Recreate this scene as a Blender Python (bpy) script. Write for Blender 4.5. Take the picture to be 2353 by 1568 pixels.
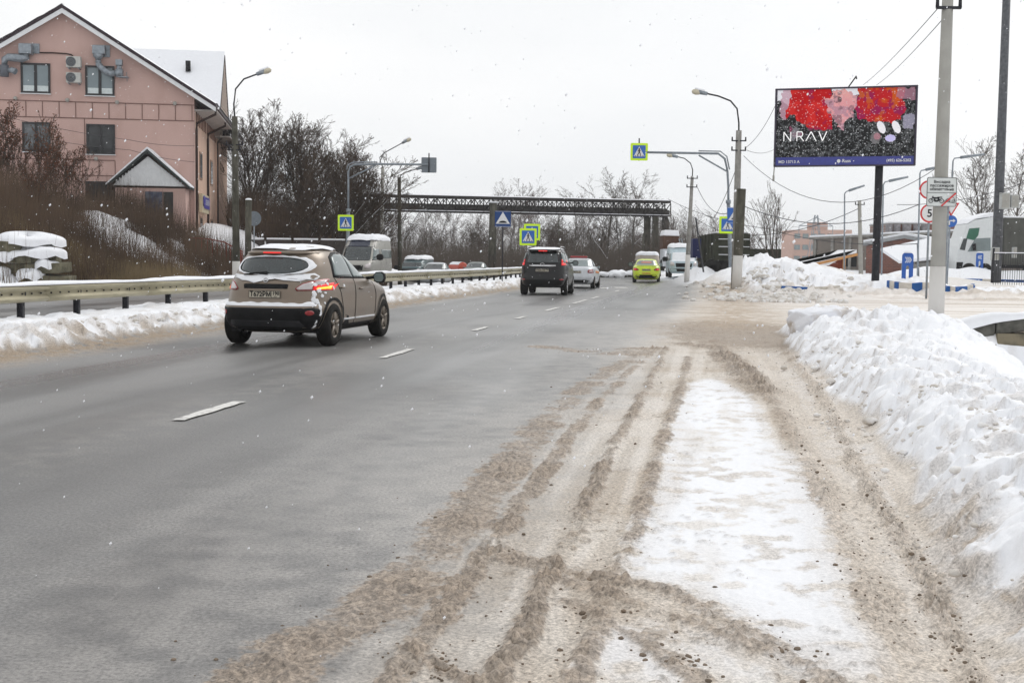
import bpy, bmesh, math, random
import numpy as np
from mathutils import Vector, Matrix
R = math.radians
random.seed(7); rng = np.random.default_rng(7)
S = bpy.context.scene
for o in list(bpy.data.objects): bpy.data.objects.remove(o)
C = S.collection

# ------------------------------------------------------------------ camera
F, CX, CY, CAMH = 2900.0, 1176.0, 784.0, 1.45        # measured in a 2352 px wide print of the photograph
PITCH, ROLL = math.atan(192.0/2900.0), 0.012
cam_d = bpy.data.cameras.new('camera'); cam = bpy.data.objects.new('camera', cam_d); C.objects.link(cam)
cam_d.sensor_width = 36.0; cam_d.lens = 36.0*F/2352.0; cam_d.clip_end = 3000; cam_d.clip_start = 0.1
_f = Vector((0, math.cos(PITCH), -math.sin(PITCH))); _r0 = Vector((1,0,0)); _u0 = _r0.cross(_f)
_r = _r0*math.cos(ROLL) + _u0*math.sin(ROLL); _u = _u0*math.cos(ROLL) - _r0*math.sin(ROLL)
M = Matrix(((_r.x,_u.x,-_f.x,0),(_r.y,_u.y,-_f.y,0),(_r.z,_u.z,-_f.z,CAMH),(0,0,0,1)))
cam.matrix_world = M; S.camera = cam

# ------------------------------------------------------------------ sky, sun, exposure
w = bpy.data.worlds.new('World'); S.world = w; w.use_nodes = True
nt = w.node_tree; nt.nodes.clear()
N = nt.nodes.new; L = nt.links.new
SUN_EL, SUN_AZ = R(38), R(35)
sky = N('ShaderNodeTexSky'); sky.sky_type = 'NISHITA'; sky.sun_disc = False
sky.sun_elevation = SUN_EL; sky.sun_rotation = SUN_AZ; sky.dust_density = 4
hs = N('ShaderNodeHueSaturation'); hs.inputs['Saturation'].default_value = 0.12
tc = N('ShaderNodeTexCoord'); mp = N('ShaderNodeMapping'); mp.inputs['Scale'].default_value = (1.2,1.2,3.2)
nz = N('ShaderNodeTexNoise'); nz.inputs['Scale'].default_value = 1.6; nz.inputs['Detail'].default_value = 5
cr = N('ShaderNodeValToRGB'); cr.color_ramp.elements[0].position = .30; cr.color_ramp.elements[1].position = .66
cr.color_ramp.elements[0].color = (8.6,8.85,9.1,1); cr.color_ramp.elements[1].color = (10.2,10.25,10.3,1)
mx = N('ShaderNodeMix'); mx.data_type = 'RGBA'; mx.inputs[0].default_value = 0.93      # the cloud deck hides the sky
bg = N('ShaderNodeBackground'); bg.inputs['Strength'].default_value = 0.1
ou = N('ShaderNodeOutputWorld')
L(sky.outputs[0], hs.inputs['Color']); L(tc.outputs['Generated'], mp.inputs[0]); L(mp.outputs[0], nz.inputs['Vector'])
L(nz.outputs['Fac'], cr.inputs[0]); L(hs.outputs[0], mx.inputs[6]); L(cr.outputs[0], mx.inputs[7])
L(mx.outputs[2], bg.inputs['Color']); L(bg.outputs[0], ou.inputs['Surface'])
sd = bpy.data.lights.new('sun','SUN'); sd.energy = 0.9; sd.angle = R(25); sd.color = (1,.97,.93)
so = bpy.data.objects.new('sun', sd); C.objects.link(so)
so.rotation_euler = (math.pi/2-SUN_EL, 0, math.pi-SUN_AZ)
S.view_settings.view_transform = 'Standard'; S.view_settings.look = 'None'
S.view_settings.gamma = 1; S.view_settings.use_curve_mapping = False; S.view_settings.exposure = 0.06
S.render.engine = 'CYCLES'

# ------------------------------------------------------------------ measuring helpers
def ray(u, v):
    d = _f*F + _r*(u-CX) + _u*(CY-v)
    return d
def G(u, v, z=0.0):
    d = ray(u,v); t = (z-CAMH)/d.z
    return Vector((d.x*t, d.y*t, z))
def A(u, v, Y):
    d = ray(u,v); t = Y/d.y
    return Vector((d.x*t, Y, CAMH+d.z*t))

# ------------------------------------------------------------------ numpy noise
def _hash(ix, iy, seed):
    h = (ix.astype(np.int64)*374761393 + iy.astype(np.int64)*668265263 + seed*974711) & 0xffffffff
    h = ((h ^ (h >> 13))*1274126177) & 0xffffffff
    h = h ^ (h >> 16)
    return (h & 0xffff)/65535.0
def vnoise(x, y, seed=0):
    ix = np.floor(x); iy = np.floor(y); fx = x-ix; fy = y-iy
    fx = fx*fx*fx*(fx*(fx*6-15)+10); fy = fy*fy*fy*(fy*(fy*6-15)+10)
    a = _hash(ix,iy,seed); b = _hash(ix+1,iy,seed); c = _hash(ix,iy+1,seed); d = _hash(ix+1,iy+1,seed)
    return (a*(1-fx)+b*fx)*(1-fy)+(c*(1-fx)+d*fx)*fy
def fbm(x, y, sc, oc=4, seed=0, g=.5):
    s = 0; a = 1; t = 0
    for i in range(oc):
        s = s + a*vnoise(x*sc+i*17.3, y*sc-i*9.1, seed+i); t += a; a *= g; sc *= 2.03
    return s/t
def ss(x, a, b):
    t = np.clip((x-a)/(b-a), 0, 1); return t*t*(3-2*t)

# ------------------------------------------------------------------ materials
MAT = {}
def mat(name, col, rough=.6, metal=0, var=.12, vs=6, bump=0, bs=30, emit=None, es=1, col2=None, spec=.5, stretch=(1,1,1), c2p=(.45,.62)):
    if name in MAT: return MAT[name]
    m = bpy.data.materials.new(name); m.use_nodes = True; n = m.node_tree; b = n.nodes['Principled BSDF']
    b.inputs['Roughness'].default_value = rough; b.inputs['Metallic'].default_value = metal
    b.inputs['Specular IOR Level'].default_value = spec if rough < .5 else spec*.35
    tc = n.nodes.new('ShaderNodeTexCoord'); mpn = n.nodes.new('ShaderNodeMapping'); mpn.inputs['Scale'].default_value = stretch
    n.links.new(tc.outputs['Object'], mpn.inputs[0])
    nz = n.nodes.new('ShaderNodeTexNoise'); nz.inputs['Scale'].default_value = vs; nz.inputs['Detail'].default_value = 5
    n.links.new(mpn.outputs[0], nz.inputs['Vector'])
    r = n.nodes.new('ShaderNodeValToRGB'); e = r.color_ramp.elements
    e[0].position, e[1].position = (.3,.7) if col2 is None else c2p
    c2 = col2 if col2 else tuple(min(1,c*(1+var)) for c in col)
    c1 = tuple(c*(1-var) for c in col) if col2 is None else col
    e[0].color = (*c1,1); e[1].color = (*c2,1)
    n.links.new(nz.outputs['Fac'], r.inputs[0]); n.links.new(r.outputs[0], b.inputs['Base Color'])
    if bump:
        z2 = n.nodes.new('ShaderNodeTexNoise'); z2.inputs['Scale'].default_value = bs; z2.inputs['Detail'].default_value = 4
        n.links.new(tc.outputs['Object'], z2.inputs['Vector'])
        bp = n.nodes.new('ShaderNodeBump'); bp.inputs['Strength'].default_value = bump; bp.inputs['Distance'].default_value = .02
        n.links.new(z2.outputs['Fac'], bp.inputs['Height']); n.links.new(bp.outputs[0], b.inputs['Normal'])
    if emit:
        b.inputs['Emission Color'].default_value = (*emit,1); b.inputs['Emission Strength'].default_value = es
    MAT[name] = m; return m

snow = mat('snow', (.86,.87,.90), .75, var=.03, bump=.25, bs=9)
concrete = mat('concrete', (.27,.26,.24), .85, var=.25, vs=4, bump=.2)
conc_dark = mat('weathered_concrete', (.085,.08,.062), .9, var=.45, vs=5, bump=.4, stretch=(1,1,.4))
conc_pale = mat('pale_concrete', (.36,.35,.32), .85, var=.1, vs=3, bump=.15)
whitewash = mat('whitewash', (.62,.60,.57), .85, var=.06, vs=3, bump=.1, col2=(.40,.34,.28), c2p=(.60,.8), stretch=(1,1,.5))
steel = mat('galvanised_steel', (.27,.30,.33), .5, .5, var=.2, vs=8)
dark_steel = mat('dark_steel', (.03,.03,.035), .55, .4, var=.3)
rail_m = mat('dirty_galvanised_beam', (.33,.30,.21), .5, .35, var=.14, vs=3, bump=.1, stretch=(.4,1,4))
black = mat('black_plastic', (.010,.010,.011), .6, var=.3)
tyre_m = mat('tyre_rubber', (.016,.015,.014), .85, var=.3)
rim_m = mat('dirty_alloy', (.23,.20,.17), .5, .5, var=.2)
glass_d = mat('dark_glass', (.02,.028,.03), .06, 0, var=.3, spec=.8)
glass_c = mat('pale_glass', (.16,.20,.20), .08, 0, var=.15, vs=2, spec=.9)
red_lit = mat('lit_tail_lamp', (.5,.01,.01), .3, emit=(1,.02,.015), es=.6)
amber_lit = mat('lit_indicator', (.8,.2,.02), .3, emit=(1,.42,.02), es=1.9)
red_lens = mat('red_lens', (.30,.012,.015), .2, spec=.8)
clear_lens = mat('clear_lens', (.55,.50,.50), .15, spec=.8)
chrome = mat('chrome', (.55,.55,.56), .2, .9, var=.05)
white_p = mat('white_paint', (.72,.73,.74), .35, var=.05)
plate_m = mat('dirty_plate', (.47,.43,.35), .6, var=.12, vs=14)
ink = mat('black_ink', (.015,.015,.018), .6)
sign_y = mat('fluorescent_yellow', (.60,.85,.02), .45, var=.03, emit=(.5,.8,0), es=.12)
sign_b = mat('sign_blue', (.02,.13,.50), .4, var=.06)
sign_bd = mat('faded_sign_blue', (.02,.06,.20), .5, var=.12)
sign_w = mat('sign_white', (.74,.75,.76), .45, var=.04)
sign_back = mat('sign_back_grey', (.20,.225,.25), .55, .3, var=.1)
sign_r = mat('sign_red', (.60,.025,.03), .4, var=.05)
brown_pipe = mat('brown_downpipe', (.035,.018,.014), .5, var=.2)
wire_m = mat('wire', (.06,.06,.065), .7)
bark = mat('bark', (.075,.060,.048), .9, var=.4, vs=3)
bark_l = mat('grey_bark', (.12,.105,.09), .9, var=.35, vs=3)
twig = mat('twig', (.075,.052,.036), .9, var=.45, vs=1.2)
wood_dark = mat('dark_wood', (.05,.045,.035), .85, var=.35, vs=4, stretch=(1,1,5))

# ------------------------------------------------------------------ mesh helpers
class MB:
    def __init__(s): s.v = []; s.f = []; s.sm = []
    def add(s, vs, fs, smooth=False):
        o = len(s.v); s.v.extend([tuple(p) for p in vs]); s.f.extend([tuple(i+o for i in f) for f in fs]); s.sm.extend([smooth]*len(fs)); return s
    def box(s, c, d, rz=0, M=None):
        hx,hy,hz = d[0]/2,d[1]/2,d[2]/2; ca,sa = math.cos(rz),math.sin(rz); vs=[]
        for z in (-hz,hz):
            for x,y in ((-hx,-hy),(hx,-hy),(hx,hy),(-hx,hy)):
                vs.append((c[0]+x*ca-y*sa, c[1]+x*sa+y*ca, c[2]+z))
        return s.add(vs, [(3,2,1,0),(4,5,6,7),(0,1,5,4),(1,2,6,5),(2,3,7,6),(3,0,4,7)])
    def cyl(s, p0, p1, r0, r1=None, n=10, caps=True, smooth=True):
        if r1 is None: r1 = r0
        p0 = Vector(p0); p1 = Vector(p1); a = (p1-p0)
        if a.length < 1e-6: return s
        a.normalize(); t = Vector((0,0,1)) if abs(a.z)<.9 else Vector((1,0,0))
        x = a.cross(t).normalized(); y = a.cross(x); o = len(s.v)
        for p,r in ((p0,r0),(p1,r1)):
            for i in range(n):
                q = 2*math.pi*i/n; s.v.append(tuple(p + x*(r*math.cos(q)) + y*(r*math.sin(q))))
        for i in range(n):
            j=(i+1)%n; s.f.append((o+i,o+n+i,o+n+j,o+j)); s.sm.append(smooth)
        if caps:
            s.f.append(tuple(o+i for i in range(n))); s.f.append(tuple(o+n+i for i in reversed(range(n)))); s.sm += [False,False]
        return s
    def tube(s, pts, r, n=6):
        rs = r if hasattr(r,'__len__') else [r]*len(pts)
        pts = [Vector(p) for p in pts]; o = len(s.v); m = len(pts)
        for k,p in enumerate(pts):
            a = (pts[min(k+1,m-1)]-pts[max(k-1,0)]).normalized()
            t = Vector((0,0,1)) if abs(a.z)<.95 else Vector((0,1,0))
            x = a.cross(t).normalized(); y = a.cross(x)
            for i in range(n):
                q = 2*math.pi*i/n; s.v.append(tuple(p+x*(rs[k]*math.cos(q))+y*(rs[k]*math.sin(q))))
        for k in range(m-1):
            for i in range(n):
                j=(i+1)%n; s.f.append((o+k*n+i,o+(k+1)*n+i,o+(k+1)*n+j,o+k*n+j)); s.sm.append(True)
        s.f.append(tuple(o+i for i in range(n))); s.f.append(tuple(o+(m-1)*n+i for i in reversed(range(n)))); s.sm += [False,False]
        return s
    def prism(s, poly, y0, y1, axes='xz'):
        """poly in two axes, extruded along the third between y0 and y1"""
        n = len(poly); vs=[]
        for d in (y0,y1):
            for a,b in poly:
                vs.append({'xz':(a,d,b),'yz':(d,a,b),'xy':(a,b,d)}[axes])
        fs = [tuple(range(n)), tuple(reversed(range(n,2*n)))] + [(i,i+n,(i+1)%n+n,(i+1)%n) for i in range(n)]
        return s.add(vs, fs)
    def lathe(s, prof, n=20, axis='x', c=(0,0,0)):
        """prof: (r, along) pairs, revolved"""
        o=len(s.v); m=len(prof)
        for r,a in prof:
            for i in range(n):
                q=2*math.pi*i/n; p=(a,r*math.cos(q),r*math.sin(q)) if axis=='x' else (r*math.cos(q),r*math.sin(q),a)
                s.v.append((p[0]+c[0],p[1]+c[1],p[2]+c[2]))
        for k in range(m-1):
            for i in range(n):
                j=(i+1)%n; s.f.append((o+k*n+i,o+k*n+j,o+(k+1)*n+j,o+(k+1)*n+i)); s.sm.append(True)
        return s
    def mesh(s, name, m):
        me = bpy.data.meshes.new(name); me.from_pydata(s.v, [], s.f)
        me.polygons.foreach_set('use_smooth', s.sm); me.materials.append(m); me.update()
        return me
def cname(name): return name
def put(name, me, parent=None, kind=None):
    o = bpy.data.objects.new(name, me); C.objects.link(o)
    if parent: o.parent = parent
    if kind: o['kind'] = kind
    return o
def P(name, mb, m, parent=None, kind=None, bevel=0, label=None):
    me = mb.mesh(name, m)
    if True:
        bm = bmesh.new(); bm.from_mesh(me); bmesh.ops.recalc_face_normals(bm, faces=bm.faces); bm.to_mesh(me); bm.free()
    o = put(name, me, parent, kind)
    if bevel:
        b = o.modifiers.new('bevel','BEVEL'); b.width = bevel; b.segments = 2; b.limit_method='ANGLE'
    if label: o['label'] = label
    return o
def T(name, label, cat, loc=(0,0,0), rz=0, group=None):
    o = bpy.data.objects.new(name, None); C.objects.link(o); o.location = loc; o.rotation_euler = (0,0,rz)
    o['label'] = label; o['category'] = cat; o.empty_display_size = .2
    if group: o['group'] = group
    return o
def tag(o, label, cat, group=None):
    o['label'] = label; o['category'] = cat
    if group: o['group'] = group
    return o
def dup(root, loc, rz=None, label=None, scale=None):
    r = root.copy(); C.objects.link(r); r.location = loc
    if rz is not None: r.rotation_euler = (0,0,rz)
    if scale is not None: r.scale = scale if hasattr(scale,'__len__') else (scale,)*3
    if label: r['label'] = label
    for ch in list(root.children):
        c = ch.copy(); C.objects.link(c); c.parent = r
        for g in list(ch.children):
            d = g.copy(); C.objects.link(d); d.parent = c
    return r
def text(name, s, size, m, parent, loc, rot=(math.pi/2,0,0), align='CENTER', ext=.001, sx=1.0, bold=0.0):
    cu = bpy.data.curves.new(name,'FONT'); cu.body = s; cu.size = size; cu.align_x = align; cu.align_y='CENTER'; cu.extrude = ext; cu.offset = bold; cu.resolution_u = 3
    t = bpy.data.objects.new('tmp', cu); C.objects.link(t)
    dg = bpy.context.evaluated_depsgraph_get(); me = bpy.data.meshes.new_from_object(t.evaluated_get(dg))
    bpy.data.objects.remove(t); me.name = name; me.materials.clear(); me.materials.append(m)
    o = put(name, me, parent); o.location = loc; o.rotation_euler = rot; o.scale = (sx,1,1); return o

# ------------------------------------------------------------------ the lie of the land
LY = np.array([-5,0,4,10.85,17.7,24.9,36,47.8,58,65,80,100,130,160,400.]); LXX = np.array([-5.3,-4.5,-3.9,-2.9,-1.87,-.78,1.15,3.2,4.9,6.0,8.1,9.6,6.0,-4.,-120.])
def LX(y):                                              # lane line between the two lanes
    return sum(np.interp(np.asarray(y,float)+d, LY, LXX) for d in (-4,-2,0,2,4))/5
def railS(y): return np.interp(y, [0,24,70,130],[-8.0,-8.0,-7.2,-7.2])
def seg_dist(x, y, pts):
    """distance to a polyline and the length along it"""
    best = np.full(x.shape, 1e9); along = np.zeros(x.shape); acc = 0
    for (ax,ay),(bx,by) in zip(pts[:-1],pts[1:]):
        dx,dy = bx-ax,by-ay; ll = dx*dx+dy*dy; l = math.sqrt(ll)
        t = np.clip(((x-ax)*dx+(y-ay)*dy)/ll,0,1)
        d = np.hypot(x-ax-t*dx, y-ay-t*dy); m = d<best
        best = np.where(m,d,best); along = np.where(m,acc+t*l,along); acc += l
    return best, along
def gp(pix): return [tuple(G(u,v))[:2] for u,v in pix]
def inpoly(x, y, poly):
    r = np.zeros(x.shape,bool); n=len(poly)
    for i in range(n):
        x1,y1=poly[i]; x2,y2=poly[(i+1)%n]
        c = ((y1>y)!=(y2>y)) & (x < (x2-x1)*(y-y1)/((y2-y1) if y2!=y1 else 1e-9)+x1); r ^= c
    return r
# tyre-thrown ridges of brown slush on the shoulder: (points, half width, height, tread)
RIDGES = [
 (gp([(600,1568),(660,1500),(860,1400),(1000,1260),(1100,1150),(1200,1030),(1300,920),(1400,850),(1500,797)]), .17,.016,0,.85),
 (gp([(900,1568),(960,1470),(1040,1370),(1130,1240),(1220,1130),(1300,1020),(1380,920),(1450,850),(1512,800)]), .07,.022,0,.9),
 (gp([(1140,1568),(1195,1470),(1245,1340),(1310,1235),(1352,1150),(1400,1050),(1450,960),(1497,870),(1530,800)]), .055,.030,1,1.),
 (gp([(1330,1568),(1372,1450),(1405,1310),(1450,1230),(1490,1120),(1535,980),(1565,890),(1580,820)]), .06,.018,1,.8),
 (gp([(1130,1245),(1185,1290),(1270,1310),(1400,1340),(1500,1350),(1600,1395),(1680,1440),(1780,1490),(1900,1568)]), .09,.030,0,.9),
 (gp([(1310,1385),(1400,1440),(1480,1470),(1560,1530),(1610,1568)]), .06,.018,0,.8),
 (gp([(940,1490),(1000,1530),(1080,1568)]), .05,.022,0,.9),
 (gp([(1240,1330),(1340,1350),(1480,1400),(1640,1450),(1740,1500)]), .06,.016,1,.7),
 (gp([(1790,800),(1870,880),(1925,975),(1962,1060),(2040,1170),(2110,1290),(2180,1430),(2250,1568)]), .07,.05,0,.55),
 (gp([(1640,785),(1720,850),(1790,935),(1830,1010),(1890,1110),(1950,1240),(2020,1370),(2080,1500)]), .10,.02,0,.55),
 (gp([(1560,790),(1640,800),(1700,850),(1760,900)]), .22,.05,0,.9),
 (gp([(1240,795),(1330,805),(1400,812),(1470,800)]), .28,.010,0,.75),
]
PATCH = [gp([(1575,880),(1640,868),(1710,900),(1750,950),(1770,1010),(1850,1060),(1900,1150),(1925,1250),(1955,1370),(2010,1450),(2060,1568),(1870,1568),(1780,1480),(1680,1420),(1560,1350),(1445,1305),(1460,1200),(1500,1120),(1530,1000),(1560,920)]),
 gp([(1385,1455),(1430,1440),(1560,1515),(1640,1568),(1340,1568)]), gp([(1555,1452),(1640,1460),(1760,1510),(1860,1568),(1710,1568),(1630,1500)])]
CHUNKS = []
def terrain(x, y, detail=True):
    x = np.asarray(x,float); y = np.asarray(y,float)
    lx = LX(y); s = x-lx; z = np.zeros_like(x)
    fade = np.clip(14/np.maximum(y,1),0.12,1)
    wob = (fbm(x,y,.8,3,3)-.5)*.5
    e = s+wob
    n_lo = fbm(x,y,.55,4,11)-.5; n_mid = fbm(x,y,2.6,4,21)-.5
    # median bank under the guardrail
    med = ss(e,-8.95,-8.3)*(1-ss(e,-5.75,-5.1))*(1-ss(y,96,104))
    z = z + med*(.26+.16*n_lo+.13*n_mid*(1+ss(e,-6.4,-5.6)))
    # berm and hill on the far left
    hill = ss(-e,17.3,25.5)*(1-ss(y,105,150))*ss(y,10,34)
    z = z + 3.3*hill + ss(-e,16,17)*(1-ss(-e,17.6,19.5))*.28*(.7+1.2*n_mid) + .5*n_lo*hill
    z = z - .38*ss(y,58,80)*ss(-e,8.8,9.6)*(1-ss(-e,16,19))
    # right bank beside the shoulder
    foot = 6.0+.10*np.sin(y*.9)-.30*(1-ss(y,6,12))
    near = 1-ss(y+.22*(x-6),24.1,25.7)
    bank = ss(e,foot-.10,foot+.62)*near
    z = z + bank*(.21+.0085*np.clip(y,0,24)+.22*n_lo+.12*n_mid*(1-.93*ss(e,7.0,8.0)))
    z = z + .06*np.exp(-((e-8.3)/1.3)**2)*near*ss(y,12,22)
    # ditch falling away to the right of the bank
    dd = ss(x-.326*y,0,4.2)*near*ss(y,11,16)
    z = z - (2.2+.9*ss(y,20,23))*dd
    dd2 = ss(x,7.9,9.1)*ss(y,21.5,23.5)*(1-ss(y,25.7,26.0)); z = z - 1.6*dd2*(1-near)
    # snow thrown up past the junction, right of the main road
    a = ss(s,5.0,6.6)*ss(y,46,51)*(1-ss(y,150,170))
    lot = ss(x,13,17)
    z = z + a*(.30+.5*n_lo+.35*n_mid)*(1-lot*ss(y,56,60))
    # the kerbed island and its heap
    isl = ss(x,9.5,11.5)*(1-ss(x,17.2,18.8))*ss(y,52.0,53.0)*(1-ss(y,60,63))
    z = z + isl*(.30+.2*n_lo)
    z = z + ss(y,52,62)*ss(x,8,14)*np.clip((y-50)*.013,0,1.1)
    for (px,py,rx,ry,h) in ((13.6,63,4.6,3.6,.95),(17.2,66,3.6,3.2,.55),(22.5,72,5,3,.45),(11.9,66,3,3,.5),(17.0,59,2.6,2.4,.30),(28,83,4,1.6,.75),(34,84,5,1.6,.6)):
        q = ((x-px)/rx)**2+((y-py)/ry)**2
        z = z + h*np.clip(1-q,0,1)**.8*(1+.5*n_lo)
    z = z + .75*np.exp(-(((x-11.3)/1.3)**2+((y-77)/2.5)**2))*(1+n_mid)
    q = np.exp(-(((x-9.1)/2.2)**2+((y-57)/5)**2)); z = z + .35*q*(1+n_mid)
    return z, s, e, med, bank, hill, a, isl, n_lo, n_mid
def gz(x, y):
    return float(terrain(np.array([x]),np.array([y]))[0][0])

def build_ground():
    ys = [2.3]
    while ys[-1] < 400: ys.append(ys[-1]*(1+.0041*(1+ys[-1]/40)))
    ys = np.array(ys); ts = np.linspace(-.66,.66,930)
    Y, TT = np.meshgrid(ys, ts, indexing='ij'); X = Y*TT
    x = X.ravel(); y = Y.ravel()
    z, s, e, med, bank, hill, a, isl, n_lo, n_mid = terrain(x,y)
    fine = fbm(x,y,9,3,31)-.5; fine2 = fbm(x,y,26,2,41)-.5
    nearf = np.clip(12/np.maximum(y,1),0,1)
    # ---- what lies on top, as albedo
    asph = np.array([.118,.115,.112]); beige = np.array([.56,.49,.42]); brown = np.array([.235,.178,.122]); white = np.array([.87,.88,.91]); grey = np.array([.60,.57,.53])
    col = np.tile(asph,(x.size,1)); rough = np.full(x.size,.31)
    def mixc(c, m):
        nonlocal col; col = col*(1-m[:,None]) + np.array(c)[None]*m[:,None]
    # drier and wetter streaks along the lanes
    st = fbm(s*1.1, y*.05, 1., 3, 51); st2 = fbm(x,y,.35,4,55)
    k = .55+1.05*ss(st*.6+st2*.4,.32,.68)
    col = col*k[:,None]
    rough = rough + .14*ss(st,.35,.65)
    gr = fbm(x,y,6,3,61)
    rel = s
    # darker wet wheel tracks and paler crown of each lane
    for c0 in (-3.1,-1.55,.75,2.3):
        wt = np.exp(-((s+ (fbm(y*.15,y*0,1.,2,57)-.5)*.4 -c0)/.34)**2); col = col*(1-.22*wt*ss(st2,.25,.6))[:,None]; rough = rough-.08*wt
    pale = ss(fbm(s*.5,y*.12,1.,4,59),.50,.68)*(1-ss(y,30,60)); mixc([.30,.30,.30], pale*.38)
    # salt and sand film growing towards the shoulder
    film = ss(rel,.4,3.6)*ss(st2*.5+gr*.5,.2,.75)*.75*(1-ss(y,25,45))
    mixc([.40,.375,.35], film)
    film2 = np.exp(-((rel+.2)/.5)**2)*.25; mixc([.3,.28,.25], film2*ss(gr,.3,.8))
    # left kerb strip of brown slush
    ls = (1-ss(e,-4.9,-3.9))*ss(e,-6,-5.0)*ss(gr,.18,.5); mixc(brown*1.35, ls*.9); rough = np.maximum(rough, .75*ls); z = z+ls*.025*(1+fine*3)*(y<90)
    ls2 = (1-ss(e,-16.3,-15.6))*ss(e,-17,-16.2); mixc([.33,.29,.25], ls2*.8)
    ls3 = (1-ss(e,-9.3,-8.6)*1.)*ss(e,-10.3,-9.5); mixc([.3,.27,.24], ls3*.5)
    # the shoulder: compacted snow and sand right of the lane
    sh = ss(e+.3*(gr-.5),2.9,4.3)*(1-ss(y,24,27)*ss(x,3,6)*0)
    shc = beige*(1+0*gr[:,None])
    tone = ss(fbm(x,y,1.2,4,71),.3,.7)
    shoulder_col = (np.array([.63,.58,.52])[None]*(tone[:,None]) + np.array([.50,.43,.355])[None]*(1-tone[:,None]))
    m = sh*ss(y,0,1)
    col = col*(1-m[:,None]) + shoulder_col*m[:,None]; rough = np.maximum(rough,.75*m)
    # tyre streaks running along the tracks
    sc1,_ = seg_dist(x,y,RIDGES[2][0]); sc2,_ = seg_dist(x,y,RIDGES[8][0])
    q1 = fbm(sc1*9,y*.35,1.,3,401); q2 = fbm(sc2*9,y*.35,1.,3,405); right = ss(x-(1.0+.19*y),0,.6)
    qs = q1*(1-right)+q2*right
    stm = sh*(.85-.3*ss(y,14,22)); dark_s = (1-ss(qs,.34,.52)); lite_s = ss(qs,.52,.68)
    col = col*(1-(stm*dark_s*.38)[:,None]) + np.array([.30,.245,.19])[None]*(stm*dark_s*.38)[:,None]
    col = col*(1-(stm*lite_s*.5)[:,None]) + np.array([.74,.70,.66])[None]*(stm*lite_s*.5)[:,None]
    z = z + sh*.007*(qs-.5)*2*np.clip(14/np.maximum(y,1),0,1)
    # white untouched patches
    inside = np.zeros(x.size)
    nearmask = y < 23
    xs_, ys_ = x[nearmask], y[nearmask]
    wx = (fbm(xs_,ys_,5,3,81)-.5)*.16; wy = (fbm(xs_,ys_,5,3,85)-.5)*.3
    pin = np.zeros(xs_.size)
    for k4 in range(5):
        ox = wx + (k4-2)*.03; oy = wy + ((k4*2)%5-2)*.08
        acc = np.zeros(xs_.size,bool)
        for p in PATCH: acc |= inpoly(xs_+ox, ys_+oy, p)
        pin += acc/5.
    inside[nearmask] = pin
    speck = ss(fbm(x,y,7,3,91),.30,.48)
    streak = .55+.45*ss(fbm(s*3.3,y*.5,1.,3,95),.25,.55)
    wm = inside*(.35+.65*speck)*streak
    mixc(white*.97, wm)
    wr = sh*ss(x-(.55+.165*y),0,.5)*(1-ss(x-(1.0+.235*y),-.4,.1))*ss(fbm(sc2*6,y*.5,1.,3,97),.46,.6)*(1-ss(y,14,20)); mixc(white*.95, wr*.7*ss(speck,.1,.8))
    # snow streaks between ruts on the right side of the shoulder
    # ridges
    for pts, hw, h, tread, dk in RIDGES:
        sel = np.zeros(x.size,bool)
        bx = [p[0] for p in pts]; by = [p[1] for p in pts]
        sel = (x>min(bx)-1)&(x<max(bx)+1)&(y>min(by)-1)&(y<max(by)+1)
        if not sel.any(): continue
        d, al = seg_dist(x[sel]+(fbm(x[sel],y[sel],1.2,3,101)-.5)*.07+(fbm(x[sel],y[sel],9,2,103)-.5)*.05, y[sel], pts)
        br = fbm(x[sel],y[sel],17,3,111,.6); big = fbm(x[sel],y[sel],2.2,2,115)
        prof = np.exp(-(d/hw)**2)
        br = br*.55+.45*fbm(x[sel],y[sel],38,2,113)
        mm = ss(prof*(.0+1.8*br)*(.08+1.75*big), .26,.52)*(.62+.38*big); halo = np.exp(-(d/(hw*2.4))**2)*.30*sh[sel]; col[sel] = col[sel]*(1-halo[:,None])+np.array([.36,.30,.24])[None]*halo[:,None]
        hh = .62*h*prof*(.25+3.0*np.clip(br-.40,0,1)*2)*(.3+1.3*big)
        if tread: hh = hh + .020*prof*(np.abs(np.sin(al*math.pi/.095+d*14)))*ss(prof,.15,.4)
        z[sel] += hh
        cb = ss(fbm(x[sel],y[sel],42,2,117),.40,.60)[:,None]  # crumb tone: wet brown, plus shadowed gaps and lit tops put into the colour
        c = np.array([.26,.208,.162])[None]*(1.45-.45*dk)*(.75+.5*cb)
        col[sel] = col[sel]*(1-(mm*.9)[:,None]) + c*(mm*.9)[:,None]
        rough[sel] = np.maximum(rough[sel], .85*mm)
    # crumbs of dark slush all over the shoulder
    cr_ = ss(fbm(x,y,15,2,121),.70,.80)*sh*nearf*ss(fbm(x,y,1.3,2,125),.4,.65); z = z + cr_*.010; mixc(brown*.9, cr_*.7*(1-inside*.6))
    # brown sheet where the shoulder meets the junction
    j = np.exp(-(((x-4.7)/2.0)**2+((y-25)/5.5)**2)); j2 = ss(j*(.6+.8*gr),.22,.62); mixc(np.array([.27,.215,.165]), j2*.85); z = z+j2*.03*(fine*2+.3)
    # side road past the bank: packed snow and sand in long streaks
    sr = ss(x-(3.4+.10*y),0,2.4)*ss(y,23.5,25.5)*(1-ss(y,49,52))
    stq = fbm(x*.12, y*1.3, 1., 4, 131)
    c = np.array([.78,.74,.70])[None]*(ss(stq,.35,.6))[:,None] + np.array([.52,.45,.38])[None]*(1-ss(stq,.35,.6))[:,None]
    col = col*(1-sr[:,None]) + c*sr[:,None]; rough = np.maximum(rough,.75*sr)
    edge = np.exp(-((s-5.2)/.9)**2)*ss(y,24,30)*(1-ss(y,95,110)); mixc(brown*1.6, edge*ss(gr,.2,.6)*.8)
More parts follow.
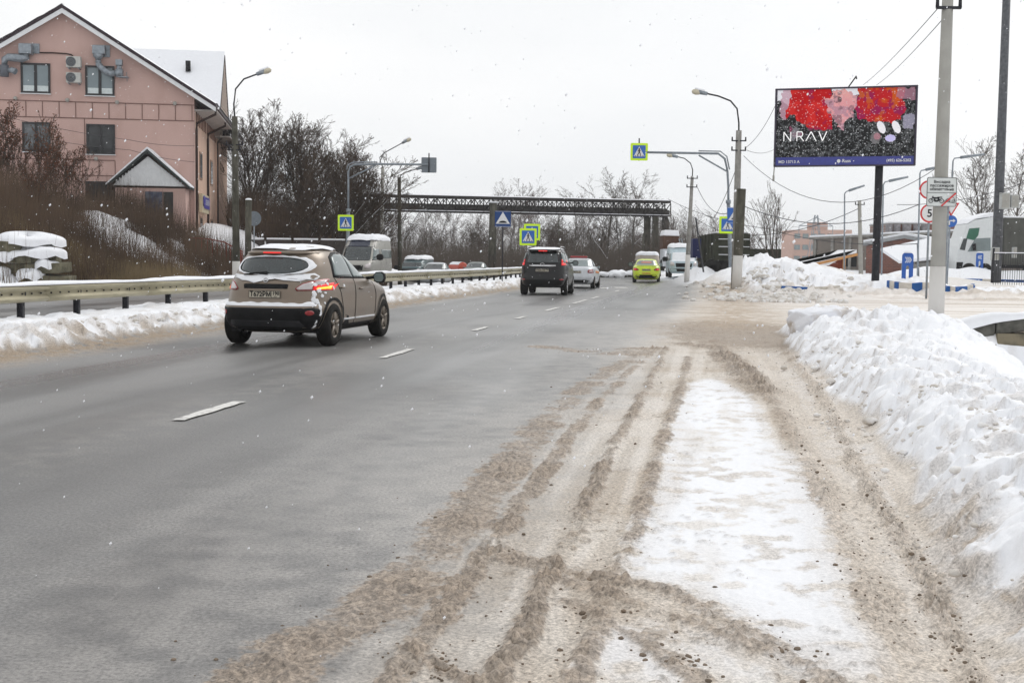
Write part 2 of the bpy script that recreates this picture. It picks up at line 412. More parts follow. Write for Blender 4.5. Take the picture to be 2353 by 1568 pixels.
    lane2 = ss(x,14,17)*ss(y,61,62.5)*(1-ss(y,78,82)); 
    # banks and open snow
    dirt = ss(fbm(x,y,3.2,4,141),.52,.72)
    def bankcol(m, d, c1=white, c2=np.array([.42,.36,.30])):
        nonlocal col, rough
        cc = c1[None]*(1-d[:,None]) + c2[None]*d[:,None]
        col = col*(1-m[:,None]) + cc*m[:,None]; rough = np.maximum(rough,.8*m)
    bankcol(ss(med,.08,.5), np.clip(dirt*.30+.75*ss(e,-6.3,-5.3)*ss(fbm(x,y,4,3,145),.35,.6),0,1))
    bankcol(ss(bank,.03,.22), np.clip(.8*(1-ss(e,5.75,6.12))*ss(fbm(x,y,4,3,149),.25,.5)+ss(fbm(x,y,7,3,143),.54,.68)*.38*(1-ss(e,7.0,8.0)),0,1))
    bankcol(ss(-e,16.2,17.0), dirt*.4*(1-hill))
    bankcol(np.clip(ss(a,.2,.8)*(1-sr),0,1), dirt*.9*(1-ss(y,62,70))*ss(s,4,6)*(1-.9*ss(x,11,13)*ss(y,57,59)), white, np.array([.45,.40,.34]))
    bankcol(ss(x,7.6,8.3)*ss(y,19,21)*(1-ss(y,26.0,26.3)), dirt*.2)
    bankcol(isl, dirt*.3); bankcol(ss(y,56,60)*ss(x,9,11)*(1-lane2), dirt*.15)
    mixc([.70,.66,.61], lane2*ss(stq,.2,.7)); 
    bankcol(ss(y,118,126), dirt*.2)
    # lumps
    lump = ss(bank,.05,.3)*(1-ss(e,7.6,8.8)); vor = fbm(x,y,5.5,3,151)
    z = z + lump*(.075*ss(vor,.48,.66)+.045*fine)*1.0
    z = z + ss(bank,.1,.5)*(ss(y,17,20)*ss(e,5.5,6.3)*(1-ss(e,9.5,10.5)))*(.10*ss(fbm(x,y,1.6,3,155),.42,.7)+.07*ss(fbm(x,y,5.0,3,157),.45,.7))
    z = z + ss(med,.05,.4)*(1-ss(e,-5.4,-5.0))*ss(e,-7.4,-6.2)*(.07*ss(vor,.46,.68)+.05*fine)
    z = z + ss(a,.1,.6)*(1-ss(y,64,72))*(.25*ss(fbm(x,y,2.0,3,161),.50,.72)+.12*ss(fbm(x,y,4.5,3,163),.5,.7))*(1-ss(x,12,15)*.7)
    z = z + .010*fine2*nearf*(sh+.2)*(1-bank) + .010*fine*sh*(1-bank)*(1-inside*.7)
    # two ruts in the right-hand track
    rd,_ = seg_dist(x, y, gp([(1740,800),(1830,900),(1880,980),(1950,1110),(2030,1250),(2110,1400),(2200,1568)]))
    z = z - .035*np.exp(-(rd/.22)**4); 
    rd2,_ = seg_dist(x, y, gp([(1850,820),(1930,920),(2000,1030),(2100,1170),(2200,1330),(2330,1530)])); z = z-.035*np.exp(-(rd2/.2)**4)
    rm = np.clip(np.exp(-(rd/.25)**4)+np.exp(-(rd2/.22)**4),0,1)*sh*(1-ss(bank,.05,.2))
    mixc([.58,.52,.455], rm*.6)
    # ---- classes
    ny, nx = Y.shape
    cls = np.zeros(x.size,int)                                 # 0 road
    cls[(sh>.5)] = 1                                           # shoulder
    cls[(sr>.5)] = 2                                           # side road
    cls[(ss(bank,.03,.22)>.5)|(ss(-e,16.2,17.)>.5)|((a>.4)&(sr<.5))|((y>52)&(x>9))|(y>122)] = 3
    cls[(lane2>.5)] = 2
    cls[(ss(med,.08,.5)>.5)] = 4
    cls[((s>-16.3)&(s<railS(y)-.5)&(cls==0))] = 5
    cls = cls.reshape(ny,nx)[:-1,:-1].ravel()
    idx = np.arange(ny*nx).reshape(ny,nx)
    q = np.stack([idx[:-1,:-1],idx[:-1,1:],idx[1:,1:],idx[1:,:-1]],-1).reshape(-1,4)
    co = np.stack([x,y,z],-1)
    # shared smooth normals keep the joins between the sheets invisible
    Pg = co.reshape(ny,nx,3); du = np.gradient(Pg,axis=1); dv = np.gradient(Pg,axis=0); nr = np.cross(du,dv); nr /= np.linalg.norm(nr,axis=-1,keepdims=True)
    nr = nr.reshape(-1,3)
    m = bpy.data.materials.new('ground_surface'); m.use_nodes = True; n = m.node_tree; b = n.nodes['Principled BSDF']
    at = n.nodes.new('ShaderNodeAttribute'); at.attribute_name='albedo'; ar = n.nodes.new('ShaderNodeAttribute'); ar.attribute_name='rgh'
    tc = n.nodes.new('ShaderNodeTexCoord'); n1 = n.nodes.new('ShaderNodeTexNoise'); n1.inputs['Scale'].default_value=48; n1.inputs['Detail'].default_value=5; n1.inputs['Roughness'].default_value=.85
    n.links.new(tc.outputs['Object'], n1.inputs['Vector'])
    mr = n.nodes.new('ShaderNodeMapRange'); mr.inputs[1].default_value=.36; mr.inputs[2].default_value=.64; mr.inputs[3].default_value=.42; mr.inputs[4].default_value=1.6
    n.links.new(n1.outputs['Fac'], mr.inputs[0])
    # grain shows on asphalt and sand, hardly on snow
    lum = n.nodes.new('ShaderNodeMapRange'); lum.inputs[1].default_value=.45; lum.inputs[2].default_value=.85; lum.inputs[3].default_value=1; lum.inputs[4].default_value=.06
    n.links.new(at.outputs['Fac'], lum.inputs[0])
    mm = n.nodes.new('ShaderNodeMix'); mm.data_type='FLOAT'; mm.inputs[2].default_value=1
    n.links.new(lum.outputs[0], mm.inputs[0]); n.links.new(mr.outputs[0], mm.inputs[3])
    vm = n.nodes.new('ShaderNodeVectorMath'); vm.operation='SCALE'; n.links.new(at.outputs['Color'], vm.inputs[0]); n.links.new(mm.outputs[0], vm.inputs['Scale'])
    n.links.new(vm.outputs[0], b.inputs['Base Color']); n.links.new(ar.outputs['Fac'], b.inputs['Roughness'])
    bp = n.nodes.new('ShaderNodeBump'); bp.inputs['Strength'].default_value=.55; bp.inputs['Distance'].default_value=.004
    n.links.new(n1.outputs['Fac'], bp.inputs['Height']); n.links.new(bp.outputs[0], b.inputs['Normal'])
    MAT['ground'] = m
    names = ['road','shoulder','side_road','snow_ground','median','opposite_road']
    for k,nm in enumerate(names):
        f = q[cls==k]
        if not len(f): continue
        used, inv = np.unique(f.ravel(), return_inverse=True)
        me = bpy.data.meshes.new(nm); me.vertices.add(len(used)); me.vertices.foreach_set('co', co[used].ravel())
        me.loops.add(f.size); me.loops.foreach_set('vertex_index', inv.astype(np.int32))
        me.polygons.add(len(f)); me.polygons.foreach_set('loop_start', np.arange(0,f.size,4,dtype=np.int32)); me.polygons.foreach_set('loop_total', np.full(len(f),4,np.int32))
        me.polygons.foreach_set('use_smooth', np.ones(len(f),bool)); me.update()
        ca = me.attributes.new('albedo','FLOAT_COLOR','POINT'); cc = np.ones((len(used),4)); cc[:,:3] = np.clip(col[used],0.02,.92); ca.data.foreach_set('color', cc.ravel())
        ra = me.attributes.new('rgh','FLOAT','POINT'); ra.data.foreach_set('value', np.clip(rough[used],.2,.95))
        me.normals_split_custom_set_from_vertices([tuple(v) for v in nr[used]])
        me.materials.append(m); put(nm, me, kind='structure')
    # the plain beyond
    g = MB(); g.add([(-900,-60,-2.4),(900,-60,-2.4),(900,1500,-2.4),(-900,1500,-2.4)],[(0,1,2,3)]); P('snow_plain', g, snow, kind='structure')
build_ground()

# painted dashes of the lane line, worn
paint = mat('road_paint', (.70,.69,.66), .6, var=.1, col2=(.32,.31,.30), c2p=(.52,.66), vs=9)
def dash(y0, y1, wd=.13, ds=0.0, mname=None):
    m = MB(); n = 8; vs = []
    for i in range(n+1):
        yy = y0+(y1-y0)*i/n; xx = float(LX(yy))+ds; j = random.uniform(-.012,.012)
        vs += [(xx-wd/2+j,yy,gz(xx-wd/2,yy)+.012),(xx+wd/2-j*.7+random.uniform(-.02,.01),yy,gz(xx+wd/2,yy)+.012)]
    m.add(vs, [(2*i,2*i+1,2*i+3,2*i+2) for i in range(n)])
    return m
rm_ = bpy.data.objects['road']
for y0,y1 in ((10.9,12.35),(17.9,19.7),(24.9,26.3),(30.0,31.2),(34.6,37.2),(40.6,44.4),(46,48.5),(56,58)):
    P('lane_dash', dash(y0,y1), paint, rm_)
for (u0,u1,v) in ((1378,1398,662),(1412,1440,661),(1562,1588,660)):
    a_,b_ = G(u0,v), G(u1,v); m=MB(); m.add([(a_.x,a_.y-.9,.014),(b_.x,b_.y-.9,.014),(b_.x,b_.y+.9,.014),(a_.x,a_.y+.9,.014)],[(0,1,2,3)]); P('crossing_bar', m, paint, rm_)

# ------------------------------------------------------------------ guardrail
def railp(y): return float(LX(y)+railS(y))
def build_rail():
    t = T('guardrail','long dirty steel guardrail with a cap of snow on the median bank','guardrail',(railp(12),12,0))
    ox,oy = railp(12),12
    prof = [(.0,.52),(.075,.555),(.075,.60),(.0,.645),(-.005,.68),(.0,.715),(.075,.76),(.075,.805),(.0,.84)]
    ys = np.arange(8,96.1,1.0)
    k = 0
    while k < len(ys)-1:                        # beam lengths of four metres, lapped
        seg = ys[k:k+5]; m = MB(); vs=[]; npf=len(prof)
        for yy in seg:
            x0 = railp(yy)-ox
            for a,z in prof: vs.append((x0+a+.02+(.004 if (k//4)%2 else 0), yy-oy, z))
        for a,z in prof: pass
        n = len(seg)
        fs = [(i*npf+j,i*npf+j+1,(i+1)*npf+j+1,(i+1)*npf+j) for i in range(n-1) for j in range(npf-1)]
        m.add(vs,fs,True); o = P('beam',m,rail_m,t)
        so_ = o.modifiers.new('t','SOLIDIFY'); so_.thickness=.006
        b = MB()
        for yy in seg[:-1]:
            for q in (.18,.5,.82):
                b.cyl((railp(yy+q)-ox+.012,yy+q-oy,.68),(railp(yy+q)-ox+.045,yy+q-oy,.68),.016,n=6)
        P('bolt',b,black,t,kind='stuff')
        k += 4
    for i,yy in enumerate(np.arange(9.3,95,2.0)):
        m = MB(); x0 = railp(yy)-ox
        m.box((x0-.07,yy-oy,.36),(.10,.012,.96)); m.box((x0-.02,yy-oy,.36),(.012,.10,.96)); m.box((x0-.12,yy-oy,.36),(.012,.10,.96)); m.box((x0-.0,yy-oy,.70),(.05,.05,.2))
        P('post',m,dark_steel,t)
    # snow lying on the top edge
    m = MB(); vs=[]; fs=[]; yy=8.0; k=0; nn=7
    yl = np.arange(8,96,.25)
    h = .05+.06*fbm(yl*0,yl,.8,3,7)-.02*(fbm(yl*0,yl,.25,2,9)>.62)
    for i,y_ in enumerate(yl):
        x0 = railp(y_)-ox
        for a in range(nn):
            q = math.pi*a/(nn-1); vs.append((x0+.015+.095*math.cos(q), y_-oy, .832+max(.01,h[i])*math.sin(q)))
    for i in range(len(yl)-1):
        for a in range(nn-1): fs.append((i*nn+a,i*nn+a+1,(i+1)*nn+a+1,(i+1)*nn+a))
        fs.append((i*nn+nn-1,i*nn,(i+1)*nn,(i+1)*nn+nn-1))
    m.add(vs,fs,True); P('snow_cap',m,snow,t)
build_rail()

# ------------------------------------------------------------------ vehicles
class Shell:
    """a car body: stacked rounded slices (z, rear y, front y, half width, corner power)"""
    def __init__(s, tab, levels=46):
        tab = np.array(tab,float); z = tab[:,0]; d = np.concatenate([[0],np.cumsum(np.hypot(np.diff(z)*2, np.abs(np.diff(tab[:,1:3],axis=0)).max(1)*.5)+.02)])
        q = np.linspace(0,d[-1],levels*3); raw = np.stack([np.interp(q,d,tab[:,i]) for i in range(5)],1)
        k = 3; pad = np.pad(raw,((k,k),(0,0)),'edge'); sm = sum(pad[i:i+len(raw)] for i in range(2*k+1))/(2*k+1)
        sm[0]=raw[0]; sm[-1]=raw[-1]; idx = np.unique(np.concatenate([np.arange(0,len(sm),3),[len(sm)-1]])); s.t = sm[idx]
    def at(s,z): return [np.interp(z,s.t[:,0],s.t[:,i]) for i in range(1,5)]
    def xs(s,yv,z):
        yr,yf,W,n = s.at(z); c=(yr+yf)/2; a=(yf-yr)/2; q=min(1,abs((yv-c)/a)); return W*(1-q**n)**(1/n)
    def yr(s,xv,z,front=False):
        yr,yf,W,n = s.at(z); c=(yr+yf)/2; a=(yf-yr)/2; q=min(.999,abs(xv/W)); r=a*(1-q**n)**(1/n); return c+r if front else c-r
    def loft(s,k0=0,k1=None,off=0,zo=0,seg=56,noise=0):
        m = MB(); T_ = s.t[k0:k1]; vs=[]; fs=[]
        for zi,(z,yr,yf,W,n) in enumerate(T_):
            c=(yr+yf)/2; a=(yf-yr)/2+off; W_=W+off
            for i in range(seg):
                q=2*math.pi*i/seg; cs,sn=math.cos(q),math.sin(q)
                x_=W_*math.copysign(abs(cs)**(2/n),cs); y_=c+a*math.copysign(abs(sn)**(2/n),sn)
                zz = z+zo
                if noise: zz += noise*(vnoise(np.array([x_*5+3.]),np.array([y_*5.]),3)[0]-.3)
                vs.append((x_,y_,zz))
        nz_=len(T_)
        for k in range(nz_-1):
            for i in range(seg): j=(i+1)%seg; fs.append((k*seg+i,k*seg+j,(k+1)*seg+j,(k+1)*seg+i))
        m.add(vs,fs,True); m.add([vs[i] for i in range(seg)],[tuple(reversed(range(seg)))]); m.add([vs[(nz_-1)*seg+i] for i in range(seg)],[tuple(range(seg))],True)
        return m
    def patch(s, poly, where, off=.006, sgn=1, rings=5, dens=.07, sm=True):
        """poly (a,z) laid on the shell: where = rear / front / side"""
        pts=[]
        n=len(poly)
        for i in range(n):
            a=poly[i]; b=poly[(i+1)%n]; k=max(1,int(math.hypot(a[0]-b[0],a[1]-b[1])/dens))
            for j in range(k): pts.append((a[0]+(b[0]-a[0])*j/k, a[1]+(b[1]-a[1])*j/k))
        cx=sum(p[0] for p in pts)/len(pts); cz=sum(p[1] for p in pts)/len(pts)
        m=MB(); vs=[]; fs=[]; N_=len(pts)
        def prj(a,z):
            if where=='side': return (sgn*(s.xs(a,z)+off),a,z)
            y_=s.yr(a,z,where=='front'); return (a,y_+(off if where=='front' else -off),z)
        for r in range(rings):
            f=1-r/rings
            for p in pts: vs.append(prj(cx+(p[0]-cx)*f, cz+(p[1]-cz)*f))
        vs.append(prj(cx,cz))
        for r in range(rings-1):
            for i in range(N_): j=(i+1)%N_; fs.append((r*N_+i,r*N_+j,(r+1)*N_+j,(r+1)*N_+i))
        for i in range(N_): fs.append(((rings-1)*N_+i,(rings-1)*N_+(i+1)%N_,len(vs)-1))
        # skirt closing the panel to the body
        o=len(vs)
        for p in pts:
            q=prj(*p)
            if where=='side': vs.append((q[0]-sgn*(off+.01),q[1],q[2]))
            else: vs.append((q[0],q[1]+(-(off+.01) if where=='front' else off+.01),q[2]))
        for i in range(N_): j=(i+1)%N_; fs.append((i,j,o+j,o+i))
        m.add(vs,fs,sm); return m
def blob(cx,cz,rx,rz,n=14,j=.0,p=2.0):
    return [(cx+rx*math.copysign(abs(math.cos(q))**(2/p),math.cos(q))*(1+random.uniform(-j,j)), cz+rz*math.copysign(abs(math.sin(q))**(2/p),math.sin(q))*(1+random.uniform(-j,j))) for q in (2*math.pi*i/n for i in range(n))]
def wheel(t, x, y, r, wd, sgn, spokes=5, rim=rim_m):
    m=MB(); w=wd/2
    m.lathe([(r*.60,-w*.9),(r*.66,-w),(r*.92,-w),(r*.985,-w*.8),(r,-w*.45),(r,w*.45),(r*.985,w*.8),(r*.92,w),(r*.66,w),(r*.60,w*.9),(r*.60,-w*.9)],28,'x')
    o=P('wheel',m,tyre_m,t); o.location=(x,y,r)
    k=MB(); a=sgn*w
    k.lathe([(r*.62,a*.9),(r*.64,a*.96),(r*.58,a*.86),(r*.55,a*.5),(.001,a*.45)],24,'x')
    for i in range(spokes):
        q=2*math.pi*i/spokes+.3; 
        k.cyl((a*.72,r*.12*math.cos(q),r*.12*math.sin(q)),(a*.80,r*.58*math.cos(q),r*.58*math.sin(q)),r*.085,r*.06,n=6)
    k.cyl((a*.5,0,0),(a*.82,0,0),r*.14,n=10)
    P('rim',k,rim,o)
def cut_arches(me, arches, W):
    """wheel wells cut out of the closed body"""
    tmp = bpy.data.objects.new('tmp',me); C.objects.link(tmp); cs=[]
    for (y,z,r) in arches:
        for sg in (-1,1):
            c=MB(); c.cyl((sg*(W-.27),y,z),(sg*(W+.3),y,z),r,n=28,smooth=False); co=put('tmpc',c.mesh('c',black)); cs.append(co)
            b=tmp.modifiers.new('b','BOOLEAN'); b.operation='DIFFERENCE'; b.object=co; b.solver='EXACT'
    dg=bpy.context.evaluated_depsgraph_get(); new=bpy.data.meshes.new_from_object(tmp.evaluated_get(dg))
    for o in cs+[tmp]: bpy.data.objects.remove(o)
    return new
def body(t, sh, arches, m, W, name='body'):
    me = sh.loft().mesh(name, m)
    bm=bmesh.new(); bm.from_mesh(me); bmesh.ops.remove_doubles(bm,verts=bm.verts,dist=1e-5); bmesh.ops.recalc_face_normals(bm,faces=bm.faces); bm.to_mesh(me); bm.free()
    if arches: me = cut_arches(me, arches, W)
    me.materials.clear(); me.materials.append(m)
    return put(name, me, t)
def mirror_side(name, t, x, y, z, m, s=1.0):
    k=MB(); k.cyl((x-.14*math.copysign(1,x),y+.03,z-.02),(x,y,z),.03,n=6); o=P('mirror',k,m,t)
    k=MB(); a=math.copysign(1,x); vs=[]
    prof=[(.02,-.07),(.09,-.10),(.19,-.085),(.22,-.02),(.21,.06),(.15,.10),(.05,.09),(0,.03)]
    k.prism([(x+a*p*s,z+q*s) for p,q in prof], y-.02, y+.07*s); h=P('mirror_housing',k,m,o,bevel=.012)
    g=MB(); g.prism([(x+a*(.11+(p-.11)*.8)*s,z+q*s*.8) for p,q in prof], y-.030, y-.024); P('mirror_glass',g,glass_c,o)
def plate(t, sh, z0, s, zs=.056):
    y=sh.yr(0,z0)-.02; k=MB(); k.box((0,y,z0),(.52,.012,.112)); o=P('number_plate',k,plate_m,t,bevel=.003)
    k=MB()
    for b in ((0,y-.006,z0+.053,.52,.006),(0,y-.006,z0-.053,.52,.006),(-.257,y-.006,z0,.006,.112),(.257,y-.006,z0,.006,.112),(.12,y-.006,z0,.005,.10)):
        k.box(b[:3],(b[3],.004,b[4]))
    P('plate_border',k,ink,o)
    text('plate_number', s[0], .105, ink, o, (-.065,y-.0085,z0), bold=.003, sx=.92); text('plate_region', s[1], .075, ink, o, (.19,y-.0085,z0+.015), bold=.002)
    text('plate_country', 'RUS', .026, ink, o, (.18,y-.0085,z0-.035))

# --- brown crossover, the nearest car
paint_b = mat('gold_brown_metallic', (.20,.155,.118), .28, .45, var=.10, vs=2.2, col2=(.20,.165,.13), c2p=(.4,.7), spec=.7)
def crossover():
    a=G(785,793); b=G(552,790); c=(a+b)/2
    t=T('crossover_car','gold brown crossover with snow on its roof and tailgate, brake lights lit, nearest car','car',(c.x-.13,c.y+.05,0),-R(11.5))
    sh=Shell([(.24,-.62,3.30,.74,4),(.30,-.74,3.40,.83,4.5),(.42,-.84,3.46,.875,4.5),(.56,-.87,3.48,.89,4.5),(.655,-.86,3.47,.892,4.5),(.675,-.79,3.46,.893,4.2),(.76,-.775,3.44,.895,4),(.86,-.77,3.38,.893,3.8),(.93,-.765,3.22,.885,3.6),(1.0,-.75,2.85,.87,3.4),(1.06,-.72,2.40,.845,3.2),(1.11,-.68,2.22,.82,3.2),(1.28,-.56,1.86,.745,3.2),(1.42,-.44,1.58,.675,3.2),(1.50,-.36,1.36,.62,3.1),(1.555,-.22,1.12,.55,3),(1.595,.05,.85,.43,2.6),(1.61,.3,.7,.25,2.4)],60)
    ar=[(0,.35,.395),(2.63,.35,.395)]
    bo=body(t,sh,ar,paint_b,.893)
    for y in (0,2.63):
        for sg in (-1,1): wheel(t,sg*.775,y,.345,.225,sg,5)
    # dark lower bumper and cladding
    k=sh.patch([(-.86,.30),(-.70,.26),(.70,.26),(.86,.30),(.885,.46),(.86,.575),(.72,.60),(.6,.628),(-.6,.628),(-.72,.60),(-.86,.575),(-.885,.46)],'rear',.012,rings=7,dens=.06); P('rear_bumper',k,black,t)
    k=sh.patch([(-.62,.33),(.62,.33),(.56,.43),(-.56,.43)],'rear',.03); P('bumper_insert',k,mat('bumper_grey',(.03,.03,.033),.6),t)
    for sg in (-1,1):
        P('bumper_reflector',sh.patch(blob(sg*.70,.55,.05,.04),'rear',.022,rings=3),red_lens,t)
        k=sh.patch([(-.80,.27),(-.45,.27),(-.43,.45),(-.47,.60),(-.60,.635),(-.80,.62)],'side',.008,sg); P('corner_cladding',k,black,t)
        k=sh.patch([(.44,.25),(2.20,.25),(2.20,.33),(.44,.33)],'side',.008,sg,dens=.1); P('sill',k,black,t)
        for yy in (0,2.63):
            k=MB(); pr=[]
            for i in range(17):
                q=math.pi*(-.08+1.16*i/16); pr.append((yy+.385*math.cos(q),.35+.385*math.sin(q),yy+.43*math.cos(q),.35+.43*math.sin(q)))
            vs=[]; 
            for (y1,z1,y2,z2) in pr:
                z1=max(z1,.25);z2=max(z2,.25); vs+= [(sg*(sh.xs(y1,z1)+.012),y1,z1),(sg*(sh.xs(y2,z2)+.012),y2,z2)]
            k.add(vs,[(2*i,2*i+1,2*i+3,2*i+2) for i in range(16)],True); P('arch_trim',k,black,t)
        # lamps
        P('tail_lamp',sh.patch([(sg*.845,.90),(sg*.50,.895),(sg*.475,.93),(sg*.56,1.01),(sg*.68,1.055),(sg*.83,1.10)],'rear',.014,rings=4,dens=.04),red_lens,t)
        P('lamp_lens',sh.patch([(sg*.685,.915),(sg*.515,.91),(sg*.495,.935),(sg*.57,1.00),(sg*.68,1.04)],'rear',.022,rings=3,dens=.04),clear_lens,t)
        P('lamp_lens',sh.patch([(sg*.78,.99),(sg*.70,.99),(sg*.70,1.035),(sg*.79,1.065)],'rear',.022,rings=3,dens=.04),clear_lens,t)
        P('lit_lamp',sh.patch([(sg*.85,.905),(sg*.70,.905),(sg*.70,.965),(sg*.77,.99),(sg*.855,1.03)],'rear',.024,rings=3,dens=.03),red_lit,t)
        if 0: P('lit_lamp',sh.patch([(-.70,.905),(-.61,.915),(-.585,.96),(-.60,1.01),(-.66,1.03),(-.72,1.0)],'side',.012,sg,rings=3,dens=.03),red_lit,t)
        P('indicator_lamp',sh.patch([(sg*.835,.92),(sg*.73,.92),(sg*.74,.945),(sg*.80,.955),(sg*.835,.975)],'rear',.030,rings=3,dens=.03),amber_lit,t)
        # side glass with black surrounds
        P('window_trim',sh.patch([(.12,1.10),(.30,1.085),(1.95,1.06),(2.02,1.08),(1.60,1.36),(1.30,1.485),(.75,1.515),(.48,1.50),(.26,1.43)],'side',.004,sg,dens=.08),black,t)
        P('rear_door_glass',sh.patch([(.20,1.13),(.96,1.10),(.96,1.47),(.60,1.475),(.36,1.42)],'side',.012,sg),glass_c,t)
        P('front_door_glass',sh.patch([(1.03,1.10),(1.88,1.085),(1.58,1.33),(1.30,1.455),(1.03,1.47)],'side',.012,sg),glass_c,t)
        for yy,zz in ((.38,.93),(1.28,.90)):
            k=MB(); xx=sg*(sh.xs(yy,zz)+.025); k.tube([(sg*(sh.xs(yy-.09,zz)+.002),yy-.09,zz),(xx,yy-.06,zz),(xx,yy+.06,zz),(sg*(sh.xs(yy+.09,zz)+.002),yy+.09,zz)],.014); P('door_handle',k,paint_b,t)
        for pl in ([(.42,.5),(.30,.85),(.12,1.12)],[(1.0,.33),(1.0,.8),(1.0,1.10)],[(2.10,.45),(2.12,.8),(2.0,1.06)]):
            q=[]; k=MB()
            for i in range(9):
                f=i/8; yy=np.interp(f,[0,.5,1],[p[0] for p in pl]); zz=np.interp(f,[0,.5,1],[p[1] for p in pl]); q.append((sg*(sh.xs(yy,zz)+.001),yy,zz))
            k.tube(q,.006,4); P('door_gap',k,ink,t)
        mirror_side('m',t,sg*.88,1.98,1.08,black)
    # tailgate
    P('rear_window',sh.patch(blob(0,1.285,.575,.135,24,p=2.6),'rear',.010,rings=6),glass_d,t)
    P('handle_recess',sh.patch([(-.36,.925),(.36,.925),(.37,.99),(.33,1.0),(-.33,1.0),(-.37,.99)],'rear',.006,rings=3),black,t)
    k=MB(); y=sh.yr(0,1.05); k.lathe([(.028,-.006),(.040,-.006),(.040,.006),(.028,.006),(.028,-.006)],20,'z'); k.box((0,0,0),(.09,.012,.01))
    o=P('badge',k,chrome,t); o.location=(0,y-.015,1.055); o.rotation_euler=(R(80),0,0)
    k=MB(); y=sh.yr(-.05,1.17)-.03; k.tube([(-.01,y,1.155),(.0,y-.02,1.165),(-.20,y-.015,1.165),(-.40,y+.01,1.135)],[.03,.03,.016,.008],6); P('rear_wiper',k,black,t)
    k=MB(); z=1.50; ys_=[sh.yr(x_,1.49) for x_ in np.linspace(-.60,.60,13)]
    vs=[]
    for i,x_ in enumerate(np.linspace(-.60,.60,13)): vs+=[(x_,ys_[i]-.11+.12*abs(x_)**2,1.475),(x_,ys_[i]-.11+.12*abs(x_)**2,1.497),(x_,ys_[i]+.20,1.55-.1*x_*x_),(x_,ys_[i]+.08,1.45)]
    k.add(vs,[(4*i+a,4*i+(a+1)%4,4*i+4+(a+1)%4,4*i+4+a) for i in range(12) for a in range(4)]+[(0,1,2,3),(51,50,49,48)],True); P('roof_spoiler',k,paint_b,t)
    k=MB(); k.box((0,sh.yr(0,1.49)-.112,1.486),(.30,.014,.024)); P('brake_lamp',k,red_lit,t,bevel=.004)
    plate(t,sh,.835,('Т672РМ','190'))
    # snow stuck on the car: a sheet on the roof, round the glass, on the bumper shelf, splashes on the flank
    k=sh.loft(len(sh.t)-8,None,.010,.004,noise=.05); P('roof_snow',k,snow,t)
    def crust(poly,where,off,sgn=1,amp=.022,name='snow_crust'):
        m_=sh.patch(poly,where,off,sgn,rings=6,dens=.025)
        m_.v=[(v[0],v[1]-(amp*vnoise(np.array([v[0]*16.]),np.array([v[2]*16.]),5)[0] if where=='rear' else 0),v[2]) for v in m_.v]
        P(name,m_,snow,t)
    ir=blob(0,1.285,.575,.135,40,p=2.6); orr=[(x*1.12+.0,(z-1.285)*(1.22 if z>1.285 else 1.12)+1.285) for x,z in ir]
    m_=MB(); vs=[]
    for (a1,b1),(a2,b2) in zip(ir,orr):
        j=random.uniform(-.012,.012); a1*=.985+j; a2*=1+j*1.5; b2=min(b2+j,1.475)
        vs+=[(a1,sh.yr(a1,b1)-.012,b1),((a1+a2)/2,sh.yr((a1+a2)/2,(b1+b2)/2)-.03-random.random()*.012,(b1+b2)/2),(a2,sh.yr(a2,b2)-.004,b2)]
    n_=len(ir); m_.add(vs,[f for i in range(n_) for f in ((3*i,3*i+1,3*((i+1)%n_)+1,3*((i+1)%n_)),(3*i+1,3*i+2,3*((i+1)%n_)+2,3*((i+1)%n_)+1))],True); P('window_snow',m_,snow,t)
    lo=[(-.62,1.15),(-.3,1.125),(0,1.14),(.4,1.135),(.66,1.17),(.72,1.12),(.70,1.06),(.62,1.075),(.52,1.04),(.42,1.05),(.30,1.055),(.16,1.08),(.02,1.06),(-.1,1.035),(-.2,1.01),(-.3,1.04),(-.42,1.05),(-.50,1.075),(-.6,1.09),(-.70,1.11)]
    crust(lo,'rear',.008)
    k=MB(); vs=[]; 
    for i,x_ in enumerate(np.linspace(-.76,.76,60)):
        yb=sh.yr(x_,.70); yo=sh.yr(x_,.655); h=.035*(.5+vnoise(np.array([x_*9.]),np.array([0.]),8)[0])*(1 if abs(x_)<.72 else .3)
        vs+=[(x_,yo-.004,.655),(x_,yo+.01,.668+h*.6),(x_,(yb+yo)/2+.02,.675+h),(x_,yb+.03,.68+h)]
    k.add(vs,[(4*i+a,4*i+a+1,4*i+5+a,4*i+4+a) for i in range(59) for a in range(3)],True); P('bumper_snow',k,snow,t)
    for (cy,cz,ry,rz) in ((-.50,.84,.045,.05),(-.53,.76,.03,.05),(-.47,.72,.04,.045),(-.46,.63,.03,.06),(-.45,.54,.02,.05),(-.40,.90,.05,.04),(-.34,.81,.03,.03),(-.25,.86,.025,.02),(-.15,1.0,.03,.025),(.02,.93,.02,.03),(-.45,.99,.04,.03),(.45,.96,.03,.02),(-.52,.40,.02,.03),(-.50,.33,.02,.03),(-.57,.68,.02,.03),(-.30,.70,.012,.02),(-.1,.78,.015,.012),(.2,.7,.01,.015)):
        P('side_snow',sh.patch(blob(cy,cz,ry,rz,14,.38),'side',.012,1,rings=3,dens=.03),snow,t)
    P('sill_snow',sh.patch([(.46,.40),(.95,.40),(.95,.425),(.46,.425)],'side',.02,1,rings=2),snow,t); P('sill_snow',sh.patch([(1.05,.40),(2.05,.40),(2.05,.425),(1.05,.425)],'side',.02,1,rings=2),snow,t)
    k=MB(); k.box((0,1.3,.27),(1.45,3.4,.10)); k.tube([(-.45,-.70,.27),(-.45,-.2,.25)],.03); k.cyl((0,-.3,.36),(0,2.4,.36),.13,n=8); k.box((0,0,.34),(1.3,.12,.10)); P('underbody',k,black,t)  # wide low black box added to deepen the contact shadow under the car
    return t
crossover()

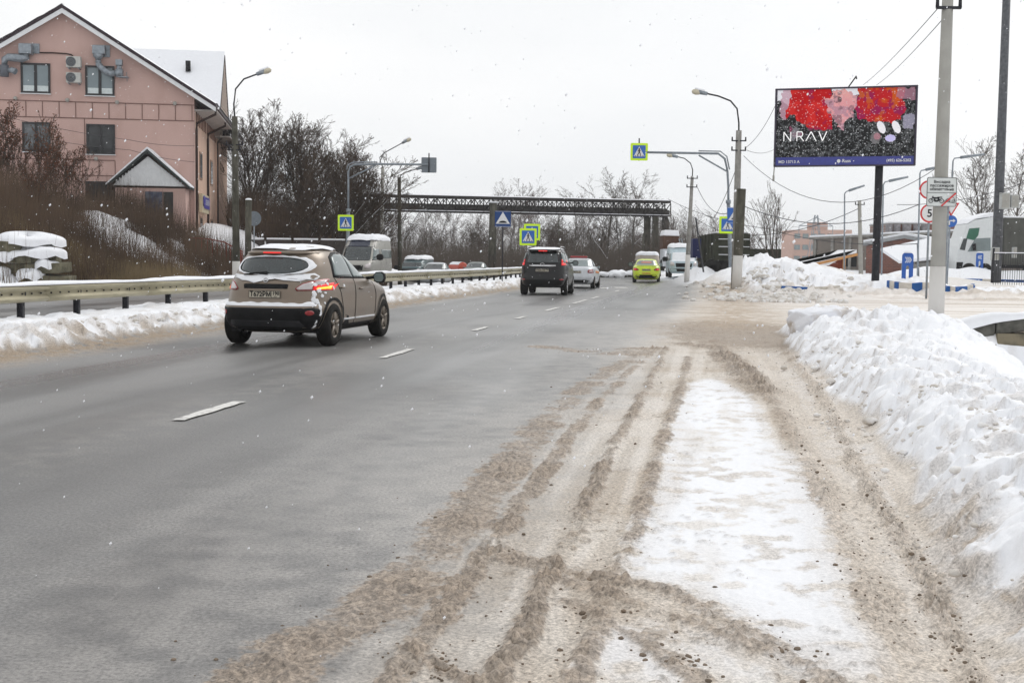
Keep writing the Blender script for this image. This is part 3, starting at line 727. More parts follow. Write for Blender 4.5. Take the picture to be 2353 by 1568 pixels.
def suv():
    c=G(1252,677)
    t=T('suv','black off-road SUV with lit brake lights and roof rails ahead of the brown crossover','car',(c.x-.03,c.y+.1,0),-R(7.5))
    pb=mat('black_paint',(.004,.004,.0045),.25,0,var=.2,spec=.35)
    sh=Shell([(.30,-.75,3.5,.80,4),(.38,-.92,3.6,.88,5),(.60,-.98,3.66,.925,5),(.75,-.96,3.66,.94,5),(.80,-.90,3.64,.94,4.6),(1.0,-.88,3.6,.94,4.5),(1.12,-.86,3.35,.925,4.4),(1.18,-.83,2.6,.905,4.2),(1.24,-.80,2.35,.88,4.2),(1.5,-.70,1.95,.80,4.2),(1.70,-.62,1.65,.735,4),(1.80,-.50,1.4,.67,3.8),(1.85,-.2,1.1,.55,3.2),(1.87,.2,.9,.35,2.8)],40)
    body(t,sh,[(0,.40,.44),(2.79,.40,.44)],pb,.94)
    for y in (0,2.79):
        for sg in (-1,1): wheel(t,sg*.80,y,.385,.25,sg,6,chrome)
    P('rear_window',sh.patch([(-.70,1.27),(.70,1.27),(.60,1.66),(-.60,1.66)],'rear',.01),glass_d,t)
    P('chrome_strip',sh.patch([(-.52,1.13),(.52,1.13),(.52,1.19),(-.52,1.19)],'rear',.025,rings=2),chrome,t)
    k=MB(); k.lathe([(.055,-.01),(.085,-.01),(.085,.01),(.055,.01),(.055,-.01)],18,'z'); o=P('badge',k,chrome,t); o.location=(0,sh.yr(0,1.2)-.035,1.21); o.rotation_euler=(R(90),0,0); o.scale=(1,.7,1)
    k=MB(); k.box((0,sh.yr(0,1.73)-.05,1.735),(1.10,.24,.05)); P('roof_spoiler',k,pb,t,bevel=.02)
    k=MB(); k.box((0,sh.yr(0,1.73)-.175,1.735),(.34,.02,.04)); P('brake_lamp',k,red_lit,t)
    plate(t,sh,.98,('У056АМ','750'))
    for sg in (-1,1):
        P('tail_lamp',sh.patch([(sg*.90,1.16),(sg*.72,1.16),(sg*.70,1.42),(sg*.83,1.42)],'rear',.02,rings=3,dens=.04),red_lens,t)
        for z0 in (1.18,1.30):
            P('lit_lamp',sh.patch([(sg*.88,z0),(sg*.74,z0),(sg*.73,z0+.095),(sg*.845,z0+.095)],'rear',.028,rings=2,dens=.04),red_lit,t)
        P('window_trim',sh.patch([(-.55,1.27),(2.15,1.23),(1.62,1.66),(-.40,1.68)],'side',.004,sg),black,t)
        for q in ([(-.45,1.30),(.1,1.29),(.12,1.64),(-.36,1.65)],[(.2,1.29),(.98,1.28),(.98,1.63),(.22,1.64)],[(1.06,1.28),(1.95,1.26),(1.55,1.62),(1.06,1.63)]):
            P('side_glass',sh.patch(q,'side',.012,sg),glass_c,t)
        k=MB(); k.tube([(sg*.66,-.35,1.82),(sg*.66,-.25,1.90),(sg*.66,1.1,1.91),(sg*.66,1.3,1.84)],.02); P('roof_rail',k,chrome,t)
        mirror_side('m',t,sg*.92,2.15,1.27,pb,1.15)
        P('bumper_reflector',sh.patch(blob(sg*.75,.62,.08,.03),'rear',.02,rings=2),red_lens,t)
    P('roof_snow',sh.loft(len(sh.t)-6,None,.01,.012,noise=.02),snow,t)
    k=MB(); k.cyl((0,-.4,.45),(0,2.6,.45),.14,n=8); k.cyl((-.8,0,.385),(.8,0,.385),.09,n=8); P('underbody',k,black,t)
suv()

SED=[(.20,-.75,3.40,.74,4),(.28,-.90,3.50,.82,4.5),(.45,-.96,3.54,.855,4.8),(.62,-.96,3.53,.865,4.6),(.72,-.93,3.50,.868,4.4),(.86,-.90,3.2,.86,4.2),(.93,-.88,2.7,.85,4),(.99,-.84,2.2,.83,3.6),(1.03,-.70,2.1,.80,3.4),(1.06,-.35,2.0,.77,3.4),(1.12,-.18,1.86,.745,3.4),(1.28,.12,1.55,.67,3.3),(1.40,.38,1.28,.60,3.2),(1.455,.62,1.05,.50,2.8),(1.475,.75,.95,.3,2.4)]
def sedan(name,label,loc,rz,col,lampw=.26,num=None,lit=False,strip=None):
    t=T(name,label,'car',loc,rz); sh=Shell(SED,36)
    body(t,sh,[(0,.32,.36),(2.60,.32,.36)],col,.868)
    for y in (0,2.6):
        for sg in (-1,1): wheel(t,sg*.755,y,.31,.20,sg,5)
    P('rear_window',sh.patch([(-.70,1.08),(.70,1.08),(.60,1.22),(.50,1.40),(-.50,1.40),(-.60,1.22)],'rear',.012,rings=6),glass_c,t)
    P('bumper_insert',sh.patch([(-.66,.27),(.66,.27),(.74,.36),(.60,.42),(-.60,.42),(-.74,.36)],'rear',.012),black,t)
    P('windscreen',sh.patch([(-.74,1.05),(.74,1.05),(.52,1.38),(-.52,1.38)],'front',.012,rings=6),glass_d,t)
    if num: plate(t,sh,.80,num)
    for sg in (-1,1):
        P('tail_lamp',sh.patch([(sg*.82,.74),(sg*(.82-lampw),.76),(sg*(.80-lampw),.84),(sg*.60,.91),(sg*.83,.93)],'rear',.014,rings=3,dens=.04),red_lens,t)
        P('lamp_lens',sh.patch([(sg*.80,.80),(sg*.62,.80),(sg*.62,.85),(sg*.80,.86)],'rear',.022,rings=2,dens=.05),red_lit if lit else clear_lens,t)
        P('window_trim',sh.patch([(.25,1.07),(1.95,1.03),(1.45,1.34),(1.1,1.40),(.62,1.39)],'side',.004,sg),black,t)
        P('side_glass',sh.patch([(.45,1.09),(1.0,1.07),(1.0,1.36),(.66,1.36)],'side',.012,sg),glass_c,t)
        P('side_glass',sh.patch([(1.06,1.07),(1.80,1.06),(1.38,1.32),(1.06,1.36)],'side',.012,sg),glass_c,t)
        P('headlamp',sh.patch([(sg*.80,.66),(sg*.50,.66),(sg*.50,.76),(sg*.78,.80)],'front',.014,rings=2),clear_lens,t)
        mirror_side('m',t,sg*.80,1.75,1.02,black if strip else col,.6)
    P('grille',sh.patch([(-.4,.50),(.4,.50),(.44,.68),(-.44,.68)],'front',.012,rings=2),black,t)
    k=MB(); k.cyl((0,-.4,.30),(0,2.6,.30),.11,n=8); k.cyl((-.75,0,.31),(.75,0,.31),.07,n=8); P('underbody',k,black,t)
    return t,sh
silver=mat('silver_white_paint',(.55,.57,.60),.3,.2,var=.06)
c=G(1327,661.5); t,sh=sedan('sedan','silver white sedan with a red light bar, half hidden by the black SUV','car' and (c.x,c.y+.2,0),-R(9),silver,.24,('Р738ТК','77'))
k=MB(); k.box((-.05,.9,1.53),(.85,.22,.10)); P('light_bar',k,red_lens,t,bevel=.03)
for sg in(-1,1): P('door_stripe',sh.patch([(.3,.75),(2.1,.72),(2.1,.80),(.3,.85)],'side',.01,sg,rings=2),mat('orange_stripe',(.7,.25,.08),.5),t)
lime=mat('lime_paint',(.60,.74,.02),.3,0,var=.05,spec=.6)
c=G(1485,649); t,sh=sedan('taxi_sedan','lime yellow sedan with black bumper line and red lamps, far down the road','car' and (c.x,c.y+.2,0),-R(6.5),lime,.34,('О413ХС','799'),True,True)
P('bumper_line',sh.patch([(-.72,.36),(-.45,.42),(-.1,.40),(.1,.40),(.45,.42),(.72,.36),(.60,.50),(-.60,.50)],'rear',.02,rings=2,dens=.05),black,t)
text('bumper_lettering','TAXI SERVICE',.085,sign_r,t,(0,sh.yr(0,.58)-.02,.585),bold=.004)
text('boot_lettering','autopartner',.07,ink,t,(.12,sh.yr(0,.98)-.03,.935),bold=.003)
k=MB(); k.box((0,sh.yr(0,1.04)-.05,1.075),(1.25,.20,.03)); P('boot_spoiler',k,lime,t,bevel=.008)
P('window_band',sh.patch([(-.62,1.21),(.62,1.21),(.55,1.33),(-.55,1.33)],'rear',.02,rings=2),mat('pink_band',(.55,.25,.20),.5),t)

def van(name,label,loc,rz,m,roofm=None,snowy=False,wide=.99,H=2.55):
    t=T(name,label,'van',loc,rz); s=H/2.55
    sh=Shell([(.30,-1.0,3.9,.86,6),(.45,-1.1,4.25,.95,6),(.95,-1.12,4.30,wide,6),(1.15,-1.12,4.05,wide,5),(1.22*s,-1.12,3.75,wide-.01,5),(1.9*s,-1.1,3.15,wide-.06,5),(2.05*s,-1.1,2.95,wide-.08,5),(2.35*s,-1.08,2.55,wide-.13,4.5),(2.48*s,-1.0,2.35,wide-.25,4),(2.54*s,-.8,2.1,wide-.5,3)],36)
    body(t,sh,[(0,.36,.42),(3.3,.36,.42)],m,wide)
    for y in (0,3.3):
        for sg in (-1,1): wheel(t,sg*.84,y,.35,.22,sg,6)
    P('windscreen',sh.patch([(-.86,1.22*s),(.86,1.22*s),(.84,1.55*s),(.78,1.92*s),(-.78,1.92*s),(-.84,1.55*s)],'front',.014,rings=6),snow if snowy else glass_d,t)
    P('grille',sh.patch([(-.5,.72),(.5,.72),(.55,.98),(-.55,.98)],'front',.014,rings=2),black,t)
    P('front_bumper',sh.patch([(-.84,.42),(.84,.42),(.86,.62),(-.86,.62)],'front',.03,rings=2),black,t)
    for sg in (-1,1):
        P('headlamp',sh.patch([(sg*.88,.80),(sg*.62,.80),(sg*.62,1.0),(sg*.86,1.10)],'front',.018,rings=2,dens=.05),clear_lens,t)
        P('side_glass',sh.patch([(2.35,1.28*s),(3.45,1.25*s),(3.0,1.82*s),(2.4,1.82*s)],'side',.014,sg),glass_c,t)
        P('side_glass',sh.patch([(-.7,1.35*s),(1.9,1.33*s),(1.9,1.8*s),(-.7,1.8*s)],'side',.014,sg,dens=.2),glass_c if not snowy else glass_d,t)
        for yy in (2.2,1.0): k=MB(); k.tube([(sg*(sh.xs(yy,zz)+.002),yy,zz) for zz in (.5,1.1,1.6,2.1*s)],.008,4); P('door_gap',k,ink,t)
        mirror_side('m',t,sg*(wide+.02),3.25,1.40*s,black,1.7)
    P('rear_window',sh.patch([(-.75,1.3*s),(.75,1.3*s),(.7,1.8*s),(-.7,1.8*s)],'rear',.014,rings=2),glass_d,t)
    P('roof_snow',sh.loft(len(sh.t)-7,None,.02,.05,noise=.10),snow,t)
    return t,sh
greyv=mat('grey_beige_paint',(.36,.35,.32),.4,.2,var=.08)
a=A(840,600,66); t,sh=van('passenger_van','grey high-roof van with dark top band coming the other way behind the guardrail',(a.x,a.y+3.3,0),math.pi-R(7.5),greyv)
P('visor_band',sh.patch([(-.80,1.93),(.80,1.93),(.74,2.36),(-.74,2.36)],'front',.018,rings=3),mat('navy_band',(.02,.025,.05),.25),t)

# cars coming the other way, seen above the guardrail
for (u,Y,label,m) in ((1003,80,'silver sedan coming the other way between the van and the red tank',silver),(1097,98,'dark grey sedan beside the bridge pillar, coming the other way',mat('grey_green_paint',(.20,.22,.21),.35,.2))):
    a=A(u,605,Y); sedan('oncoming_sedan',label,(a.x,a.y+3,gz(a.x,a.y+2)),math.pi-R(9),m)
a=A(962,600,92); van('oncoming_van','dark teal minivan behind the silver oncoming sedan',(a.x,a.y+3,gz(a.x,a.y+2)),math.pi-R(9),mat('teal_paint',(.05,.09,.10),.3,.2),H=1.85,wide=.9)
# red tank truck
a=A(1052,607,104); t=T('tank_truck','orange red tank barrel of a truck with snow on top, beyond the oncoming sedan','truck',(a.x,a.y,-.1),math.pi-R(60)); t.scale=(.52,)*3
k=MB(); k.lathe([(.001,-1.9),(.6,-1.88),(.82,-1.75),(.85,-1.6),(.85,1.6),(.82,1.75),(.6,1.88),(.001,1.9)],22,'x',(0,0,1.35)); P('tank',k,mat('orange_red_paint',(.55,.07,.03),.4,var=.1),t)
k=MB(); k.box((0,0,.5),(3.8,.9,.18)); P('chassis',k,black,t)
k=MB(); vs=[]
for i in range(12):
    for j in range(9):
        q=R(30+120*j/8); vs.append((-1.6+3.2*i/11,.86*math.cos(q),1.35+(.87+.03*random.random())*math.sin(q)))
k.add(vs,[(i*9+j,i*9+j+1,i*9+10+j,i*9+9+j) for i in range(11) for j in range(8)],True); P('tank_snow',k,snow,t)
for x_ in (-1.3,1.2):
    for sg in (-1,1):
        k=MB(); k.lathe([(.2,-.1),(.42,-.1),(.42,.1),(.2,.1)],16,'z'); o=P('wheel',k,tyre_m,t); o.location=(x_,sg*.6,.42); o.rotation_euler=(math.pi/2,0,0)
# beige minivan in front of the taxi
a=A(1487,640,92); t,sh=van('minivan','beige minivan just ahead of the lime sedan','van' and (a.x,a.y,0),-R(3),mat('beige_paint',(.42,.36,.30),.4),H=1.95,wide=.9)
# parked van facing us with a snowed-up windscreen
a=A(1577,610,84); t,sh=van('parked_van','pale blue parked van facing the camera, windscreen covered in snow','van' and (a.x,a.y+3.4,.25),math.pi-R(4),mat('pale_blue_paint',(.45,.55,.60),.4),snowy=True,H=2.25,wide=.98)
# edge of a cream car entering at the far left
a=G(6,728); t,sh=sedan('entering_car','cream car only just entering at the left edge beyond the guardrail',(a.x-.9,a.y-2.2,0),math.pi-R(9),mat('cream_paint',(.60,.50,.36),.35))

# ------------------------------------------------------------------ pink house on the hill
wall_p = mat('pink_render', (.57,.39,.345), .85, var=.05, vs=.9, bump=.1, col2=(.50,.33,.285), stretch=(1,1,.5), c2p=(.5,.75))
wall_s = mat('salmon_render', (.62,.43,.335), .85, var=.05, vs=1.2)
trim_m = mat('wall_seam', (.20,.12,.10), .8)
def house():
    rz=R(8); O=A(447,400,67); O.z=0
    t=T('pink_house','pink three storey house with steep snowy roofs on the hill','house',(O.x,O.y,1.2),rz)
    Rm=Matrix.Rotation(-rz,3,'Z')
    def loc(p): q=Rm@(Vector(p)-Vector((O.x,O.y,1.2))); return q
    nrm=Vector((math.sin(rz),-math.cos(rz),0))
    def fp(u,v,dy=0):                      # pixel on the facade plane -> local x, z
        d=ray(u,v); o=Vector((0,0,CAMH)); q=O-nrm*dy*1.0; tt=(q-o).dot(nrm)/d.dot(nrm); p=loc(o+d*tt); return p.x,p.z
    ax,az=fp(147,22); ex=1.15; ez=fp(447,262)[1]+.35
    sl=(az-ez)/(ex-ax); lx=2*ax
    def rz_(x): return az-abs(x-ax)*sl
    D=20.
    k=MB(); k.prism([(lx,0),(0,0),(0,rz_(0)-.12),(ax,az-.12),(lx,rz_(lx)-.12)],0,.3); P('front_wall',k,wall_p,t)
    k=MB(); k.box((-.15,D/2+.15,(rz_(0)-.3)/2),(.3,D-.3,rz_(0)-.3)); P('side_wall',k,wall_s,t)
    k=MB(); k.prism([(lx,0),(0,0),(0,rz_(0)-.12),(ax,az-.12),(lx,rz_(lx)-.12)],D,D+.3); P('back_wall',k,wall_p,t)
    roof=mat('dark_roof_edge',(.035,.022,.028),.5)
    for sg,x1 in ((1,ex),(-1,lx-ex)):
        k=MB(); z1=rz_(x1); k.prism([(ax,az+.16),(x1,z1+.16),(x1,z1-.02),(ax,az-.02)],-.55,D+.5); o=P('roof_slope',k,roof,t)
        k=MB(); vs=[]
        n1,n2=26,30
        for i in range(n1):
            for j in range(n2):
                f=i/(n1-1); g=j/(n2-1); x=ax+(x1-ax)*f; h=.07+.05*random.random() if (0<j) else .02+.05*random.random()
                vs.append((x,-.52+(D+1)*g,rz_(x)+.165+h*(sg<0 or j>0)))
        k.add(vs,[(i*n2+j,i*n2+j+1,(i+1)*n2+j+1,(i+1)*n2+j) for i in range(n1-1) for j in range(n2-1)],True); P('roof_snow',k,snow,o)
        k=MB(); k.prism([(ax,az-.025),(x1,z1-.025),(x1,z1-.26),(ax,az-.28)],-.52,-.48); P('barge_board',k,white_p,t)
        k=MB(); k.prism([(ax,az-.03),(x1,z1-.03),(x1,z1-.10),(ax,az-.10)],-.47,0); P('soffit',k,mat('soffit_grey',(.45,.42,.40),.7),t)
    # seams dividing the wall into panels
    def strip(x0,z0,x1,z1,wd=.045,nm='wall_seam'):
        k=MB(); 
        if abs(x1-x0)>abs(z1-z0): k.prism([(x0,z0-wd/2),(x1,z1-wd/2),(x1,z1+wd/2),(x0,z0+wd/2)],-.03,.0)
        else: k.prism([(x0-wd/2,z0),(x1-wd/2,z1),(x1+wd/2,z1),(x0+wd/2,z0)],-.028,.0)
        P(nm,k,trim_m,t)
    s=1/(3.647*1.15)
    za=fp(447,1015*s)[1]; zb=fp(447,1168*s)[1]
    strip(lx,za,0,za); strip(lx,zb,0,zb)
    for i in range(13):
        x,_=fp((1850-160*i)*s,1090*s); strip(x,zb+.03,x,za-.03,.035)
    zc=fp(300,(400+92/3.647)/1.15)[1]; zd=fp(300,(400+240/3.647)/1.15)[1]; xr,_=fp(1112*s,430)
    strip(lx,zc,xr,zc); strip(lx,zd,xr,zd)
    for u in (1110,955,797,640,480,320): x,_=fp(u*s,400); strip(x,zd+.03,x,zc-.03,.035)
    x,_=fp(815*s,300); strip(x,zc+.03,x,zb-.03,.03)
    # windows
    fr=mat('black_window_frame',(.012,.012,.014),.4)
    for (u0,v0,u1,v1,kind) in ((200,606,488,905,0),(822,632,1105,928,0),(215,1175,490,1465,1),(832,1195,1110,1490,2)):
        xa,zt=fp(u0*s,v0*s); xb,zbm=fp(u1*s,v1*s); w_=xb-xa; h_=zt-zbm
        k=MB(); f=.10
        for b in ((xa+w_/2,zt-f/2,w_,f),(xa+w_/2,zbm+f/2,w_,f),(xa+f/2,(zt+zbm)/2,f,h_-2*f),(xb-f/2,(zt+zbm)/2,f,h_-2*f),(xa+w_*.5,(zt+zbm)/2,.14,h_-2*f)): k.box((b[0],-.03,b[1]),(b[2],.08,b[3]))
        o=P('window',k,fr,t)
        for j in (0,1):
            x0=xa+f+(w_/2-.03)*j; x1=x0+w_/2-f-.07+.0
            g={0:mat('window_grey_glass',(.22,.27,.29),.1,var=.1,vs=1),1:mat('window_mid_glass',(.12,.13,.14),.08,var=.4,vs=3),2:mat('window_dark_glass',(.02,.022,.024),.06,var=.5,vs=3)}[kind]
            k=MB(); k.box(((x0+x1)/2,-.012,(zt+zbm)/2),(x1-x0,.02,h_-2*f)); P('pane',k,g,o)
            if kind==0:
                k=MB(); k.box(((x0+x1)/2,-.030,zbm+f+.14),(x1-x0-.02,.012,.30)); P('pane_film',k,mat('window_film',(.62,.68,.68),.3),o)
        k=MB(); k.box((xa+w_/2,-.07,zbm-.03),(w_+.08,.14,.04)); P('sill',k,white_p,o)
    # porch
    xl,zl=fp(262,430); xr2,zr=fp(442,432); xm,zm=fp(350,350); xm=(xl+xr2)/2
    py=-1.9; sc=1.0
    k=MB(); k.prism([(xl+.25,zl),(xr2-.15,zl),(xm,zm-.35)],py-.02,py+.10); o=P('porch_gable',k,mat('corrugated_grey',(.78,.79,.80),.6,0,var=.05),t)
    k=MB(); n=22
    for i in range(n):
        x=xl+.45+(xr2-xl-.8)*i/(n-1); h=(zm-.38-zl)*(1-abs(x-xm)/((xr2-xl)/2))
        if h>.12: k.box((x,py-.035,zl+h/2),(.07,.03,h-.06))
    P('corrugation',k,MAT['corrugated_grey'],o,kind='stuff')
    for sg,xe in ((-1,xl-.05),(1,xr2+.10)):
        k=MB(); k.prism([(xm,zm),(xe,zl),(xe,zl-.12),(xm,zm-.16)],py-.25,0); o=P('porch_roof',k,mat('dark_green_tin',(.02,.03,.03),.4),t)
        k=MB(); k.prism([(xm,zm+.11),(xe,zl+.08),(xe,zl+.005),(xm,zm+.005)],py-.30,-.02); P('porch_snow',k,snow,o)
    k=MB(); k.box(((xl+xr2)/2+.1,py/2,zl/2-.1),(xr2-xl-.5,-py-.1,zl)); P('porch_wall',k,wall_p,t)
    xa,zt=fp((1432/3.647)/1.15,(400+403/3.647)/1.15); xb,_=fp((1692/3.647)/1.15,470)
    k=MB(); k.box(((xa+xb)/2+.55,py+.04,zt-1.2),(xb-xa-.9,.1,2.4)); P('porch_door',k,fr,t)
    k=MB(); k.box((xa+.52,py-.0,zt-.65),(.85,.1,1.3)); P('notice_board',k,mat('notice_blue',(.03,.04,.09),.4,col2=(.10,.12,.16),vs=4),t)
    xa,zt=fp(842/3.647/1.15,(400+287/3.647)/1.15); k=MB(); k.box((xa+1.2,-.02,zt-.5),(2.6,.06,1.0)); P('basement_window',k,fr,t)
    # eaves, gutters and downpipes
    k=MB(); k.tube([(ex-.05,-.45,rz_(ex)-.02),(ex-.02,9.5,rz_(ex)-.05)],.08); P('gutter',k,brown_pipe,t)
    for (yy,x0) in ((-.1,ex-.05),(5.9,ex-.05),(11.8,.5)):
        k=MB(); z0=rz_(ex)-.1; k.tube([(x0,yy,z0),(x0,yy,z0-.25),(.12,yy,z0-.75),(.12,yy,z0-1.1),(.12,yy,.6)],.07); P('downpipe',k,brown_pipe,t)
    k=MB(); k.box((ex/2,5,rz_(ex)-.14),(ex,10,.05)); P('side_soffit',k,MAT['soffit_grey'],t)
    # side windows and slat bands
    zr1=fp(447,300)[1]
    for yy in (3.0,9.0,15.2):
        for z0,z1 in ((zr1-2.4,zr1-.9),(zr1-5.9,zr1-4.4)):
            k=MB(); k.box((.01,yy,(z0+z1)/2),(.06,1.3,z1-z0)); o=P('side_window',k,mat('side_window_frame',(.30,.19,.14),.6),t)
            k=MB(); k.box((.035,yy,(z0+z1)/2),(.03,1.1,z1-z0-.2)); P('pane',k,MAT['window_mid_glass'],o)
    for y0 in (.3,6.2,12.2):
        for j in range(7):
            k=MB(); k.box((.03,y0+.45+j*.8,za-.45),(.05,.06,1.0)); P('side_rib',k,trim_m,t)
            if y0>12: k=MB(); k.box((.03,y0+.45+j*.8,zr1-3.5),(.05,.06,1.3)); P('side_rib',k,trim_m,t)
    # ramp railing along the side
    k=MB(); z0=zr1-7.3
    for zz in (z0,z0-.12,z0-1.15): k.tube([(.9,.2,zz),(.9,17.5,zz)],.025,4)
    P('balcony_rail',k,trim_m,t,kind='stuff')
    for j in range(30):
        k=MB(); k.box((.9,.3+j*.6,z0-.6),(.035,.05,1.15)); P('baluster',k,trim_m,t)
    # sign on the side wall
    k=MB(); k.box((.12,3.6,zr1-3.7),(.18,3.6,1.0)); o=P('side_sign',k,mat('sign_cream',(.55,.48,.34),.6),t)
    k=MB(); k.box((.24,4.0,zr1-3.65),(.06,2.6,.62)); P('sign_panel',k,mat('sign_violet',(.06,.045,.30),.4),o)
    k=MB(); k.lathe([(.16,-.03),(.30,-.03),(.30,.03),(.16,.03),(.16,-.03)],16,'x',(.27,2.25,zr1-3.6)); P('sign_ring',k,MAT['sign_violet'],o)
    text('sign_text','СВЯЗНОЙ',.42,sign_w,o,(.275,4.0,zr1-3.65),(math.pi/2,0,math.pi/2))
    # cross wing
    zw=az+.1; y0,y1,ym=10.6,18.6,14.8
    k=MB(); k.add([(ax,ym,zw),(.35,ym,zw),(.35,y0,rz_(ex)+.1),(ex-.4,y0,rz_(ex)),(ax,y0,rz_(ex)+.1)],[(0,1,2,4)]); k.add([(ax,ym,zw),(.35,ym,zw),(.35,y1,rz_(ex)),(ax,y1,rz_(ex))],[(3,2,1,0)])
    o=P('wing_roof',k,roof,t); sm=o.modifiers.new('t','SOLIDIFY'); sm.thickness=.12
    k=MB(); vs=[]; n1,n2=14,14
    for i in range(n1):
        for j in range(n2):
            f=i/(n1-1); g=j/(n2-1); vs.append((ax+(.33-ax)*f, ym+(y0-ym)*g-.03, zw+(rz_(ex)+.1-zw)*g+.30+.03*random.random()))
    k.add(vs,[(i*n2+j,i*n2+j+1,(i+1)*n2+j+1,(i+1)*n2+j) for i in range(n1-1) for j in range(n2-1)],True); P('wing_snow',k,snow,o)
    k=MB(); k.cyl((-1.8,13.4,zw-1.2),(-1.8,13.35,zw-.55),.16,n=10); P('roof_vent',k,black,o)
    k=MB(); gl=mat('gable_siding',(.40,.32,.27),.7,var=.08)
    k.prism([(y0+.3,rz_(ex)-.5),(y1-.2,rz_(ex)-.5),(ym,zw-.05)],.0,.30,'yz'); o2=P('wing_gable',k,gl,t)
    k=MB()
    for i in range(24):
        z=rz_(ex)-.4+i*.22; f=1-(z-rz_(ex)+.5)/(zw-rz_(ex)+.5)
        if f>.05: k.box((.31,ym-.1,z),(.03,(y1-y0)*f*.93,.16))
    P('siding_board',k,gl,o2,kind='stuff')
    k=MB(); k.box((-1.5,15.0,rz_(ex)/2-.2),(3.2,7,rz_(ex)-.6)); P('wing_wall',k,wall_s,t)
    k=MB(); k.box((.5,15,rz_(ex)-.5),(.9,8,.08)); P('wing_soffit',k,MAT['soffit_grey'],t)
    # things hanging on the facade
    Rw=Matrix.Rotation(rz,3,'Z')
    def W(x,y,z): return Rw@Vector((x,y,z))+Vector((O.x,O.y,1.2))
    acl=('upper of two air conditioner units between the top floor windows','lower of two air conditioner units between the top floor windows')
    for i,(v0,v1) in enumerate(((556,665),(710,812))):
        xa,zt=fp(655*s,v0*s); xb,zb_=fp(795*s,v1*s); w_=xb-xa; h_=zt-zb_
        a=T('air_conditioner',acl[i],'air conditioner',W((xa+xb)/2,-.35,zb_),rz,'air conditioner units on the pink wall')
        k=MB(); k.box((0,0,h_/2),(w_,.36,h_)); P('casing',k,mat('ac_casing',(.50,.50,.47),.5,var=.08),a,bevel=.02)
        k=MB(); k.lathe([(.001,-.2),(.02,-.2),(.23,-.195),(.25,-.185),(.25,-.17)],20,'z'); o=P('fan_guard',k,mat('fan_dark',(.08,.08,.08),.6),a); o.location=(-.12,0,h_/2); o.rotation_euler=(-R(90),0,0); o.rotation_euler=(R(90),0,0); o.scale=(1,1,-1)
        k=MB(); 
        for r_ in (.08,.15,.22): k.lathe([(r_-.008,-.005),(r_+.008,-.005),(r_+.008,.005),(r_-.008,.005),(r_-.008,-.005)],18,'z')
        q=P('grille_ring',k,steel,a,kind='stuff'); q.location=(-.12,-.205,h_/2); q.rotation_euler=(R(90),0,0)
        k=MB(); k.box((-.25,.1,-.04),(.05,.5,.05)); P('bracket',k,steel,a); k=MB(); k.box((.25,.1,-.04),(.05,.5,.05)); P('bracket',k,steel,a)
    a=T('ventilation_duct','square metal duct hood feeding an elbow pipe beside the left top window','duct',W(0,0,0),rz)
    def q(u,v,dy): x,z=fp(u*s,v*s); return (x,dy,z)
    x0,z0=fp(290*s,470*s); k=MB(); k.box((x0-.0,-.05,z0),(.95,.08,.5)); P('wall_plate',k,steel,a)
    k=MB(); k.box((x0-.12,-.35,z0-.1),(.62,.6,.5)); P('hood',k,steel,a,bevel=.02)
    k=MB(); k.tube([q(270,510,-.4),q(265,560,-.4),q(230,575,-.4),q(100,565,-.4),q(65,585,-.4),q(62,650,-.4)],[.24,.24,.22,.20,.18,.16],12); P('elbow_pipe',k,steel,a)
    k=MB(); k.tube([q(62,640,-.4),q(62,750,-.4)],.22,12); P('fan_housing',k,mat('fan_housing',(.12,.13,.15),.5),a); k=MB(); k.tube([q(90,690,-.4),q(140,690,-.45),q(175,705,-.5)],[.12,.15,.17],10); P('outlet',k,steel,a)
    k=MB(); k.tube([q(10,700,-.4),q(60,700,-.4)],.14,8); P('inlet',k,black,a)
    a=T('ventilation_duct','silver flexible hose duct crossing the right top window','duct',W(0,0,0),rz)
    x0,z0=fp(975*s,495*s); k=MB(); k.box((x0+.02,-.04,z0),(.85,.08,.6)); P('wall_plate',k,steel,a)
    k=MB(); k.box((x0-.05,-.3,z0),(.62,.5,.42)); P('hood',k,steel,a,bevel=.02); k=MB(); k.cyl(q(960,530,-.35),q(960,585,-.35),.30,.15,n=8); P('cone',k,steel,a)
    pts=[q(960,590,-.35),q(958,625,-.35),q(985,660,-.36),q(1030,700,-.38),q(1080,722,-.38),q(1130,715,-.38)]
    k=MB(); k.tube(pts,.15,12)
    for i in range(5):
        a0=Vector(pts[i]); b0=Vector(pts[i+1]); mmid=(a0+b0)/2; dd=(b0-a0).normalized()*.02; k.cyl(mmid-dd,mmid+dd,.165,n=12)
    P('flexible_hose',k,steel,a); k=MB(); k.cyl(q(1130,715,-.38),q(1195,715,-.38),.22,n=14); P('fan_housing',k,steel,a)
    k=MB(); k.cyl(q(1160,690,-.38),q(1160,640,-.38),.13,n=8); k.box(q(1160,615,-.38),(.32,.3,.28)); P('outlet',k,steel,a)
    k=MB(); k.box(q(1200,755,-.3),(.50,.5,.04)); k.tube([q(1235,710,-.5),q(1240,800,-.5)],.015,4); P('shelf_bracket',k,steel,a)
    k=MB(); k.tube([q(345,510,-.05),q(500,512,-.05),q(640,520,-.05),q(690,530,-.05),q(710,550,-.2)],.035,6)
    a=P('cable',k,brown_pipe); a.location=W(0,0,0); a.rotation_euler=(0,0,rz); tag(a,'dark cable running from the left duct hood to the upper air conditioner','cable')
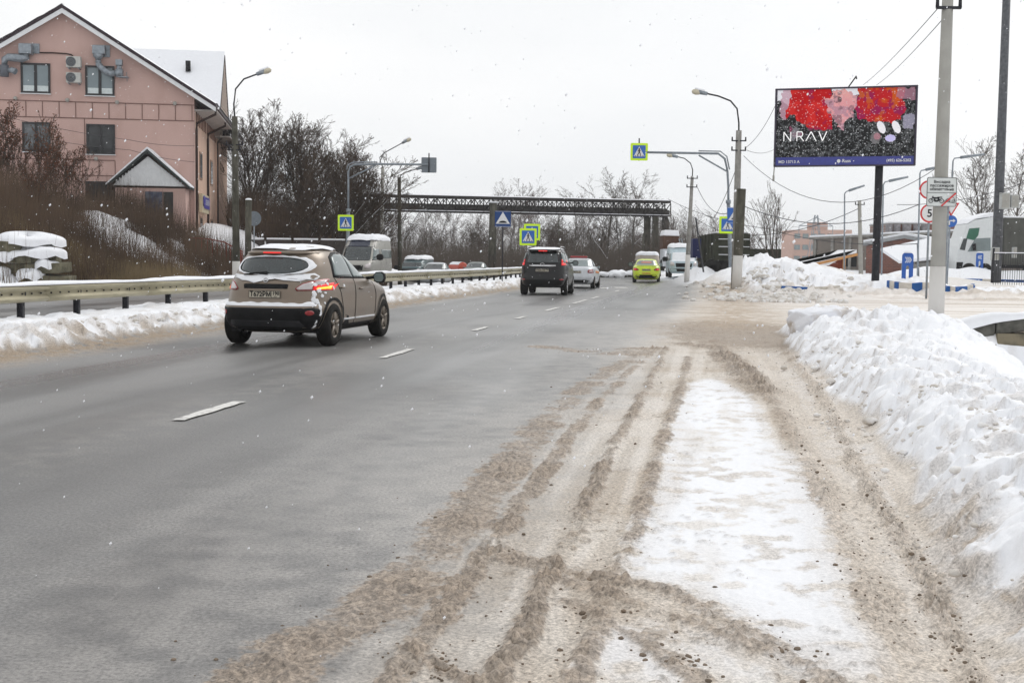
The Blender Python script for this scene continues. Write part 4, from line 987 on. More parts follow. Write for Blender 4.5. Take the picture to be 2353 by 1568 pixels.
    for i,(u,v) in enumerate(((155,952),(655,968),(1133,990),(1687,1000),(930,1532))):
        x,z=fp(u*s,v*s); a=T('wall_lamp',['leftmost','second from left','third from left','rightmost'][i]+' ball lamp above the panel band of the pink wall' if i<4 else 'ball lamp above the lower panel band beside the porch','lamp',W(x,-.16,z),rz,'ball lamps on the pink wall')
        k=MB(); k.lathe([(.001,-.11),(.07,-.09),(.11,0),(.09,.07),(.001,.11)],12,'z'); P('globe',k,conc_pale,a); k=MB(); k.cyl((0,.16,0),(0,.05,.03),.03,n=6); P('arm',k,dark_steel,a)
house()

# ------------------------------------------------------------------ bare trees
def prism_mesh(name, segs, m, sides=3):
    s = np.array(segs); p0=s[:,:3]; p1=s[:,3:6]; r0=s[:,6:7]; r1=s[:,7:8]
    d=p1-p0; d/=np.maximum(np.linalg.norm(d,axis=1,keepdims=True),1e-6)
    up=np.where(np.abs(d[:,2:3])>.9,np.array([[1.,0,0]]),np.array([[0,0,1.]])); x=np.cross(d,up); x/=np.linalg.norm(x,axis=1,keepdims=True); y=np.cross(d,x)
    vs=[]
    for p,r in ((p0,r0),(p1,r1)):
        for i in range(sides):
            a=2*math.pi*i/sides; vs.append(p+x*r*math.cos(a)+y*r*math.sin(a))
    V=np.stack(vs,1).reshape(-1,3); n=len(s); base=np.arange(n)[:,None]*2*sides
    f=[np.stack([base[:,0]+i,base[:,0]+(i+1)%sides,base[:,0]+sides+(i+1)%sides,base[:,0]+sides+i],1) for i in range(sides)]
    Fq=np.stack(f,1).reshape(-1,4)
    me=bpy.data.meshes.new(name); me.vertices.add(len(V)); me.vertices.foreach_set('co',V.ravel()); me.loops.add(Fq.size); me.loops.foreach_set('vertex_index',Fq.ravel().astype(np.int32))
    me.polygons.add(len(Fq)); me.polygons.foreach_set('loop_start',np.arange(0,Fq.size,4,dtype=np.int32)); me.polygons.foreach_set('loop_total',np.full(len(Fq),4,np.int32))
    me.polygons.foreach_set('use_smooth',np.ones(len(Fq),bool)); me.materials.append(m); me.update(); return me
def make_tree(seed, h=10, stems=1, spread=.6, lean=(0,0), up=.25, n1=13, n2=7, n3=6, n4=3, droop=0, r0=.16, tw=.011, start=.25):
    rd=random.Random(seed); wood=[]; fine=[]
    def go(p,d,l,r,lev,steps,nch,first):
        pts=[p]; seg=l/steps
        for i in range(steps):
            d=(d+Vector((rd.uniform(-1,1),rd.uniform(-1,1),rd.uniform(-1,1)))*(.10+.07*lev)+Vector((0,0,up if lev<3 else up*.5-droop))*.25*(lev>0)).normalized()
            q=p+d*seg; ra=max(tw,r*(1-i/steps*.8)); rb=max(tw*.8,r*(1-(i+1)/steps*.8))
            (wood if lev<=1 else fine).append((*p,*q,ra,rb))
            f0=i/steps; f1=(i+1)/steps
            if lev<4 and f1>first:
                k=nch*(f1-max(f0,first))/(1-first); k=int(k)+(rd.random()<k-int(k))
                for _ in range(k):
                    t=rd.random(); c=p+(q-p)*t; a=rd.uniform(0,2*math.pi); s=Vector((math.cos(a),math.sin(a),rd.uniform(-.1,.35)))
                    ang=spread*rd.uniform(.5,1.3)*(1 if lev<2 else .8); nd=(d*math.cos(ang)+(s-d*s.dot(d)).normalized()*math.sin(ang)).normalized()
                    fr=(f0+t/steps); cl=l*(.60,.62,.66,.62)[lev]*(1.15-fr*.7)*rd.uniform(.45,1.2)
                    go(c,nd,cl,max(tw,r*(1-fr*.8)*.42),lev+1,[7,6,5,4,3][lev+1],[0,n2,n3,n4,0][lev+1] if lev<3 else 0,.12)
            p=q
    for s in range(stems):
        a=rd.uniform(0,6.28); o=Vector((math.cos(a),math.sin(a),0))*(.25*(stems>1))
        d0=(Vector((lean[0],lean[1],1))+o*rd.uniform(.2,1.0)*(stems>1)).normalized()
        go(Vector((0,0,-.3))+o*rd.uniform(.2,1.2),d0,h*rd.uniform(.8,1.05),r0*rd.uniform(.7,1),0,9,n1,start)
    return wood,fine
def snow_segs(wood,thr=.035):
    out=[]
    for s in wood:
        p=Vector(s[:3]);q=Vector(s[3:6]);d=(q-p).normalized()
        if s[6]>thr and abs(d.z)<.93: o=Vector((0,0,s[6]*.55)); out.append((*(p+o),*(q+o),s[6]*.8,s[7]*.8))
    return out
KIND={}
def kind(name,mw,mf,**kw):
    wd,fn=make_tree(**kw); sn=snow_segs(wd+[f for f in fn if f[6]>.03])
    KIND[name]=(prism_mesh(name+'_trunk',wd,mw,5),prism_mesh(name+'_crown',fn,mf,3),prism_mesh(name+'_snow',sn,snow,4) if sn else None)
kind('dense1',bark,twig,seed=1,h=9,stems=4,spread=.55,lean=(.18,0),n1=9,n2=7,n3=5,n4=3,r0=.13,tw=.011,start=.12)
kind('dense2',bark,twig,seed=5,h=8.5,stems=5,spread=.6,lean=(.38,0),n1=8,n2=7,n3=5,n4=3,r0=.13,tw=.011,start=.15)
kind('tall1',bark_l,mat('grey_twig',(.12,.10,.085),.9,var=.3),seed=11,h=13,stems=1,spread=.75,n1=15,n2=6,n3=5,n4=3,r0=.22,tw=.013,start=.28)
kind('tall2',bark_l,MAT['grey_twig'],seed=12,h=13,stems=2,spread=.65,lean=(-.1,0),n1=11,n2=6,n3=5,n4=3,r0=.20,tw=.013,start=.3)
kind('birch',mat('birch_bark',(.30,.28,.26),.8,col2=(.08,.07,.06),vs=6),mat('birch_twig',(.13,.095,.085),.9),seed=21,h=13,stems=1,spread=.5,up=.35,n1=20,n2=6,n3=5,n4=2,r0=.14,tw=.010,droop=.55,start=.25)
kind('young',bark,MAT['grey_twig'],seed=31,h=8,stems=4,spread=.42,n1=8,n2=5,n3=3,n4=0,r0=.11,tw=.013,start=.15)
kind('scrub',bark,twig,seed=41,h=4.6,stems=6,spread=.6,n1=6,n2=6,n3=5,n4=2,r0=.05,tw=.014,start=.05)
def tree(k,x,y,z,rz,sc,name,label,group=None,sz=None):
    f=.70 if y<160 and x/y<.19 else (.74 if k=='young' else .86)
    t=T(name,label,'tree' if name!='shrub' else 'shrub',(x,y,z),rz,group); g=f+.14 if k!='young' else f+.04; t.scale=(sc*g,sc*g,sc*f)
    put('trunk',KIND[k][0],t); put('crown',KIND[k][1],t)
    if KIND[k][2]: put('branch_snow',KIND[k][2],t)
    return t
# the thicket left of the bridge: leaning, dense, snow along the limbs
TL=['leftmost bare tree of the dense leaning thicket, right behind the street lamp','dark dense tree with a snow-lined limb just right of the left street lamp','tall dense tree in the middle left of the thicket','bare tree with pale snowy trunk in the thicket','dense brown twiggy tree at the heart of the thicket','twiggy tree at the right shoulder of the thicket','leaning tree with snow-lined stems reaching towards the crossing gantry','rightmost leaning tree overhanging the end of the pipe bridge','low dense tree behind the crossing gantry pole','tall thin tree at the back left of the thicket by the house','back row tree seen over the top of the thicket','small bare tree between gantry and bridge pillars']
for i,(u,Y,k,sc,rz) in enumerate(((552,84,'dense1',.95,0),(600,80,'dense1',1.12,2),(655,82,'dense2',1.08,.2),(690,76,'dense2',1.0,6.2),(720,84,'dense1',1.18,4),(770,82,'dense1',1.1,1),(735,75,'dense2',1.12,.1),(790,77,'dense2',1.0,-.1),(820,86,'dense2',.78,.4),(575,95,'tall1',.85,0),(700,96,'tall2',.86,1),(850,124,'scrub',1.1,0))):
    p=A(u,560,Y); tree(k,p.x,p.y,gz(p.x,p.y)-.1,rz,sc,'bare_tree',TL[i],'trees of the dense roadside thicket')
# far wood across the end of the road
FW=[]
rd=random.Random(3)
for i in range(46):
    u=930+650*i/45+rd.uniform(-10,10); Y=rd.uniform(128,165); k=rd.choice(['tall1','tall2','dense1','birch','dense2','scrub','scrub']); sc=rd.uniform(.62,.82)*(1 if k in('tall1','tall2','birch') else 1.05)
    FW.append((u,Y,k,sc))
for i,(u,Y,k,sc) in enumerate(FW):
    p=A(u,600,Y); tree(k,p.x,p.y,-.4,rd.uniform(0,6),sc,'far_tree','bare grey tree in the far wood seen through and below the pipe bridge','trees of the far wood')
big=[(1130,140,'birch',1.02,'tall drooping birch rising above the bridge, just right of the middle pillar'),(1185,143,'birch',1.08,'tallest birch above the bridge left of centre'),(1235,150,'birch',1.0,'birch above the bridge between the tall birches and the hooked top'),(990,142,'birch',.86,'faint birch seen under the bridge above the oncoming cars'),(1030,150,'birch',.84,'second faint birch seen under the left span of the bridge'),(1325,138,'tall2',.92,'bare tree above the bridge, left of the great spreading tree'),(1395,120,'tall1',1.02,'great spreading bare tree behind the right span of the bridge'),(1445,124,'tall2',1.0,'great forked bare tree above the bridge near its right end'),(1490,130,'tall1',.88,'bare tree right of the forked tree, ending at the bridge tower'),(1545,112,'young',1.0,'thin bare tree behind the brown box truck'),(1640,118,'tall2',.62,'low bare tree behind the green timber truck'),(1590,116,'young',.9,'thin bare shrub-like tree behind the far street lamp')]
for u,Y,k,sc,lb in big:
    p=A(u,600,Y); tree(k,p.x,p.y,-.3,u*.7,sc,'bare_tree',lb)
for u,Y,k,sc,lb in ((1782,76,'young',.88,'slender many-stemmed bare tree standing alone left of the billboard pole'),(2245,96,'tall2',.86,'large bare tree behind the white lorry cab'),(2340,100,'tall1',.82,'bare tree at the right edge behind the tall steel pole'),(1725,128,'scrub',.9,'low hazy shrub left of the lone tree')):
    p=A(u,600,Y); tree(k,p.x,p.y,gz(p.x,p.y)-.1,u*.3,sc,'bare_tree',lb)
# russet leafy shrubs against the pink wall
def leafy(seed,h):
    wd,fn=make_tree(seed=seed,h=h,stems=6,spread=.5,n1=6,n2=5,n3=4,n4=0,r0=.04,tw=.011,start=.15)
    rd=random.Random(seed); m=MB()
    for s in fn:
        if rd.random()<.35:
            p=Vector(s[3:6])+Vector((rd.uniform(-.1,.1),)*3); a=Vector((rd.uniform(-1,1),rd.uniform(-1,1),rd.uniform(-1,1))).normalized()*.055; b=a.orthogonal().normalized()*.04
            m.add([p-a,p+b+a*.2,p+a,p-b+a*.2+a.cross(b)*4],[(0,1,2,3)])
    return prism_mesh('leafy_trunk',wd,bark,4),prism_mesh('leafy_twigs',fn,twig,3),m.mesh('leafy_leaves',mat('russet_leaf',(.13,.050,.026),.8,var=.4,vs=1))
LF=leafy(50,5.0)
for i,(u,Y,sc,lb) in enumerate(((20,57,1.0,'russet leafy shrub at the left edge before the pink wall'),(70,58,.95,'second russet shrub from the left edge, under the left window'),(120,56,.82,'russet shrub reaching the lower left window'),(165,59,.68,'lower russet shrub between the two lower windows'),(-20,55,1.0,'russet shrub cut by the left edge'),(95,52,.55,'small russet shrub in front of the others'))):
    p=A(u,600,Y); t=T('shrub',lb,'shrub',(p.x,p.y,gz(p.x,p.y)-.1),i*1.3,'russet shrubs before the pink wall'); t.scale=(sc*.88,sc*.88,sc*.82)
    put('stems',LF[0],t); put('twigs',LF[1],t); put('leaves',LF[2],t)

# undergrowth: stems too many to count
def stems(name,n,fx,m,h0,h1,r=.010,lean=.35):
    xs,ys,hs_=fx(n); z=terrain(xs,ys)[0]; n=len(xs)
    h=(h0+(h1-h0)*rng.random(n)**1.5)*hs_; a=rng.random(n)*6.28; l=rng.random(n)*lean*h
    b=np.stack([xs,ys,z-.1],1); tip=b+np.stack([np.cos(a)*l,np.sin(a)*l,h],1)
    V=[b+np.array([[r*math.cos(q),r*math.sin(q),0]]) for q in (0,2.09,4.19)]+[tip]
    V=np.stack(V,1).reshape(-1,3); base=np.arange(n)*4; Ft=np.stack([np.stack([base+i,base+(i+1)%3,base+3],1) for i in range(3)],1).reshape(-1,3)
    me=bpy.data.meshes.new(name); me.vertices.add(len(V)); me.vertices.foreach_set('co',V.ravel()); me.loops.add(Ft.size); me.loops.foreach_set('vertex_index',Ft.ravel().astype(np.int32))
    me.polygons.add(len(Ft)); me.polygons.foreach_set('loop_start',np.arange(0,Ft.size,3,dtype=np.int32)); me.polygons.foreach_set('loop_total',np.full(len(Ft),3,np.int32)); me.materials.append(m); me.update()
    return put(name,me,kind='stuff')
def hillpts(ymin,ymax,smin,smax,thr,sd):
    def fx(n):
        y=ymin+(ymax-ymin)*rng.random(n); s=smin+(smax-smin)*rng.random(n); x=LX(y)+s
        c=fbm(x,y,.35,3,sd); keep=(c>thr+rng.random(n)*.08)&(x/y>-.47)&((x/y<-.2)|(y>60))&~((x/y<-.335)&(y<45.5)&(rng.random(n)<.96)); return x[keep],y[keep],np.clip((c[keep]-thr)*5+.5,.4,1.3)
    return fx
us=mat('bramble',(.090,.060,.040),.95,var=.5,vs=.4); dg=mat('dry_grass',(.17,.125,.068),.95,var=.35,vs=.4)
o=stems('brambles',95000,hillpts(37,64,-33,-17.5,.43,201),us,.4,1.9); tag(o,'tangled dark brown brambles covering the snowy hill below the house','undergrowth')
o=stems('dry_grass',50000,hillpts(35,52,-26,-16.3,.44,205),dg,.3,.95,.009); tag(o,'dry tan grass and weeds at the foot of the hill','grass')
o=stems('hill_weeds',26000,hillpts(37,66,-33,-17,.12,209),us,.25,1.0,.007,.5); tag(o,'sparse thin weeds poking through the open snow of the hill','weeds')
def woodpts(n):
    y=108+40*rng.random(n); t=-.10+.26*rng.random(n); x=y*t; return x,y,np.ones(n)*(.5+.8*fbm(x,y,.2,2,9))
o=stems('far_undergrowth',26000,woodpts,mat('far_bramble',(.09,.07,.055),.95),1.0,4.2,.018,.45); tag(o,'grey brown undergrowth filling the foot of the far wood','undergrowth')
def woodpts2(n):
    y=76+24*rng.random(n); t=-.225+.125*rng.random(n); x=y*t; return x,y,np.ones(n)*(.5+.8*fbm(x,y,.2,2,9))
o=stems('thicket_undergrowth',20000,woodpts2,us,.8,3.6,.016,.4); tag(o,'dark undergrowth under the leaning thicket','undergrowth')

# ------------------------------------------------------------------ hill-foot things on the left
def slab_pile():
    p=A(70,600,44); z=gz(p.x,p.y)
    t=T('slab_pile','heap of old concrete slabs under thick rounded snow on the left hillside','rubble',(p.x,p.y,z-.2),.1)
    rd=random.Random(4); st=mat('mossy_slab',(.14,.13,.09),.9,var=.4,vs=4,bump=.4)
    for i in range(13):
        lv=i//4; w_=rd.uniform(.7,1.5)*(1-.08*lv); x=(-1.0+ (i%4)*.62)*(1-.12*lv)+rd.uniform(-.12,.12)
        k=MB(); k.box((x,rd.uniform(-.25,.15),.20+lv*.42),(w_+.2,1.4-.1*lv,.40),rd.uniform(-.25,.25)); o=P('slab',k,st,t,bevel=.03); o.rotation_euler=(rd.uniform(-.04,.04),rd.uniform(-.05,.05),0)
    def cap(x,z,rx,ry,rz_,y=0):
        k=MB(); vs=[]; n1,n2=22,8
        for a in range(n2+1):
            q=math.pi/2*a/n2
            for b in range(n1):
                s=2*math.pi*b/n1; r=math.sin(q)**.6*(1+.10*math.sin(3*s+x)+.06*math.sin(7*s)); vs.append((x+rx*r*math.cos(s),y+ry*r*math.sin(s),z+rz_*max(0,math.cos(q))**.7*(1+.3*math.sin(2.3*s+x*5))-(.10+.07*math.sin(5*s+z))*(a==n2)))
        k.add(vs,[(a*n1+b,a*n1+(b+1)%n1,(a+1)*n1+(b+1)%n1,(a+1)*n1+b) for a in range(n2) for b in range(n1)],True); P('snow_cap',k,snow,t)
    cap(-.10,1.62,1.25,.9,.36); cap(.30,1.16,1.05,.5,.26,-.55); cap(-.85,1.0,.55,.45,.24,-.55); cap(.75,.75,.45,.4,.24,-.6); cap(.2,.30,.5,.35,.26,-.8); cap(-.9,.45,.4,.3,.2,-.75)
    t.scale=(.93,1,.88)
slab_pile()
def snowcap(r,z,parent,x=0,y=0,m=snow):
    k=MB(); k.lathe([(r*1.04,z-.01),(r*1.0,z+.03),(r*.6,z+.07),(.001,z+.08)],14,'z',(x,y,0)); P('snow_cap',k,m,parent)

# ------------------------------------------------------------------ poles
def insulators(m, x, z, w_, n=2, y=0):
    m.box((x,y,z),(w_,.06,.05))
    for sg in (-1,1): m.cyl((x+sg*w_*.46,y,z),(x+sg*w_*.46,y,z+.16),.035,.03,n=6)
def lamp_pole(name,label,ub,Y,ut,vt,r0,r1,m,lamp=None,arms=(),white=None,group=None,cap=False,zb=None):
    b=A(ub,600,Y); z=gz(b.x,b.y) if zb is None else zb; top=A(ut,vt,Y)
    t=T(name,label,'street lamp' if lamp else 'pole',(b.x,b.y,z-.1),0,group); o=Vector((b.x,b.y,z-.1))
    k=MB(); k.cyl((0,0,0),top-o,r0,r1,n=14); P('pole',k,m,t)
    if white is not None:
        h=A(ub,white,Y).z-o.z; k=MB(); d=(top-o); f=h/d.z; k.cyl((0,0,0),d*f,r0*1.02+.003,r0*1.02-(r0-r1)*f+.003,n=14); P('painted_base',k,whitewash,t)
    for (v,w_) in arms:
        f=(A(ut,v,Y).z-o.z)/(top-o).z; c=(top-o)*f; k=MB(); insulators(k,c.x,c.z,w_); k.v=[(q[0],q[1]-r0*.5,q[2]) for q in k.v]; P('crossarm',k,dark_steel,t)
    if lamp:
        pts=[A(u,v,Y)-o for u,v in lamp['pts']]; k=MB(); k.tube(pts,lamp.get('r',.035),8); a=P('lamp_arm',k,dark_steel if lamp.get('dark',1) else steel,t)
        e=pts[-1]; d=(pts[-1]-pts[-2]).normalized(); L_=lamp.get('len',.7); k=MB()
        if lamp.get('led'):
            c=e+d*L_/2; k.cyl(e,e+d*L_,.07,.05,n=4); P('lamp_head',k,steel,t)
        else:
            k.cyl(e-d*.05,e+d*L_*.45,.08,.10,n=10); P('lamp_head',k,steel,t)
            k=MB(); c=e+d*L_*.62; vs=[]
            k.lathe([(.001,-.2),(.11,-.15),(.15,0),(.12,.14),(.001,.2)],12,'x'); g=P('lamp_bowl',k,mat('lamp_bowl',(.55,.50,.38),.3,var=.1),t); g.location=c-Vector((0,0,.03)); g.scale=(1,.8,.8); g.rotation_euler=(0,-math.atan2(d.z,d.x),0)
            k=MB(); k.cyl(e+d*L_*.1+Vector((0,0,.09)),e+d*L_*.7+Vector((0,0,.11)),.07,.05,n=8); P('lamp_snow',k,snow,t)
    if cap: snowcap(r1,(top-o).z,t,(top-o).x,(top-o).y)
    return t
lamp_pole('street_lamp','tall dark concrete lamp post at the corner of the pink house, white painted foot','lamp'and 543,55,539,268,.17,.12,conc_dark,{'pts':[(539,268),(537,240),(541,205),(560,182),(592,170)]},[(333,.75),(345,.5)],white=600)
lamp_pole('concrete_post','short thick post with snow on top beside the left street lamp','p'and 569,60,571,459,.15,.15,conc_dark,cap=True)
b=A(583,502,62); t=T('round_sign','round grey sign seen from behind, beside the short thick post','sign',(b.x,b.y,gz(b.x,b.y)))
k=MB(); k.cyl((0,0,b.z-t.location.z),(0,.02,b.z-t.location.z),.36,n=26,smooth=False); P('sign_plate',k,sign_back,t); k=MB(); k.cyl((0,.05,0),(0,.05,b.z-t.location.z+.3),.03); P('sign_post',k,steel,t)
lamp_pole('street_lamp','pale concrete lamp pole in front of the left bridge pillars','p'and 875,82,879,384,.13,.10,conc_pale,{'pts':[(879,384),(874,372),(872,362),(885,350),(925,328)],'r':.03})
lamp_pole('street_lamp','dark lamp pole right of the grey van, its lamp behind the sign back','p'and 919,78,917,408,.14,.11,conc_dark,{'pts':[(919,420),(920,404),(928,397),(958,388)],'r':.03})
lamp_pole('utility_pole','thin dark pole in the far wood above the white sedan','p'and 1476,112,1478,576-40,.09,.08,conc_dark)
lamp_pole('street_lamp','faint far lamp rising behind the middle of the bridge','p'and 1284,126,1284,500,.08,.06,conc_dark,{'pts':[(1284,500),(1283,494),(1268,486),(1255,484)],'r':.03})
lamp_pole('street_lamp','concrete lamp pole in front of the snowed-up van','p'and 1578,74,1590,405,.15,.09,concrete,{'pts':[(1590,408),(1591,390),(1586,375),(1572,364),(1555,360)],'r':.03},[(410,.62),(430,.62)],white=585)
t=lamp_pole('street_lamp','tall concrete lamp pole left of the billboard, double insulator arms','p'and 1689,54,1697,300,.17,.12,concrete,{'pts':[(1697,300),(1697,282),(1693,250),(1678,232),(1650,221),(1622,215)],'r':.035},[(324,.62),(346,.62)])
k=MB(); k.cyl((.14,0,8.0+.02),(.14,0,8.5),.14,.05,n=10)
lamp_pole('support_post','stout grey post with whitewashed foot leaning on the lamp pole left of the billboard','p'and 1693,53.4,1703,434,.20,.19,conc_dark,white=587)
t=lamp_pole('utility_pole','nearest concrete pole with two insulators on a crossarm and whitewashed foot, on the right bank','p'and 2154,24,2179,-60,.145,.098,conc_pale,None,[(20,.46)],white=612)
k=MB(); k.add([(0,0,0)]*0,[])
lamp_pole('steel_mast','tall dark steel mast at the right edge carrying grey cabinets','p'and 2289,75,2314,-60,.30,.22,mat('mast_dark',(.10,.105,.115),.5,.3,var=.3),None)
b=A(2306,463,74.6); mz=A(2306,600,75)
for (u,v,w_,h_,lb) in ((2303,462,.55,.95,'grey cabinet strapped to the tall steel mast'),(2325,463,.45,.75,'pale electric box beside the cabinet on the steel mast'),(2281,583,.42,.75,'small grey box on the thin pipe left of the steel mast'),(2325,583-3,.20,.62,'narrow pale box on the right side of the steel mast')):
    p=A(u,v,74.5); t=T('cabinet',lb,'electric box',(p.x,p.y-.3,p.z-h_/2),0,'boxes on the steel mast'); k=MB(); k.box((0,0,h_/2),(w_,.3,h_)); P('box',k,mat('cabinet_grey',(.42,.43,.42),.5),t,bevel=.015); k=MB(); k.box((0,-.155,h_/2),(w_*.8,.01,h_*.85)); P('door',k,conc_pale,t)
lamp_pole('pipe_post','thin dark pipe standing just left of the steel mast','p'and 2280,73,2283,570,.07,.07,dark_steel)
k=MB()
for (u,v,Y,r) in ((0,0,0,0),): pass
for (ub,Y,ut,vt,pts,lb,L_) in ((1940,66,1940,445,[(1940,445),(1944,440),(1950,438)],'slim grey lamp with flat bar head above the orange shed',.85),(2026,62,2029,424,[(2029,424),(2033,418),(2042,416)],'slim grey lamp with flat bar head just right of the billboard pole',.95),(2109,60,2113,398,[(2113,398),(2116,392),(2126,390)],'slim grey lamp partly behind the motorcycle plate',1.0),(2176,58,2189,370,[(2189,370),(2192,364),(2206,362)],'slim grey lamp just right of the nearest concrete pole',1.1)):
    lamp_pole('street_lamp',lb,ub,Y,ut,vt,.045,.035,steel,{'pts':pts,'r':.03,'led':1,'len':L_,'dark':0},group='slim lamps of the lorry park')
lamp_pole('utility_pole','leaning concrete pole between the orange shed and the billboard pole','p'and 1979,80,1974,461,.14,.11,conc_pale,None,[(470,.6)])
lamp_pole('thin_post','rusty dark post behind the billboard pole to its right','p'and 2112,66,2108,558,.05,.05,dark_steel)

def wire(pix,label,r=.012,sag=.6,n=18,cat='wire'):
    pts=[]
    for (u0,v0,y0),(u1,v1,y1) in zip(pix[:-1],pix[1:]):
        a=A(u0,v0,y0); b=A(u1,v1,y1)
        for i in range(n+(1)):
            f=i/n; p=a.lerp(b,f); p.z-=sag*4*f*(1-f); pts.append(p)
    c=pts[0].copy(); k=MB(); k.tube([p-c for p in pts],r,4); o=P('wire',k,wire_m); o.location=c; tag(o,label,cat,'overhead wires'); return o
wire([(1708,358,54),(2160,380,44)],'overhead wire from the lamp pole passing under the billboard to the near pole',sag=1.6)
wire([(1602,431,74),(1700,470,60),(2110,470,60)],'long wire sagging from the far lamp pole across below the billboard',.018,.9)
wire([(1560,470,110),(1700,540,80),(1974,478,80)],'lower wire from the bridge end to the leaning pole',.02,.5)
wire([(1534,457,116),(1760,525,90),(2108,560,66)],'lowest wire from the bridge end to the rusty post',.02,.4)
wire([(1712,340,54),(1783,238,54)],'wire slanting up from the lamp pole to the left corner of the billboard',.010,.25)
wire([(1983,195,54),(2154,20,24)],'thin wire from the billboard top up to the near pole insulator',.010,.1)
wire([(2013,196,54),(2165,45,24)],'second thin wire from the billboard top to the near pole',.010,.1)
wire([(1697,370,54),(1640,500,70),(1597,470,74)],'slack pair of wires looping left of the lamp pole',.014,.2)
wire([(1598,500,74),(1616,625,74)],'straight dark stay bracing the far lamp pole',.05,0)
wire([(1715,345,54),(1783,340,70)],'short wire running behind the billboard edge',.010,.2)
wire([(0,265,57),(300,322,64),(447,335,66)],'upper thin wire crossing the pink wall',.010,.1)
wire([(0,300,57),(300,345,64),(447,372,66)],'lower thin wire crossing the pink wall',.010,.1)
wire([(917,560,78),(965,485,110)],'dark cable slanting up from the dark lamp pole to the bridge',.03,0)
wire([(2060,470,66),(2352,420,60)],'wire running off right behind the near pole',.014,.3)
wire([(2240,460,75),(2352,415,60)],'pair of wires from the steel mast to the right edge',.014,.2)

# ------------------------------------------------------------------ pipe bridge
def bridge():
    a=A(826,447,111); b=A(1534,463,118); L_=(b-a).length; rz=math.atan2(b.y-a.y,b.x-a.x)
    t=T('pipe_bridge','dark steel lattice bridge carrying insulated pipes over the whole road','bridge',(a.x,a.y,0),rz)
    st=mat('bridge_steel',(.035,.03,.028),.7,.2,var=.3)
    zt=a.z; zb=A(826,483,111).z; zs=lambda x:(b.z-a.z)*x/L_
    k=MB(); 
    for y in (-.7,.7):
        pass; o=None
    P('top_chord',MB().add(*[[(0,-.78,zt-.18),(L_,-.78,zt-.18+zs(L_)),(L_,.78,zt-.18+zs(L_)),(0,.78,zt-.18),(0,-.78,zt+.04),(L_,-.78,zt+.04+zs(L_)),(L_,.78,zt+.04+zs(L_)),(0,.78,zt+.04)],[(0,1,2,3),(4,5,6,7),(0,1,5,4),(1,2,6,5),(2,3,7,6),(3,0,4,7)]]),st,t)
    P('bridge_snow',MB().add(*[[(0,-.80,zt+.045),(L_,-.80,zt+.045+zs(L_)),(L_,.8,zt+.045+zs(L_)),(0,.8,zt+.045),(0,-.7,zt+.12),(L_,-.7,zt+.12+zs(L_)),(L_,.7,zt+.12+zs(L_)),(0,.7,zt+.12)],[(4,5,6,7),(0,1,5,4),(1,2,6,5),(2,3,7,6),(3,0,4,7)]]),snow,t)
    for y in (-.75,.75):
        for zz in (zb,zb+.0):
            pass
        k=MB(); k.tube([(0,y,zb),(L_,y,zb+zs(L_))],.06,4); P('bottom_chord',k,st,t)
        k=MB(); k.tube([(0,y-.02,zb+.08),(L_,y-.02,zb+.08+zs(L_))],.035,4); P('chord_snow',k,snow,t)
        n=34
        for i in range(n+1):
            x=L_*i/n; k=MB(); k.cyl((x,y,zb+zs(x)),(x,y,zt-.2+zs(x)),.05,n=4); P('lattice_post',k,st,t)
            if i<n:
                x2=L_*(i+1)/n; k=MB(); k.cyl((x,y,zb+zs(x)) if i%2 else (x,y,zt-.2+zs(x)),(x2,y,zt-.2+zs(x2)) if i%2 else (x2,y,zb+zs(x2)),.045,n=4); P('lattice_brace',k,st,t); k=MB(); k.cyl((x,y+.03,zt-.2+zs(x)) if i%2 else (x,y+.03,zb+zs(x)),(x2,y+.03,zb+zs(x2)) if i%2 else (x2,y+.03,zt-.2+zs(x2)),.03,n=4); P('lattice_brace',k,st,t)
    ins=mat('pipe_lagging',(.055,.05,.045),.8,var=.5,vs=1.5,bump=.5,bs=5)
    for y,r,dz in ((-.25,.24,.34),(.4,.17,.30),(.15,.09,.62)):
        k=MB(); k.tube([(L_*i/10,y,zb+dz+zs(L_*i/10)) for i in range(11)],r,10); P('pipe',k,ins,t)
    k=MB(); k.tube([(.4,-.25,zb+.42),(-.1,-.25,zb+.1),(-.3,-.25,zb-.6),(-.3,-.25,-.5)],.42,12); P('down_pipe',k,ins,t)
    k=MB(); k.tube([(L_-1.2,-.25,zb+.5+zs(L_)),(L_-.5,-.25,zb+.3+zs(L_)),(L_-.3,-.25,zb-.4+zs(L_)),(L_-.3,-.25,-.5)],.34,12); P('down_pipe',k,ins,t)
    for (u,w_,dy,Y) in ((845,.26,.6,112),(872,.28,.9,112),(1495,.32,.6,117),(1508,.30,-.2,117)):
        p=A(u,600,Y); x=(p-Vector((a.x,a.y,p.z))).length; k=MB(); k.cyl((x,dy,-.5),(x,dy,zb+zs(x)-.02),w_,n=10); P('pillar',k,conc_dark,t)
    p=A(1126,600,113.2); x=math.hypot(p.x-a.x,p.y-a.y); k=MB(); k.cyl((x,-1.15,-.5),(x+.1,-1.15,zt-.5),.36,.32,n=14); P('pillar',k,conc_dark,t)
    k=MB(); k.box((x+.1,-1.15,zt-.45),(.8,.75,.12)); P('pillar_cap',k,snow,t)
bridge()

